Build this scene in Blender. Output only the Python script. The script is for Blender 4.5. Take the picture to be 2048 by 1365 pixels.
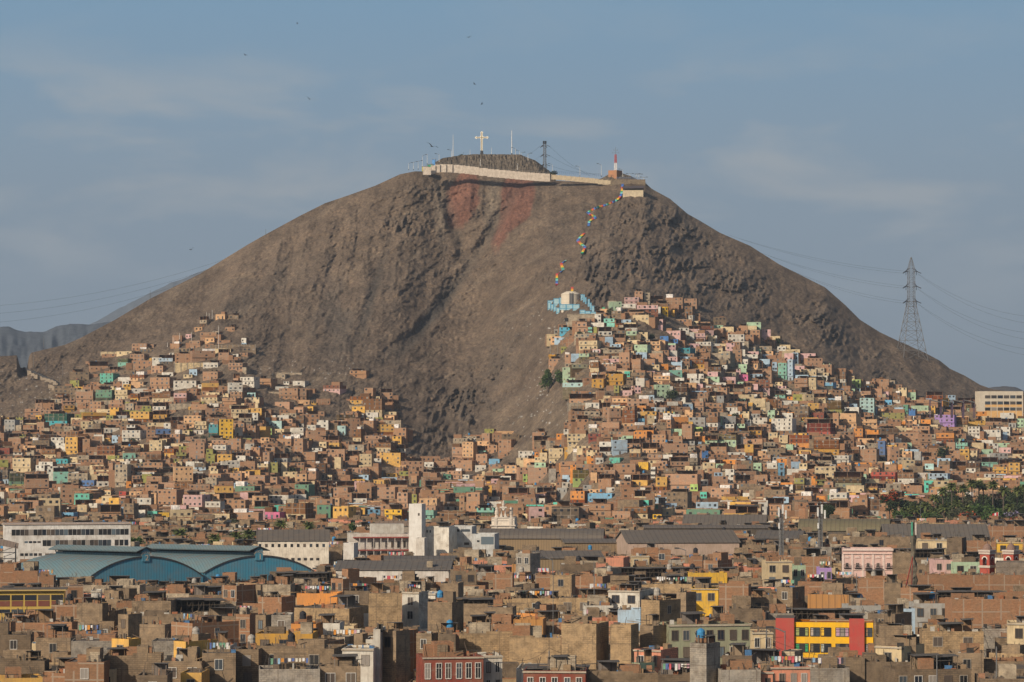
import bpy, math, random
import numpy as np
from mathutils import Vector
from mathutils.bvhtree import BVHTree

random.seed(11)
R = math.radians
SC = bpy.context.scene
for o in list(bpy.data.objects):
    bpy.data.objects.remove(o)

# ------------------------------------------------------------------ camera
FPX, HOR, CAMH = 6350.0, 834.0, 48.0        # focal length in photo pixels, horizon row, eye height
PITCH = math.atan((HOR - 682.5) / FPX)
cam = bpy.data.objects.new("camera", bpy.data.cameras.new("camera"))
SC.collection.objects.link(cam)
cam.location = (0, 0, CAMH)
cam.rotation_euler = (math.pi / 2 + PITCH, 0, 0)
cam.data.sensor_width = 36
cam.data.lens = 36 * FPX / 2048
cam.data.clip_start, cam.data.clip_end = 5, 120000
SC.camera = cam
SC.render.resolution_x, SC.render.resolution_y = 1024, 682

# ------------------------------------------------------------------ light
SUN_EL, SUN_LEFT = 27.0, 42.0               # degrees above horizon, degrees left of straight behind the camera
sv = Vector((-math.sin(R(SUN_LEFT)) * math.cos(R(SUN_EL)), -math.cos(R(SUN_LEFT)) * math.cos(R(SUN_EL)), math.sin(R(SUN_EL))))
sun = bpy.data.objects.new("sun", bpy.data.lights.new("sun", 'SUN'))
SC.collection.objects.link(sun)
sun.data.energy = 4.3
sun.data.angle = R(0.55)
sun.data.color = (1.0, 0.87, 0.70)
sun.rotation_euler = sv.to_track_quat('Z', 'Y').to_euler()
sun.location = sv * 3000

world = bpy.data.worlds.new("World")
SC.world = world
world.use_nodes = True
nt = world.node_tree
for n in list(nt.nodes):
    nt.nodes.remove(n)


def N(tree, kind, **kw):
    n = tree.nodes.new(kind)
    for k, v in kw.items():
        if k.startswith('i_'):
            n.inputs[k[2:].replace('_', ' ')].default_value = v
        else:
            setattr(n, k, v)
    return n


def ramp(tree, stops, interp='LINEAR'):
    n = tree.nodes.new('ShaderNodeValToRGB')
    cr = n.color_ramp
    cr.interpolation = interp
    while len(cr.elements) < len(stops):
        cr.elements.new(0.5)
    for e, (p, c) in zip(cr.elements, stops):
        e.position = p
        e.color = c if len(c) == 4 else (*c, 1)
    return n


def build_world():
    L = nt.links.new
    sky = N(nt, 'ShaderNodeTexSky', sky_type='NISHITA', sun_disc=False)
    sky.sun_elevation = R(SUN_EL)
    sky.sun_rotation = math.atan2(sv.x, sv.y)
    sky.dust_density = 3.0
    sky.air_density = 1.0
    mul = N(nt, 'ShaderNodeMixRGB', blend_type='MULTIPLY')
    mul.inputs[0].default_value = 1
    mul.inputs[2].default_value = (SKYK,) * 3 + (1,)
    L(sky.outputs[0], mul.inputs[1])
    tc = N(nt, 'ShaderNodeTexCoord')
    sep = N(nt, 'ShaderNodeSeparateXYZ')
    L(tc.outputs['Generated'], sep.inputs[0])
    # thick grey haze low over the horizon, thin cloud above it
    mr = N(nt, 'ShaderNodeMapRange')
    mr.inputs['From Min'].default_value = -0.02
    mr.inputs['From Max'].default_value = 0.5
    L(sep.outputs[2], mr.inputs[0])
    haze = ramp(nt, [(p, tuple(SKYG * v for v in c)) for p, c in (
        (0.0, (0.180, 0.222, 0.262)), (0.05, (0.186, 0.234, 0.282)), (0.12, (0.204, 0.274, 0.345)),
        (0.19, (0.196, 0.294, 0.388)), (0.29, (0.150, 0.290, 0.430)), (1.0, (0.14, 0.28, 0.43)))])
    L(mr.outputs[0], haze.inputs[0])
    mp = N(nt, 'ShaderNodeMapping')
    mp.inputs['Scale'].default_value = (5.0, 5.0, 17.0)
    mp.inputs['Location'].default_value = (1.3, 0.4, 0.25)
    L(tc.outputs['Generated'], mp.inputs[0])
    nz = N(nt, 'ShaderNodeTexNoise')
    nz.inputs['Scale'].default_value = 2.3
    nz.inputs['Detail'].default_value = 7
    nz.inputs['Roughness'].default_value = 0.55
    nz.inputs['Distortion'].default_value = 0.35
    L(mp.outputs[0], nz.inputs[0])
    cr = ramp(nt, [(0.49, (0, 0, 0)), (0.64, (1, 1, 1))])
    L(nz.outputs[0], cr.inputs[0])
    band = ramp(nt, [(0.10, (0.1,) * 3), (0.16, (0.85,) * 3), (0.225, (0.85,) * 3), (0.26, (0.2,) * 3), (0.31, (0.05,) * 3)])
    L(mr.outputs[0], band.inputs[0])
    cm = N(nt, 'ShaderNodeMath', operation='MULTIPLY')
    L(cr.outputs[0], cm.inputs[0])
    L(band.outputs[0], cm.inputs[1])
    cl = N(nt, 'ShaderNodeMixRGB')
    L(cm.outputs[0], cl.inputs[0])
    L(haze.outputs[0], cl.inputs[1])
    cl.inputs[2].default_value = (0.34 * SKYG, 0.38 * SKYG, 0.41 * SKYG, 1)
    # haze layer gives way to the clear sky higher up
    up = ramp(nt, [(0.30, (1, 1, 1)), (0.75, (0, 0, 0))])
    L(mr.outputs[0], up.inputs[0])
    mix = N(nt, 'ShaderNodeMixRGB')
    L(up.outputs[0], mix.inputs[0])
    L(mul.outputs[0], mix.inputs[1])
    L(cl.outputs[0], mix.inputs[2])
    bg = N(nt, 'ShaderNodeBackground')
    bg.inputs[1].default_value = 0.1
    L(mix.outputs[0], bg.inputs[0])
    out = N(nt, 'ShaderNodeOutputWorld')
    L(bg.outputs[0], out.inputs[0])


SKYK = 0.75      # strength of the clear sky above the haze
SKYG = 11.4      # radiance of the low haze layer (times the background strength of 0.1)
build_world()
SC.view_settings.view_transform = 'Standard'
SC.view_settings.look = 'None'
SC.view_settings.exposure = 0.1
SC.view_settings.gamma = 1
SC.cycles.max_bounces = 5
SC.cycles.volume_bounces = 0
SC.cycles.transparent_max_bounces = 8


# ------------------------------------------------------------------ helpers
def P(px, py, d):
    """World point at photo pixel (px, py) and forward distance d."""
    cx, cy = (px - 1024) / FPX, (682.5 - py) / FPX
    y = math.cos(PITCH) - math.sin(PITCH) * cy
    z = math.sin(PITCH) + math.cos(PITCH) * cy
    return Vector((cx * d / y, d, CAMH + z * d / y))


def proj(v):
    dy, dz = v[1], v[2] - CAMH
    c, s = math.cos(PITCH), math.sin(PITCH)
    fwd = dy * c + dz * s
    return 1024 + FPX * v[0] / fwd, 682.5 - FPX * (dz * c - dy * s) / fwd


def hash2(ix, iy, seed):
    h = (ix.astype(np.int64) * 374761393 + iy.astype(np.int64) * 668265263 + seed * 974711) & 0x7fffffff
    h = ((h ^ (h >> 13)) * 1274126177) & 0x7fffffff
    return ((h ^ (h >> 16)) & 0xffff) / 65535.0


def vnoise(x, y, seed=0):
    ix, iy = np.floor(x), np.floor(y)
    fx, fy = x - ix, y - iy
    fx, fy = fx * fx * fx * (fx * (fx * 6 - 15) + 10), fy * fy * fy * (fy * (fy * 6 - 15) + 10)
    a, b = hash2(ix, iy, seed), hash2(ix + 1, iy, seed)
    c, d = hash2(ix, iy + 1, seed), hash2(ix + 1, iy + 1, seed)
    return (a + (b - a) * fx) * (1 - fy) + (c + (d - c) * fx) * fy


def fbm(x, y, seed=0, octs=4, rough=0.5, ridged=False):
    t, amp, tot = 0, 1.0, 0
    for k in range(octs):
        n = vnoise(x * 2 ** k + 17.3 * k, y * 2 ** k - 9.1 * k, seed + k)
        if ridged:
            n = 1 - np.abs(2 * n - 1)
        t = t + n * amp
        tot += amp
        amp *= rough
    return t / tot


class MB:
    """Collects faces and links them as ONE mesh object; UVs are metres along each face."""
    def __init__(s):
        s.v, s.f, s.m, s.sm = [], [], [], []

    def face(s, pts, m=0, smooth=False):
        i = len(s.v)
        s.v.extend([tuple(p) for p in pts])
        s.f.append(tuple(range(i, i + len(pts))))
        s.m.append(m)
        s.sm.append(smooth)

    def box(s, x0, x1, y0, y1, z0, z1, m=0, mt=None, bottom=False):
        mt = m if mt is None else mt
        a, b, c, d = (x0, y0, z0), (x1, y0, z0), (x1, y1, z0), (x0, y1, z0)
        e, f, g, h = (x0, y0, z1), (x1, y0, z1), (x1, y1, z1), (x0, y1, z1)
        s.face((a, b, f, e), m)
        s.face((b, c, g, f), m)
        s.face((c, d, h, g), m)
        s.face((d, a, e, h), m)
        s.face((e, f, g, h), mt)
        if bottom:
            s.face((d, c, b, a), m)

    def beam(s, p, q, w, m=0, h=None):
        """A square bar from p to q."""
        p, q = Vector(p), Vector(q)
        d = (q - p)
        if d.length < 1e-6:
            return
        d.normalize()
        u = d.cross(Vector((0, 0, 1)))
        if u.length < 1e-3:
            u = Vector((1, 0, 0))
        u.normalize()
        n = d.cross(u)
        u, n = u * w / 2, n * (h or w) / 2
        A = [p + u + n, p - u + n, p - u - n, p + u - n]
        B = [x + (q - p) for x in A]
        for k in range(4):
            s.face((A[k], A[(k + 1) % 4], B[(k + 1) % 4], B[k]), m)
        s.face(A[::-1], m)
        s.face(B, m)

    def tube(s, pts, r, n=6, m=0, cap=True):
        """A round tube through pts (r a number or one per point)."""
        pts = [Vector(p) for p in pts]
        rs = r if isinstance(r, (list, tuple)) else [r] * len(pts)
        rings = []
        for i, p in enumerate(pts):
            d = (pts[min(i + 1, len(pts) - 1)] - pts[max(i - 1, 0)]).normalized()
            u = d.cross(Vector((0, 0, 1)))
            if u.length < 0.05:
                u = Vector((1, 0, 0))
            u.normalize()
            w = d.cross(u)
            rings.append([p + (u * math.cos(2 * math.pi * k / n) + w * math.sin(2 * math.pi * k / n)) * rs[i] for k in range(n)])
        for a, b in zip(rings, rings[1:]):
            for k in range(n):
                s.face((a[k], b[k], b[(k + 1) % n], a[(k + 1) % n]), m, True)
        if cap:
            s.face(rings[0], m)
            s.face(rings[-1][::-1], m)

    def lathe(s, prof, c=(0, 0, 0), n=12, m=0):
        """Turned shape: prof is a list of (radius, z)."""
        cx, cy, cz = c
        rings = [[(cx + r * math.cos(2 * math.pi * k / n), cy + r * math.sin(2 * math.pi * k / n), cz + z) for k in range(n)] for r, z in prof]
        for a, b in zip(rings, rings[1:]):
            for k in range(n):
                s.face((a[k], a[(k + 1) % n], b[(k + 1) % n], b[k]), m, True)
        s.face(rings[-1], m)
        s.face(rings[0][::-1], m)

    def mesh(s, name, mats):
        me = bpy.data.meshes.new(name)
        me.from_pydata(s.v, [], s.f)
        me.polygons.foreach_set('material_index', s.m)
        me.polygons.foreach_set('use_smooth', s.sm)
        uv = me.uv_layers.new(name='UVMap')
        V = s.v
        out = []
        for f in s.f:
            a, b, c = V[f[0]], V[f[1]], V[f[2]]
            ux, uy, uz = b[0] - a[0], b[1] - a[1], b[2] - a[2]
            wx, wy, wz = c[0] - a[0], c[1] - a[1], c[2] - a[2]
            nx, ny, nz = uy * wz - uz * wy, uz * wx - ux * wz, ux * wy - uy * wx
            l = math.sqrt(nx * nx + ny * ny + nz * nz) or 1
            if abs(nz) / l < 0.75:
                h = math.hypot(nx, ny)
                tx, ty = -ny / h, nx / h
                for i in f:
                    out += [V[i][0] * tx + V[i][1] * ty, V[i][2]]
            else:
                for i in f:
                    out += [V[i][0], V[i][1]]
        uv.data.foreach_set('uv', out)
        for m in (mats if isinstance(mats, (list, tuple)) else [mats]):
            me.materials.append(m)
        me.update()
        return me

    def build(s, name, mats, parent=None, color=None):
        return link(name, s.mesh(name, mats), parent, color)


def link(name, data, parent=None, color=None, loc=None, rz=None):
    o = bpy.data.objects.new(name, data)
    SC.collection.objects.link(o)
    if parent is not None:
        o.parent = parent
    if color is not None:
        o.color = (*color[:3], 1)
    if loc is not None:
        o.location = loc
    if rz is not None:
        o.rotation_euler = (0, 0, rz)
    return o


def tag(o, label=None, cat=None, group=None, kind=None):
    if label:
        o['label'] = label
    if cat:
        o['category'] = cat
    if group:
        o['group'] = group
    if kind:
        o['kind'] = kind
    return o


def thing(name, label, cat, loc=(0, 0, 0), rz=0, group=None):
    return tag(link(name, None, loc=loc, rz=rz), label, cat, group)


# ------------------------------------------------------------------ materials
def mat(name):
    m = bpy.data.materials.new(name)
    m.use_nodes = True
    t = m.node_tree
    b = t.nodes['Principled BSDF']
    b.inputs['Roughness'].default_value = 0.9
    b.inputs['Specular IOR Level'].default_value = 0.2
    return m, t, b


def mixc(t, fac, a, b, mode='MIX'):
    n = t.nodes.new('ShaderNodeMixRGB')
    n.blend_type = mode
    for k, x in enumerate((fac, a, b)):
        if isinstance(x, (int, float)):
            n.inputs[k].default_value = x if k == 0 else (x, x, x, 1)
        elif isinstance(x, tuple):
            n.inputs[k].default_value = (*x[:3], 1)
        else:
            t.links.new(x, n.inputs[k])
    return n.outputs[0]


def mth(t, op, a, b=None, c=None):
    n = t.nodes.new('ShaderNodeMath')
    n.operation = op
    for k, x in enumerate((a, b, c)):
        if x is None:
            continue
        if isinstance(x, (int, float)):
            n.inputs[k].default_value = x
        else:
            t.links.new(x, n.inputs[k])
    return n.outputs[0]


def noise(t, vec, scale, detail=3, rough=0.55):
    n = t.nodes.new('ShaderNodeTexNoise')
    n.inputs['Scale'].default_value = scale
    n.inputs['Detail'].default_value = detail
    n.inputs['Roughness'].default_value = rough
    t.links.new(vec, n.inputs['Vector'])
    return n.outputs[0]


def wallvec(t):
    """UV in metres, shifted per object so that no two walls repeat."""
    uv = t.nodes.new('ShaderNodeUVMap')
    oi = t.nodes.new('ShaderNodeObjectInfo')
    k = mth(t, 'MULTIPLY', oi.outputs['Random'], 137.0)
    cmb = t.nodes.new('ShaderNodeCombineXYZ')
    t.links.new(k, cmb.inputs[2])
    va = t.nodes.new('ShaderNodeVectorMath')
    va.operation = 'ADD'
    t.links.new(uv.outputs[0], va.inputs[0])
    t.links.new(cmb.outputs[0], va.inputs[1])
    return uv.outputs[0], va.outputs[0], oi


def cr(t, fac, stops, interp='LINEAR'):
    n = ramp(t, stops, interp)
    t.links.new(fac, n.inputs[0])
    return n.outputs[0]


def weather(t, col, vec, amt=1.0):
    """Dust, rain streaks and blotches over a colour."""
    b1 = noise(t, vec, 0.45, 4)
    mp = t.nodes.new('ShaderNodeMapping')
    mp.inputs['Scale'].default_value = (1.6, 0.22, 1)
    t.links.new(vec, mp.inputs[0])
    b2 = noise(t, mp.outputs[0], 1.6, 4, 0.65)
    f1 = cr(t, b1, [(0.35, (0, 0, 0)), (0.72, (1, 1, 1))])
    f2 = cr(t, b2, [(0.48, (0, 0, 0)), (0.75, (1, 1, 1))])
    c = mixc(t, mth(t, 'MULTIPLY', f1, 0.42 * amt), col, (0.23, 0.165, 0.105))
    return mixc(t, mth(t, 'MULTIPLY', f2, 0.40 * amt), c, (0.12, 0.10, 0.08))


def mat_brick(name, frames=True, tint=(1, 1, 1)):
    m, t, b = mat(name)
    uv, vec, oi = wallvec(t)
    br = t.nodes.new('ShaderNodeTexBrick')
    br.inputs['Scale'].default_value = 1.0
    br.inputs['Brick Width'].default_value = 0.62
    br.inputs['Row Height'].default_value = 0.26
    br.inputs['Mortar Size'].default_value = 0.03
    br.inputs['Color1'].default_value = (0.34, 0.150, 0.072, 1)
    br.inputs['Color2'].default_value = (0.45, 0.235, 0.125, 1)
    br.inputs['Mortar'].default_value = (0.27, 0.185, 0.125, 1)
    t.links.new(uv, br.inputs[0])
    n1 = noise(t, vec, 0.30, 3)
    n2 = noise(t, vec, 2.2, 3, 0.7)
    c = mixc(t, cr(t, n1, [(0.35, (0, 0, 0)), (0.7, (0.75, 0.75, 0.75))]), br.outputs[0], (0.29, 0.185, 0.115))
    c = mixc(t, cr(t, n2, [(0.45, (0, 0, 0)), (0.8, (0.65, 0.65, 0.65))]), c, (0.13, 0.088, 0.060))
    c = mixc(t, 1.0, c, oi.outputs['Color'], 'MULTIPLY')
    if frames:
        sp = t.nodes.new('ShaderNodeSeparateXYZ')
        t.links.new(uv, sp.inputs[0])
        fu = mth(t, 'FRACT', mth(t, 'DIVIDE', mth(t, 'ADD', sp.outputs[0], 1.9), 3.9))
        fv = mth(t, 'FRACT', mth(t, 'DIVIDE', mth(t, 'ADD', sp.outputs[1], 30.15), 2.7))
        k = mth(t, 'MAXIMUM', mth(t, 'LESS_THAN', fu, 0.075), mth(t, 'LESS_THAN', fv, 0.09))
        gate = mth(t, 'GREATER_THAN', noise(t, vec, 0.12, 1), 0.42)
        k = mth(t, 'MULTIPLY', k, gate)
        c = mixc(t, mth(t, 'MULTIPLY', k, 0.75), c, (0.33, 0.265, 0.20))
    c = weather(t, c, vec, 0.5)
    t.links.new(c, b.inputs['Base Color'])
    return m


def mat_paint(name, amt=1.1):
    m, t, b = mat(name)
    uv, vec, oi = wallvec(t)
    c = weather(t, oi.outputs['Color'], vec, amt)
    patch = cr(t, noise(t, vec, 0.9, 5, 0.7), [(0.60, (0, 0, 0)), (0.66, (1, 1, 1))])
    c = mixc(t, mth(t, 'MULTIPLY', patch, 0.35 * amt), c, (0.27, 0.22, 0.17))
    t.links.new(c, b.inputs['Base Color'])
    return m


def mat_adobe(name):
    m, t, b = mat(name)
    uv, vec, oi = wallvec(t)
    n1 = cr(t, noise(t, vec, 0.7, 6, 0.65), [(0.3, (0.50, 0.48, 0.46)), (0.5, (0.95, 0.95, 0.95)), (0.72, (1.35, 1.30, 1.2))])
    c = mixc(t, 1.0, oi.outputs['Color'], n1, 'MULTIPLY')
    br = t.nodes.new('ShaderNodeTexBrick')
    br.inputs['Scale'].default_value = 1.0
    br.inputs['Brick Width'].default_value = 0.8
    br.inputs['Row Height'].default_value = 0.33
    br.inputs['Mortar Size'].default_value = 0.05
    br.inputs['Color1'].default_value = (0.85, 0.85, 0.85, 1)
    br.inputs['Color2'].default_value = (1.2, 1.17, 1.12, 1)
    br.inputs['Mortar'].default_value = (0.6, 0.6, 0.6, 1)
    t.links.new(uv, br.inputs[0])
    gm = cr(t, noise(t, vec, 0.22, 2), [(0.40, (0, 0, 0)), (0.56, (0.8, 0.8, 0.8))])
    c = mixc(t, gm, c, mixc(t, 1.0, c, br.outputs[0], 'MULTIPLY'))
    n2 = cr(t, noise(t, vec, 3.5, 3, 0.7), [(0.5, (0, 0, 0)), (0.8, (1, 1, 1))])
    c = mixc(t, mth(t, 'MULTIPLY', n2, 0.5), c, (0.10, 0.075, 0.055))
    sp = t.nodes.new('ShaderNodeSeparateXYZ')
    t.links.new(uv, sp.inputs[0])
    fv = mth(t, 'FRACT', mth(t, 'DIVIDE', mth(t, 'ADD', sp.outputs[1], 30.15), 2.8))
    fu = mth(t, 'FRACT', mth(t, 'DIVIDE', mth(t, 'ADD', sp.outputs[0], 1.9), 4.3))
    k = mth(t, 'MAXIMUM', mth(t, 'LESS_THAN', fv, 0.05), mth(t, 'LESS_THAN', fu, 0.04))
    k = mth(t, 'MULTIPLY', k, mth(t, 'GREATER_THAN', noise(t, vec, 0.15, 2), 0.5))
    c = mixc(t, mth(t, 'MULTIPLY', k, 0.55), c, (0.10, 0.075, 0.055))
    c = weather(t, c, vec, 0.6)
    t.links.new(c, b.inputs['Base Color'])
    return m


def mat_roof(name, base=(0.135, 0.110, 0.088)):
    m, t, b = mat(name)
    uv, vec, oi = wallvec(t)
    c = cr(t, noise(t, vec, 0.8, 6, 0.7), [(0.3, tuple(x * 0.62 for x in base)), (0.55, base), (0.75, tuple(x * 1.4 for x in base))])
    sp = cr(t, noise(t, vec, 4.5, 2, 0.5), [(0.66, (0, 0, 0)), (0.70, (1, 1, 1))])
    c = mixc(t, mth(t, 'MULTIPLY', sp, 0.6), c, (0.30, 0.26, 0.22))
    t.links.new(c, b.inputs['Base Color'])
    return m


def mat_sheet(name, pitch=0.9):
    """Corrugated or boarded sheet in the object's colour."""
    m, t, b = mat(name)
    uv, vec, oi = wallvec(t)
    sp = t.nodes.new('ShaderNodeSeparateXYZ')
    t.links.new(uv, sp.inputs[0])
    w = mth(t, 'FRACT', mth(t, 'DIVIDE', sp.outputs[0], pitch))
    w = cr(t, w, [(0.0, (0.62, 0.62, 0.62)), (0.12, (0.62, 0.62, 0.62)), (0.2, (1, 1, 1)), (0.9, (1.05, 1.05, 1.05))])
    c = mixc(t, 1.0, oi.outputs['Color'], w, 'MULTIPLY')
    c = weather(t, c, vec, 0.7)
    t.links.new(c, b.inputs['Base Color'])
    b.inputs['Roughness'].default_value = 0.7
    return m


def mat_flat(name, col=None, rough=0.85, metallic=0.0, n=0.25, scale=2.0):
    m, t, b = mat(name)
    tc = t.nodes.new('ShaderNodeTexCoord')
    if col is None:
        oi = t.nodes.new('ShaderNodeObjectInfo')
        src = oi.outputs['Color']
    else:
        src = tuple(col)
    v = cr(t, noise(t, tc.outputs['Object'], scale, 4, 0.6), [(0.3, (1 - n,) * 3), (0.7, (1 + n * 0.6,) * 3)])
    t.links.new(mixc(t, 1.0, src, v, 'MULTIPLY'), b.inputs['Base Color'])
    b.inputs['Roughness'].default_value = rough
    b.inputs['Metallic'].default_value = metallic
    return m


def mat_window(name):
    m, t, b = mat(name)
    oi = t.nodes.new('ShaderNodeObjectInfo')
    c = cr(t, oi.outputs['Random'], [(0.0, (0.018, 0.017, 0.017)), (0.30, (0.04, 0.034, 0.030)), (0.48, (0.012, 0.016, 0.025)),
                                     (0.58, (0.08, 0.062, 0.05)), (0.70, (0.05, 0.06, 0.07)), (0.80, (0.13, 0.10, 0.075)), (0.87, (0.25, 0.22, 0.19)), (0.94, (0.10, 0.13, 0.15))], 'CONSTANT')
    t.links.new(c, b.inputs['Base Color'])
    b.inputs['Roughness'].default_value = 0.55
    b.inputs['Specular IOR Level'].default_value = 0.3
    return m


M = dict(brick=mat_brick('brick'), rawbrick=mat_brick('brick_plain', False), paint=mat_paint('paint'), clean=mat_paint('fresh_paint', 0.55),
         adobe=mat_adobe('adobe'), roof=mat_roof('dusty_roof'), sheet=mat_sheet('sheet'), wood=mat_sheet('boards', 1.4), pane=mat_window('pane'),
         concrete=mat_roof('concrete', (0.30, 0.265, 0.22)), steel=mat_flat('steel', (0.16, 0.155, 0.15), 0.6), darkmetal=mat_flat('dark_metal', (0.045, 0.045, 0.048), 0.6),
         white=mat_flat('white_paint', (0.72, 0.70, 0.65)), any=mat_flat('plain'), tarsheet=mat_roof('grey_sheet_roof', (0.105, 0.092, 0.080)))

COL = dict(turq=(0.03, 0.36, 0.42), teal=(0.03, 0.27, 0.33), cyan=(0.06, 0.42, 0.62), paleturq=(0.42, 0.62, 0.60), yellow=(0.78, 0.46, 0.04), gold=(0.66, 0.38, 0.09),
           mustard=(0.47, 0.25, 0.04), cream=(0.60, 0.47, 0.28), white=(0.62, 0.58, 0.50), grey=(0.36, 0.36, 0.34), ltblue=(0.36, 0.48, 0.58), blue=(0.07, 0.17, 0.38),
           sky=(0.16, 0.40, 0.60), mint=(0.22, 0.50, 0.40), green=(0.12, 0.27, 0.18), palegreen=(0.38, 0.52, 0.35), lime=(0.38, 0.52, 0.16), olive=(0.28, 0.27, 0.08),
           pink=(0.60, 0.38, 0.36), hotpink=(0.62, 0.16, 0.30), lilac=(0.38, 0.24, 0.56), red=(0.40, 0.07, 0.05), orange=(0.62, 0.25, 0.06), peach=(0.66, 0.40, 0.21),
           brown=(0.17, 0.12, 0.085), brick=(1, 1, 1), salmon=(0.60, 0.24, 0.15), adobe=(0.245, 0.178, 0.115), ochre=(0.36, 0.25, 0.14), darkadobe=(0.16, 0.118, 0.080),
           maroon=(0.22, 0.045, 0.03), wood=(0.42, 0.20, 0.06), sand=(0.40, 0.33, 0.24), concrete=(0.30, 0.27, 0.23), greygreen=(0.28, 0.29, 0.19))
WORDS = dict(turq='turquoise', teal='teal', cyan='bright cyan', paleturq='pale turquoise', yellow='bright yellow', gold='golden yellow', mustard='mustard', cream='cream', white='white',
             grey='grey', ltblue='pale blue', blue='blue', sky='sky blue', mint='mint green', green='dark green', palegreen='pale green', lime='lime green', olive='olive', pink='pale pink',
             hotpink='hot pink', lilac='lilac', red='brick red', orange='orange', peach='peach', brown='brown', brick='bare brick', salmon='salmon', adobe='brown mud-plastered',
             ochre='ochre plastered', darkadobe='dark brown plastered', maroon='maroon', wood='boarded', sand='sand coloured', concrete='bare concrete', greygreen='grey-green')

# ------------------------------------------------------------------ ground and hills
def grid_mesh(name, X, Y, Z, mats, col=None, smooth=False):
    """A sheet from 2-D arrays of coordinates."""
    h, w = X.shape
    me = bpy.data.meshes.new(name)
    me.vertices.add(h * w)
    me.vertices.foreach_set('co', np.stack([X, Y, Z], -1).astype(np.float32).ravel())
    i = np.arange(h * w).reshape(h, w)
    q = np.stack([i[:-1, :-1], i[:-1, 1:], i[1:, 1:], i[1:, :-1]], -1).reshape(-1, 4)
    me.loops.add(q.size)
    me.loops.foreach_set('vertex_index', q.ravel().astype(np.int32))
    me.polygons.add(len(q))
    me.polygons.foreach_set('loop_start', np.arange(0, q.size, 4, dtype=np.int32))
    me.polygons.foreach_set('loop_total', np.full(len(q), 4, dtype=np.int32))
    me.polygons.foreach_set('use_smooth', np.full(len(q), smooth))
    if col is not None:
        a = me.color_attributes.new('soil', 'FLOAT_COLOR', 'POINT')
        a.data.foreach_set('color', np.concatenate([col, np.ones(col.shape[:2] + (1,))], -1).astype(np.float32).ravel())
    for m in mats:
        me.materials.append(m)
    me.update(calc_edges=True)
    me.validate()
    return me


def mat_soil(name, use_attr=True, base=(0.13, 0.10, 0.08), scale=0.05, bump=2.6):
    m, t, b = mat(name)
    geo = t.nodes.new('ShaderNodeNewGeometry')
    v = geo.outputs['Position']
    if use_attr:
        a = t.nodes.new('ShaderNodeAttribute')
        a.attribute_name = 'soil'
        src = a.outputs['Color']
    else:
        src = base
    k1 = cr(t, noise(t, v, scale, 8, 0.65), [(0.3, (0.62, 0.61, 0.60)), (0.5, (0.98, 0.98, 0.98)), (0.72, (1.36, 1.33, 1.28))])
    k2 = cr(t, noise(t, v, 0.45, 5, 0.75), [(0.32, (0.50, 0.49, 0.48)), (0.52, (1, 1, 1)), (0.74, (1.6, 1.55, 1.45))])
    c = mixc(t, 1.0, mixc(t, 1.0, src, k1, 'MULTIPLY'), k2, 'MULTIPLY')
    t.links.new(c, b.inputs['Base Color'])
    bp = t.nodes.new('ShaderNodeBump')
    bp.inputs['Strength'].default_value = 0.9
    bp.inputs['Distance'].default_value = bump
    n = noise(t, v, 0.16, 9, 0.74)
    t.links.new(n, bp.inputs['Height'])
    t.links.new(bp.outputs[0], b.inputs['Normal'])
    return m


soil = mat_soil('hill_soil')
gr = MB()
gr.face([(-60000, -3000, 0), (60000, -3000, 0), (60000, 60000, 0), (-60000, 60000, 0)])
g_ = gr.build('ground', [mat_soil('ground_dust', False, (0.12, 0.098, 0.078), 0.02, 0.3)])
tag(g_, 'dusty brown city ground between the buildings', kind='structure')

RIDGE = [(-500, 800), (-150, 745), (-40, 716), (0, 713), (34, 711), (38, 726), (41, 736), (54, 736), (58, 714), (62, 706), (100, 697), (130, 690), (160, 677), (230, 640), (300, 598), (400, 548), (500, 487), (530, 470), (600, 432), (650, 407),
         (700, 390), (750, 372), (800, 349), (830, 343), (880, 344), (940, 348), (1000, 355), (1100, 361), (1200, 366), (1232, 358), (1262, 358), (1290, 366), (1305, 379), (1340, 398), (1375, 428),
         (1400, 442), (1440, 466), (1500, 492), (1560, 530), (1600, 550), (1650, 575), (1690, 610), (1720, 640), (1760, 665), (1800, 684), (1850, 706), (1880, 722), (1900, 738), (1930, 752), (1960, 770),
         (1985, 779), (2048, 787), (2200, 800), (2500, 830)]
#        px, foot distance, ridge distance, bulge (minus: spur towards the viewer)
SHAPE = [(-500, 1900, 2200, 0), (0, 1900, 2260, 0), (160, 1850, 2310, -10), (300, 1800, 2380, -30), (430, 1790, 2425, -55), (480, 1800, 2430, -48), (560, 1850, 2440, -15), (680, 1900, 2445, 0), (760, 1935, 2445, 0),
         (820, 1960, 2445, 16), (900, 1985, 2450, 34), (960, 1975, 2450, 24), (1040, 1930, 2450, -20), (1110, 1850, 2440, -75), (1170, 1760, 2435, -105), (1250, 1720, 2430, -85), (1330, 1700, 2420, -70), (1450, 1680, 2400, -35),
         (1560, 1670, 2390, 0), (1620, 1660, 2385, -20), (1700, 1650, 2375, 0), (1800, 1645, 2360, 10), (1900, 1640, 2350, 0), (2048, 1640, 2340, 0), (2500, 1700, 2300, 0)]


def ell(px, py, cx, cy, rx, ry, ang=0):
    c, s = math.cos(R(ang)), math.sin(R(ang))
    u, v = (px - cx) * c + (py - cy) * s, -(px - cx) * s + (py - cy) * c
    return np.clip(1.25 - np.sqrt((u / rx) ** 2 + (v / ry) ** 2), 0, 1) / 1.25


def smooth01(x, a, b):
    t = np.clip((x - a) / (b - a), 0, 1)
    return t * t * (3 - 2 * t)


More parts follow.
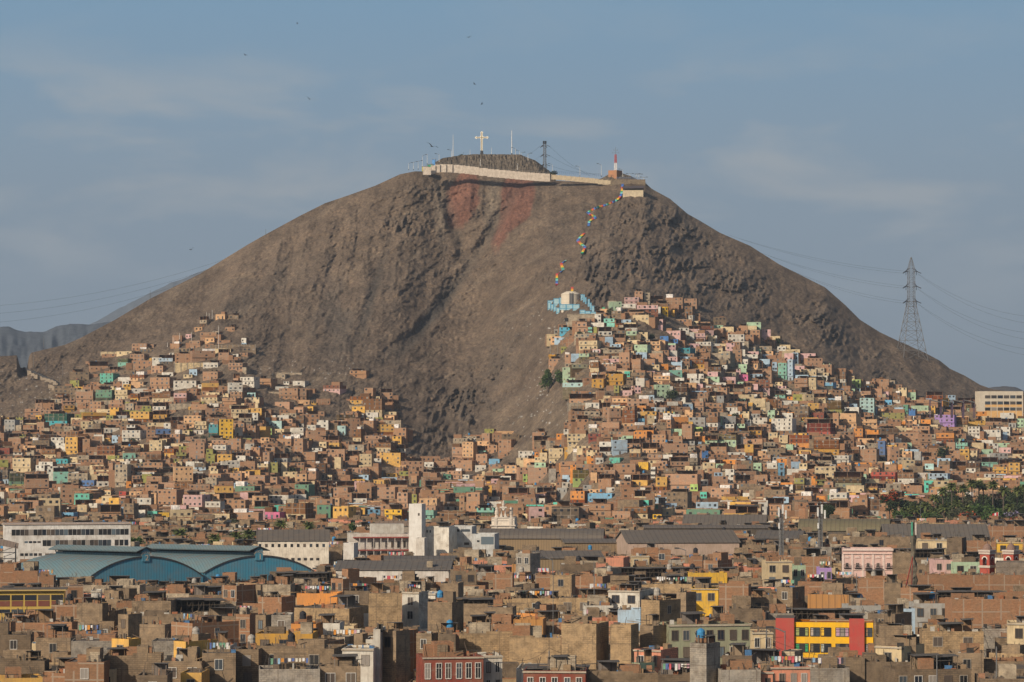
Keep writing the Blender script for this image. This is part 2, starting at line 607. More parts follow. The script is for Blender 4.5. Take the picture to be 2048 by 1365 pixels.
def make_hill():
    px = np.unique(np.concatenate([np.linspace(-500, -40, 40), np.linspace(-40, 2090, 1180), np.linspace(2090, 2500, 40)]))
    s = np.unique(np.concatenate([np.linspace(-0.03, 0.25, 70), np.linspace(0.25, 1.0, 460)]))
    PX, S = np.meshgrid(px, s)
    rp = np.interp(px, *zip(*RIDGE))
    sx, d0, d1, bl = zip(*SHAPE)
    k = np.exp(-np.linspace(-2, 2, 41) ** 2)
    k /= k.sum()

    def sm(v):
        v = np.interp(px, sx, v)
        return np.convolve(np.pad(v, 20, mode='edge'), k, 'valid')
    D0, D1, BL = sm(d0), sm(d1), sm(bl)
    PY0 = HOR + FPX * CAMH / D0
    rps = np.interp(px, *zip(*[r for r in RIDGE if not 34 < r[0] < 62]))
    nw = smooth01(S, 0.80, 0.97)
    PY = PY0 + ((rps * (1 - nw) + rp * nw) - PY0) * S
    D = D0 + (D1 - D0) * (S + 0.115 * np.sin(np.pi * np.clip(S, 0, 1))) + BL * np.sin(np.pi * np.clip(S, 0, 1))
    # erosion: ribs and gullies that run down the slope
    down = PX - (PX - 1010) * 0.33 * np.clip(1 - S, 0, 1)
    fade = smooth01(S, 0.02, 0.16) * (1 - 0.8 * smooth01(S, 0.93, 1.0))
    left = 1 - smooth01(PX, 1050, 1200)
    g1 = fbm(down / 88, S * 2.2, 3, 4, 0.5, True) - 0.55
    g2 = fbm(down / 24 + 2 * fbm(PX / 90, PY / 90, 8, 2), S * 7, 21, 3, 0.55, True) - 0.5
    g3 = fbm((PX - PY * 0.5) / 60, (PY + PX * 0.4) / 34, 5, 4, 0.55) - 0.5
    g4 = fbm(PX / 17 + PY / 30, PY / 13, 27, 4, 0.62) - 0.5
    D = D - fade * (15 * g1 + 2 * g2 * left + 9 * g3 + 5 * g4)
    # the steep dark chute right of the middle
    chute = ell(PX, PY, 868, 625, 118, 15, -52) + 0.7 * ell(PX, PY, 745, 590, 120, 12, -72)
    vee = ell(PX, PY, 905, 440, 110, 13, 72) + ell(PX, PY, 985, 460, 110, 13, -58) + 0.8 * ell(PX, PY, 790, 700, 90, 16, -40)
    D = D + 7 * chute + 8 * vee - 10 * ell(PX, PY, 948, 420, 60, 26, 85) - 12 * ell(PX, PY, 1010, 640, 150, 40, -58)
    rock = (0.35 + 0.75 * smooth01(fbm(PX / 30, PY / 22, 91, 3), 0.42, 0.6)) * np.clip(ell(PX, PY, 1270, 500, 110, 120, 20) * 1.05 + ell(PX, PY, 1180, 560, 60, 90) * 1.0 + ell(PX, PY, 1400, 540, 150, 90, 35) * 0.9 + ell(PX, PY, 1640, 650, 70, 50, 40) * 1.3 + ell(PX, PY, 1360, 440, 60, 40, 30)
                   + ell(PX, PY, 1500, 600, 120, 50, 35) * 0.7 + ell(PX, PY, 840, 375, 90, 38, -20) * 0.5 + ell(PX, PY, 890, 850, 150, 70, -50) * 1.15 + ell(PX, PY, 812, 452, 55, 28, -15) * .9 + ell(PX, PY, 690, 520, 40, 24) * .6 + ell(PX, PY, 1085, 560, 30, 24) * .8 + ell(PX, PY, 1010, 700, 90, 60, -50) * .35 + ell(PX, PY, 600, 580, 60, 40) * .4 + ell(PX, PY, 900, 570, 40, 60) * .35 + ell(PX, PY, 735, 805, 60, 50, -30) * 1.3 + ell(PX, PY, 950, 800, 100, 60, -50) * 0.9
                   + ell(PX, PY, 1075, 900, 60, 30, -30) + ell(PX, PY, 700, 480, 60, 30, -30) * 0.3 + ell(PX, PY, 500, 640, 50, 60) * 0.5 + ell(PX, PY, 1750, 730, 120, 30, 35) * 0.6, 0, 1.4)
    shear = (PX + PY * 0.35) / 26
    r1 = fbm(shear, PY / 46, 31, 5, 0.58, True) - 0.5
    r2 = fbm(PX / 11 + PY / 40, PY / 16, 41, 4, 0.6, True) - 0.5
    D = D - rock * fade * (16 * r1 + 14 * r2)
    fine = fbm(PX / 7, PY / 7, 51, 4, 0.6) - 0.5
    D = D - fade * (3.6 + 6 * rock) * fine
    # colours of the soil
    n1 = fbm(PX / 120, PY / 80, 61, 4)
    n2 = fbm(down / 13, S * 9, 71, 4, 0.6)
    n3 = fbm((PX * 0.7 + PY) / 16, (PX - PY * 0.6) / 90, 81, 4, 0.6)
    base = np.array([0.160, 0.118, 0.084])
    C = np.ones(PX.shape + (3,)) * base
    C *= (0.80 + 0.36 * n1)[..., None]
    C *= (0.84 + 0.32 * n2)[..., None]

    def lay(mask, c):
        nonlocal C
        mask = np.clip(mask, 0, 1)[..., None]
        C = C * (1 - mask) + np.array(c) * mask
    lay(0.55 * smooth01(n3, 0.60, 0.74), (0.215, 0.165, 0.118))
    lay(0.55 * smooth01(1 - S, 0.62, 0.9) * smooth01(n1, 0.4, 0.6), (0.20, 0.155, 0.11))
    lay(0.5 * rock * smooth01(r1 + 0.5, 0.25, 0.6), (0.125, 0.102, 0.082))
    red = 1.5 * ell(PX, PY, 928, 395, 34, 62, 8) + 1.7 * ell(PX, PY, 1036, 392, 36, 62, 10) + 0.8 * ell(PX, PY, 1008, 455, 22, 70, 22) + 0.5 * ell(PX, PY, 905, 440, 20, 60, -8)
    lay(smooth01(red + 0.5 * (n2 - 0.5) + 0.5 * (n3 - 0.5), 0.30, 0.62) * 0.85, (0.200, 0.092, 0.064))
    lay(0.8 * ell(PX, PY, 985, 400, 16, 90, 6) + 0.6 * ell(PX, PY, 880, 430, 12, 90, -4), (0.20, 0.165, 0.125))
    lay(0.6 * vee, (0.098, 0.082, 0.066))  # gully arms coloured darker than the slope beside them
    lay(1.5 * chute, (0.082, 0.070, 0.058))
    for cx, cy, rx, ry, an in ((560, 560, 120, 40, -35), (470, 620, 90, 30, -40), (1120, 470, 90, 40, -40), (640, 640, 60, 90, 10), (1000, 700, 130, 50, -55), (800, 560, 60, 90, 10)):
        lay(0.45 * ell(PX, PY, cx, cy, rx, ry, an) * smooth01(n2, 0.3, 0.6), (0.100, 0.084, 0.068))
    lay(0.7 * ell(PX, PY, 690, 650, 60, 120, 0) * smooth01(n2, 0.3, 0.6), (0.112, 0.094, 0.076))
    lay(0.8 * ell(PX, PY, 60, 790, 150, 60, 0) * smooth01(n3, 0.35, 0.6), (0.225, 0.170, 0.115))  # paler patches over the lower left shoulder
    paths = [((470, 640), (610, 600), (740, 620)), ((320, 720), (470, 700), (560, 745), (700, 750)), ((130, 690), (200, 688)), ((900, 445), (935, 530)), ((1015, 440), (960, 560), (905, 700), (740, 745)),
             ((590, 560), (720, 540), (900, 520)), ((500, 700), (640, 720), (760, 700)), ((1230, 372), (1190, 420), (1150, 470), (1140, 540)), ((640, 420), (760, 395), (830, 380)), ((1330, 420), (1450, 500), (1600, 590))]
    for pl in paths:
        for (ax, ay), (bx, by) in zip(pl, pl[1:]):
            tt = np.clip(((PX - ax) * (bx - ax) + (PY - ay) * (by - ay)) / ((bx - ax) ** 2 + (by - ay) ** 2), 0, 1)
            dd = np.hypot(PX - ax - tt * (bx - ax) + 10 * (n3 - 0.5), PY - ay - tt * (by - ay) + 14 * (n2 - 0.5))
            lay(0.45 * np.clip(1.6 - dd, 0, 1), (0.27, 0.205, 0.145))
    lit = (hash2(np.floor(PX / 2.0), np.floor(PY / 2.0), 5) > 0.985) * (ell(PX, PY, 50, 790, 130, 60) + ell(PX, PY, 1090, 790, 60, 90, 20) + ell(PX, PY, 1090, 650, 70, 40) + ell(PX, PY, 1050, 870, 90, 40, -20) + ell(PX, PY, 620, 740, 140, 30))
    built = np.zeros_like(PX)
    for cx, cy, rx, ry, an in ((330, 780, 230, 80, -15), (250, 880, 320, 90, 0), (600, 780, 130, 45, 0), (650, 880, 160, 60, 0), (1400, 760, 330, 110, 15), (1500, 880, 560, 110, 0), (1230, 700, 130, 80, 20)):
        built = np.maximum(built, ell(PX, PY, cx, cy, rx, ry, an))
    lay(0.75 * smooth01(built, 0.15, 0.4) * smooth01(n3, 0.3, 0.6), (0.225, 0.172, 0.120))
    lay(1.2 * lit, (0.5, 0.48, 0.44))
    # to world
    cy = (682.5 - PY) / FPX
    yy = math.cos(PITCH) - math.sin(PITCH) * cy
    zz = math.sin(PITCH) + math.cos(PITCH) * cy
    X, Y, Z = (PX - 1024) / FPX * D / yy, D, CAMH + zz * D / yy
    # beyond the ridge: a level top, then the far slope
    Xr, Yr, Zr, Cr = X[-1], Y[-1], Z[-1], C[-1]
    rows = []
    flat = smooth01(px, 790, 850) * (1 - smooth01(px, 1290, 1330))
    for off, dz in ((10, 0.5), (25, 3), (60, 14), (120, 40), (220, 90), (420, 200), (700, 300)):
        drop = dz * (1 - flat * (off < 130)) + flat * (off < 130) * (0.2 if off < 100 else 8)
        sc_ = 1 + off / Yr
        rows.append((Xr * sc_, Yr + off, np.maximum(Zr - drop, -2)))
    X = np.vstack([X] + [r[0] for r in rows])
    Y = np.vstack([Y] + [r[1] for r in rows])
    Z = np.vstack([Z] + [r[2] for r in rows])
    C = np.concatenate([C, np.repeat(Cr[None], len(rows), 0)], 0)
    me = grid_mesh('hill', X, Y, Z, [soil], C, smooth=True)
    o = link('hill', me)
    tag(o, 'bare brown cone-shaped hill rising behind the settlement', kind='structure')
    step = 2
    Xs, Ys, Zs = X[::step, ::step], Y[::step, ::step], Z[::step, ::step]
    h, w = Xs.shape
    i = np.arange(h * w).reshape(h, w)
    q = np.stack([i[:-1, :-1], i[:-1, 1:], i[1:, 1:], i[1:, :-1]], -1).reshape(-1, 4)
    vs = [tuple(v) for v in np.stack([Xs, Ys, Zs], -1).reshape(-1, 3).tolist()]
    fs = q.tolist()
    n = len(vs)
    vs += [(-2000, 0, 0), (2000, 0, 0), (2000, 1.2e4, 0), (-2000, 1.2e4, 0)]
    fs.append([n, n + 1, n + 2, n + 3])
    return BVHTree.FromPolygons(vs, fs)


BVH = make_hill()


def ground_z(x, y):
    h = BVH.ray_cast(Vector((x, y, 600)), Vector((0, 0, -1)))
    return h[0].z if h[0] is not None else 0.0


def hit(px, py):
    """Where the view ray through a photo pixel meets the ground."""
    o = Vector((0, 0, CAMH))
    d = (P(px, py, 1000) - o).normalized()
    h = BVH.ray_cast(o, d)
    return h[0]


def knoll(name, x0, x1, ytop, dist, depth, label, seed):
    """A rocky mound on the hill top: ytop is a list of (px, py) of its outline."""
    nx, ny = 150, 60
    u = np.linspace(x0, x1, nx)
    top = np.interp(u, *zip(*ytop))
    base = np.interp(u, *zip(*RIDGE))
    t = np.linspace(-1, 1, ny)
    U, T = np.meshgrid(u, t)
    zt = CAMH + (HOR - top) / FPX * dist
    zb = CAMH + (HOR - base) / FPX * (dist - 30) - 1.0
    prof = np.clip(np.minimum((T + 1) / 0.62, (1 - T) / 0.5), 0, 1)
    Z = zb + (zt - zb) * prof ** 0.8
    Y = dist + T * depth + 5 * (fbm(U / 9, T * 3, seed, 4, 0.6, True) - 0.5) * prof
    Z = Z + (fbm(U / 5, T * 6, seed + 9, 4, 0.6, True) - 0.62) * 3.0 * np.clip((zt - zb) / 12, 0, 1) * (prof > 0.02) * (prof < 0.97)
    X = (U - 1024) / FPX * Y
    k = 0.75 + 0.5 * fbm(U / 6, T * 7, seed + 4, 4)
    C = np.ones(U.shape + (3,)) * np.array([0.150, 0.122, 0.092]) * k[..., None]
    return tag(link(name, grid_mesh(name, X, Y, Z, [soil], C, smooth=False)), label, kind='structure')


knoll('hill_knoll', 845, 1112, [(845, 340), (868, 328), (885, 319), (915, 314), (945, 311), (1040, 311.5), (1056, 318), (1070, 323), (1085, 334), (1100, 345), (1112, 360)], 2490, 40, 'rugged rock mound carrying the summit cross', 5)
knoll('hill_mound', 1190, 1280, [(1190, 362), (1206, 356), (1220, 348), (1245, 347), (1262, 353), (1280, 362)], 2462, 14, 'small dark mound under the brick hut', 15)


def far_range(line, dist, depth, label, seed, col):
    u = np.arange(line[0][0], line[-1][0], 4.0)
    top = np.interp(u, *zip(*line)) + 5 * (fbm(u / 18, u * 0, seed, 4) - 0.5)
    t = np.linspace(0, 1, 40)
    U, T = np.meshgrid(u, np.concatenate([t, 1 + t[1:] * 1.0]))
    zt = CAMH + (HOR - top) / FPX * dist
    prof = 1 - np.abs(1 - T)
    wob = 1 + 0.35 * (fbm(U / 40, T * 3, seed + 2, 4, 0.55, True) - 0.5) * np.sin(np.pi * np.clip(prof, 0, 1))
    Z = (zt + 5) * prof ** 1.1 * wob - 5
    Y = dist - depth + T * depth
    X = (U - 1024) / FPX * Y
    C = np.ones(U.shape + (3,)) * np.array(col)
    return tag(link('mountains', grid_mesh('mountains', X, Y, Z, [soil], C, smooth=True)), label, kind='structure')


far_range([(-700, 760), (-300, 690), (-100, 660), (0, 654), (20, 655), (50, 665), (90, 664), (112, 652), (140, 648), (178, 650), (215, 645), (280, 640), (400, 650), (600, 720), (700, 800)], 7200, 1500, 'hazy blue-grey mountain range far beyond the hill', 3, (0.085, 0.098, 0.115))  # colour lightened towards blue: some distance haze is painted in
far_range([(40, 800), (120, 700), (170, 655), (205, 636), (262, 604), (325, 574), (380, 551), (430, 534), (600, 520), (800, 560), (1000, 700), (1100, 830)], 13000, 2500, 'second fainter mountain range behind the first', 13, (0.11, 0.125, 0.145))  # paler and bluer still, more painted haze for the greater distance
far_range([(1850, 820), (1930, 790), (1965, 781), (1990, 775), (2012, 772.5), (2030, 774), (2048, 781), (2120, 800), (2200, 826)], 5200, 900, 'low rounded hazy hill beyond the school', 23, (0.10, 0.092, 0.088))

# ------------------------------------------------------------------ haze
hz = MB()
hz.box(-9000, 9000, -500, 16500, -1, 1250, bottom=True)
hm = bpy.data.materials.new('haze_air')
hm.use_nodes = True
ht = hm.node_tree
ht.nodes.remove(ht.nodes['Principled BSDF'])
pv = ht.nodes.new('ShaderNodeVolumePrincipled')
pv.inputs['Color'].default_value = (0.50, 0.60, 0.74, 1)
pv.inputs['Density'].default_value = HAZE = 0.52e-4
pv.inputs['Anisotropy'].default_value = 0.0
ht.links.new(pv.outputs[0], ht.nodes['Material Output'].inputs['Volume'])
hb = hz.build('haze', [hm])
tag(hb, 'thin grey haze hanging over the city', kind='stuff')

# ------------------------------------------------------------------ windows, shared meshes
def win_mesh(w, h, kind):
    """A dark pane; 'framed' adds a proud surround with a mullion."""
    m = MB()
    if kind == 'pane':
        m.box(-w / 2, w / 2, -0.05, 0.05, 0, h, 0)
        return m.mesh('window', [M['pane']])
    m.box(-w / 2 - 0.1, -w / 2, -0.10, 0.05, -0.1, h + 0.1, 0)
    m.box(w / 2, w / 2 + 0.1, -0.10, 0.05, -0.1, h + 0.1, 0)
    m.box(-w / 2, w / 2, -0.14, 0.05, -0.12, 0, 0, bottom=True)
    m.box(-w / 2, w / 2, -0.10, 0.05, h, h + 0.1, 0, bottom=True)
    m.box(-0.03, 0.03, -0.085, 0.0, 0, h, 0)
    if h > 1.6:
        m.box(-w / 2, w / 2, -0.08, 0.0, h * 0.68, h * 0.68 + 0.05, 0, bottom=True)
    return m.mesh('window_frame', [M['any']])


_wc = {}


def window(parent, x, y, z, w, h, rz=0, framed=False, color=(0.30, 0.26, 0.21)):
    w, h = round(w * 5) / 5, round(h * 5) / 5
    k = (w, h, 'pane')
    if k not in _wc:
        _wc[k] = win_mesh(w, h, 'pane')
    if not framed:
        return link('window', _wc[k], parent, loc=(x, y, z), rz=rz)
    kf = (w, h, 'framed')
    if kf not in _wc:
        _wc[kf] = win_mesh(w, h, 'framed')
    f = link('window', _wc[kf], parent, color, (x, y, z), rz)
    link('pane', _wc[k], f, loc=(0, 0, 0))
    return f


def shell(m, x0, x1, y0, y1, zb, zt, par, fm, sm_, rm):
    """Four walls, a parapet of height par and a roof inside it. fm front material, sm_ side material, rm roof material."""
    t = 0.16
    a, b, c, d = (x0, y0), (x1, y0), (x1, y1), (x0, y1)
    for (p, q), mm in (((a, b), fm), ((b, c), sm_), ((c, d), sm_), ((d, a), sm_)):
        m.face(((*p, zb), (*q, zb), (*q, zt), (*p, zt)), mm)
    if par > 0:
        ia, ib, ic, id_ = (x0 + t, y0 + t), (x1 - t, y0 + t), (x1 - t, y1 - t), (x0 + t, y1 - t)
        zr = zt - par
        for (p, q, ip, iq) in ((a, b, ia, ib), (b, c, ib, ic), (c, d, ic, id_), (d, a, id_, ia)):
            m.face(((*p, zt), (*q, zt), (*iq, zt), (*ip, zt)), sm_)
            m.face(((*ip, zt), (*iq, zt), (*iq, zr), (*ip, zr)), sm_)
        m.face(((*ia, zr), (*ib, zr), (*ic, zr), (*id_, zr)), rm)
    else:
        m.face(((*a, zt), (*b, zt), (*c, zt), (*d, zt)), rm)


NOBJ = [0]


def house(name, loc, yaw, w, dp, h, col, rng, base=4.0, detail=True, kind='hill', win=None, feature=None):
    """A hillside or town house. Origin at the middle of the front wall, y into the house.
    Returns the Empty. The front is painted in col, the sides stay bare brick unless solid."""
    root = link(name, None, loc=loc, rz=yaw)
    floors = max(1, round(h / 2.75))
    fh = h / floors
    brick = col in ('brick',)
    solid = (not brick) and rng.random() < 0.55
    m = MB()
    mats = [M['brick'] if brick else M['paint'], M['brick'], M['roof'], M['adobe'] if col in ('adobe', 'ochre', 'darkadobe', 'sand') else (M['paint'] if solid else M['brick'])]
    if col in ('adobe', 'ochre', 'darkadobe', 'sand', 'concrete'):
        mats[0] = M['adobe']
        mats[3] = M['adobe']
    tone = COL[col]
    if brick:
        q = rng.random()
        f = 0.92 + 0.45 * rng.random()
        tone = (f * (1.0 + 0.05 * q), f * (0.97 + 0.12 * q), f * (0.88 + 0.28 * q))
    else:
        f = 0.88 + 0.2 * rng.random()
        tone = tuple(c * f for c in tone)
    par = rng.choice([0.0, 0.5, 0.8, 0.9])
    over = rng.choice([0, 0, 0.5, 0.7]) if floors > 1 else 0
    style = rng.random()
    feats = feature or ''
    top_open = floors > 1 and style < 0.20 and not feature
    shed = 0.20 <= style < 0.42
    room = 0.42 <= style < 0.68 and w > 5
    zt = h
    if top_open:
        zt = h - fh
    # lower storeys
    two = rng.random() if (not brick and floors > 1 and zt > fh + 1) else 1
    lo, up = (1, 0) if two < .22 else (0, 1) if two < .5 else (0, 0)
    if up or lo:
        over = over or 0.15
    if over:
        shell(m, -w / 2, w / 2, over, dp, -base, fh, 0, lo, 3, 2)
        shell(m, -w / 2, w / 2, 0, dp - 0.01, fh + 0.003, zt, par, up, 1 if up else 3, 2)
        m.face(((-w / 2, 0, fh + 0.003), (-w / 2, over, fh + 0.003), (w / 2, over, fh + 0.003), (w / 2, 0, fh + 0.003)), 2)
    else:
        shell(m, -w / 2, w / 2, 0, dp, -base, zt, par, 0, 3, 2)
    if rng.random() < 0.35:       # unfinished columns that stand above the roof
        for cx in (-w / 2 + 0.15, 0, w / 2 - 0.15):
            m.box(cx - 0.13, cx + 0.13, 0.02, 0.28, zt, zt + 0.9 + 0.5 * rng.random(), 2)
    if w > 5 and h > 4 and rng.random() < .3:      # a lower side wing of another age
        q = MB()
        sx = rng.choice([-1, 1])
        ww_, hh_ = rng.uniform(2.2, 4.5), zt * rng.uniform(.35, .75)
        xa, xb = sorted((sx * w / 2 + sx * .01, sx * (w / 2 + ww_)))
        shell(q, xa, xb, rng.uniform(-.8, 1.2), dp * .8, -base, hh_, .3, 0, 0, 1)
        rb = rng.random() < .65
        q.build('side_wing', [M['rawbrick'] if rb else M['adobe'], M['roof']], root, (.85, .8, .75) if rb else rng.choice([COL['sand'], COL['adobe']]))
    wl = m.build('wall', mats, root, tone)
    NOBJ[0] += 2
    if top_open:                    # open top storey: posts under a light roof, dark behind
        t = MB()
        for cx in (-w / 2 + 0.15, 0, w / 2 - 0.15):
            t.box(cx - 0.12, cx + 0.12, 0.03, 0.27, zt, h - 0.15, 0)
        t.box(-w / 2 + 0.02, w / 2 - 0.02, dp * 0.55, dp * 0.55 + 0.15, zt, h - 0.15, 0)
        t.box(-w / 2 + 0.02, -w / 2 + 0.17, 0.4, dp * 0.55, zt, h - 0.15, 0)
        t.box(-w / 2 + 0.02, w / 2 - 0.02, 0.03, dp * .56, zt + .01, zt + .03, 0)
        t.build('roof_terrace', [M['rawbrick']], root, (0.8, 0.75, 0.7))
        t = MB()
        t.box(-w / 2 - 0.3, w / 2 + 0.3, -0.4, dp * 0.7, h - 0.15, h, 0, bottom=True)
        t.build('roof', [M['tarsheet']], root)
        feats = 'open top storey'
    elif shed:
        t = MB()
        sw, sd, sh = w * rng.uniform(0.4, 0.8), dp * 0.4, rng.uniform(1.9, 2.4)
        sx = rng.uniform(-w / 2 + sw / 2, w / 2 - sw / 2)
        zz = zt - par + 0.01
        for ax in (-1, 1):
            t.box(sx + ax * (sw / 2 - 0.08) - 0.06, sx + ax * (sw / 2 - 0.08) + 0.06, 0.9, 1.0, zz, zz + sh, 0)
        t.box(sx - sw / 2 + 0.02, sx + sw / 2 - 0.02, 0.9 + sd, 1.0 + sd, zz, zz + sh, 0)
        t.box(sx - sw / 2 - 0.3, sx + sw / 2 + 0.3, 0.5, 1.3 + sd, zz + sh, zz + sh + 0.09, 1, bottom=True)
        t.build('roof_shed', [M['rawbrick'], M['tarsheet']], root, (0.75, 0.7, 0.65))
        feats = feats or 'sheet-roofed shed on top'
        NOBJ[0] += 1
    elif room:
        t = MB()
        rw, rd, rh = w * rng.uniform(0.35, 0.55), dp * 0.5, rng.uniform(2.0, 2.5)
        sx = rng.choice([-1, 1]) * (w / 2 - rw / 2 - 0.2)
        zz = zt - par + 0.01
        shell(t, sx - rw / 2, sx + rw / 2, 0.35, 0.35 + rd, zz, zz + rh, 0.2, 0, 0, 1)
        t.build('roof_room', [M['rawbrick'] if rng.random() < 0.7 else M['adobe'], M['roof']], root, (0.9, 0.85, 0.8) if rng.random() < 0.7 else COL['sand'])
        feats = feats or 'small room on its roof'
        NOBJ[0] += 1
    if detail:
        nwin = win or max(1, min(4, int(w / 2.6)))
        ww = min(1.5, w / nwin * 0.5)
        blank = rng.choice([.1, .3, .55]) if brick else rng.choice([.05, .15, .35])
        hh = rng.choice([1.0, 1.2, 1.2])
        ww *= rng.uniform(.65, 1.0)
        for fl in range(floors - (1 if top_open else 0)):
            yy = over if (fl == 0 and over) else 0
            for k in range(nwin):
                if rng.random() < blank:
                    continue
                cx = -w / 2 + (k + 0.5) * w / nwin + rng.uniform(-0.15, 0.15)
                if fl == 0 and k == nwin // 2 and rng.random() < 0.5:
                    window(root, cx, yy, 0.05, 1.0, 2.0)
                else:
                    window(root, cx, yy, fl * fh + rng.uniform(.85, 1.05), ww * rng.choice([1, 1, 1, .6]), hh)
                NOBJ[0] += 1
        if rng.random() < 0.5 and dp > 5:
            window(root, w / 2 * (1 if yaw < 0 or True else -1), dp * 0.5, (floors - 1) * fh + 0.9 if not top_open else 0.9, 1.0, 1.2, rz=math.pi / 2)
            NOBJ[0] += 1
    root['_f'] = feats
    root['_fl'] = floors
    root['_c'] = col
    root['_s'] = 1 if solid else 0
    return root


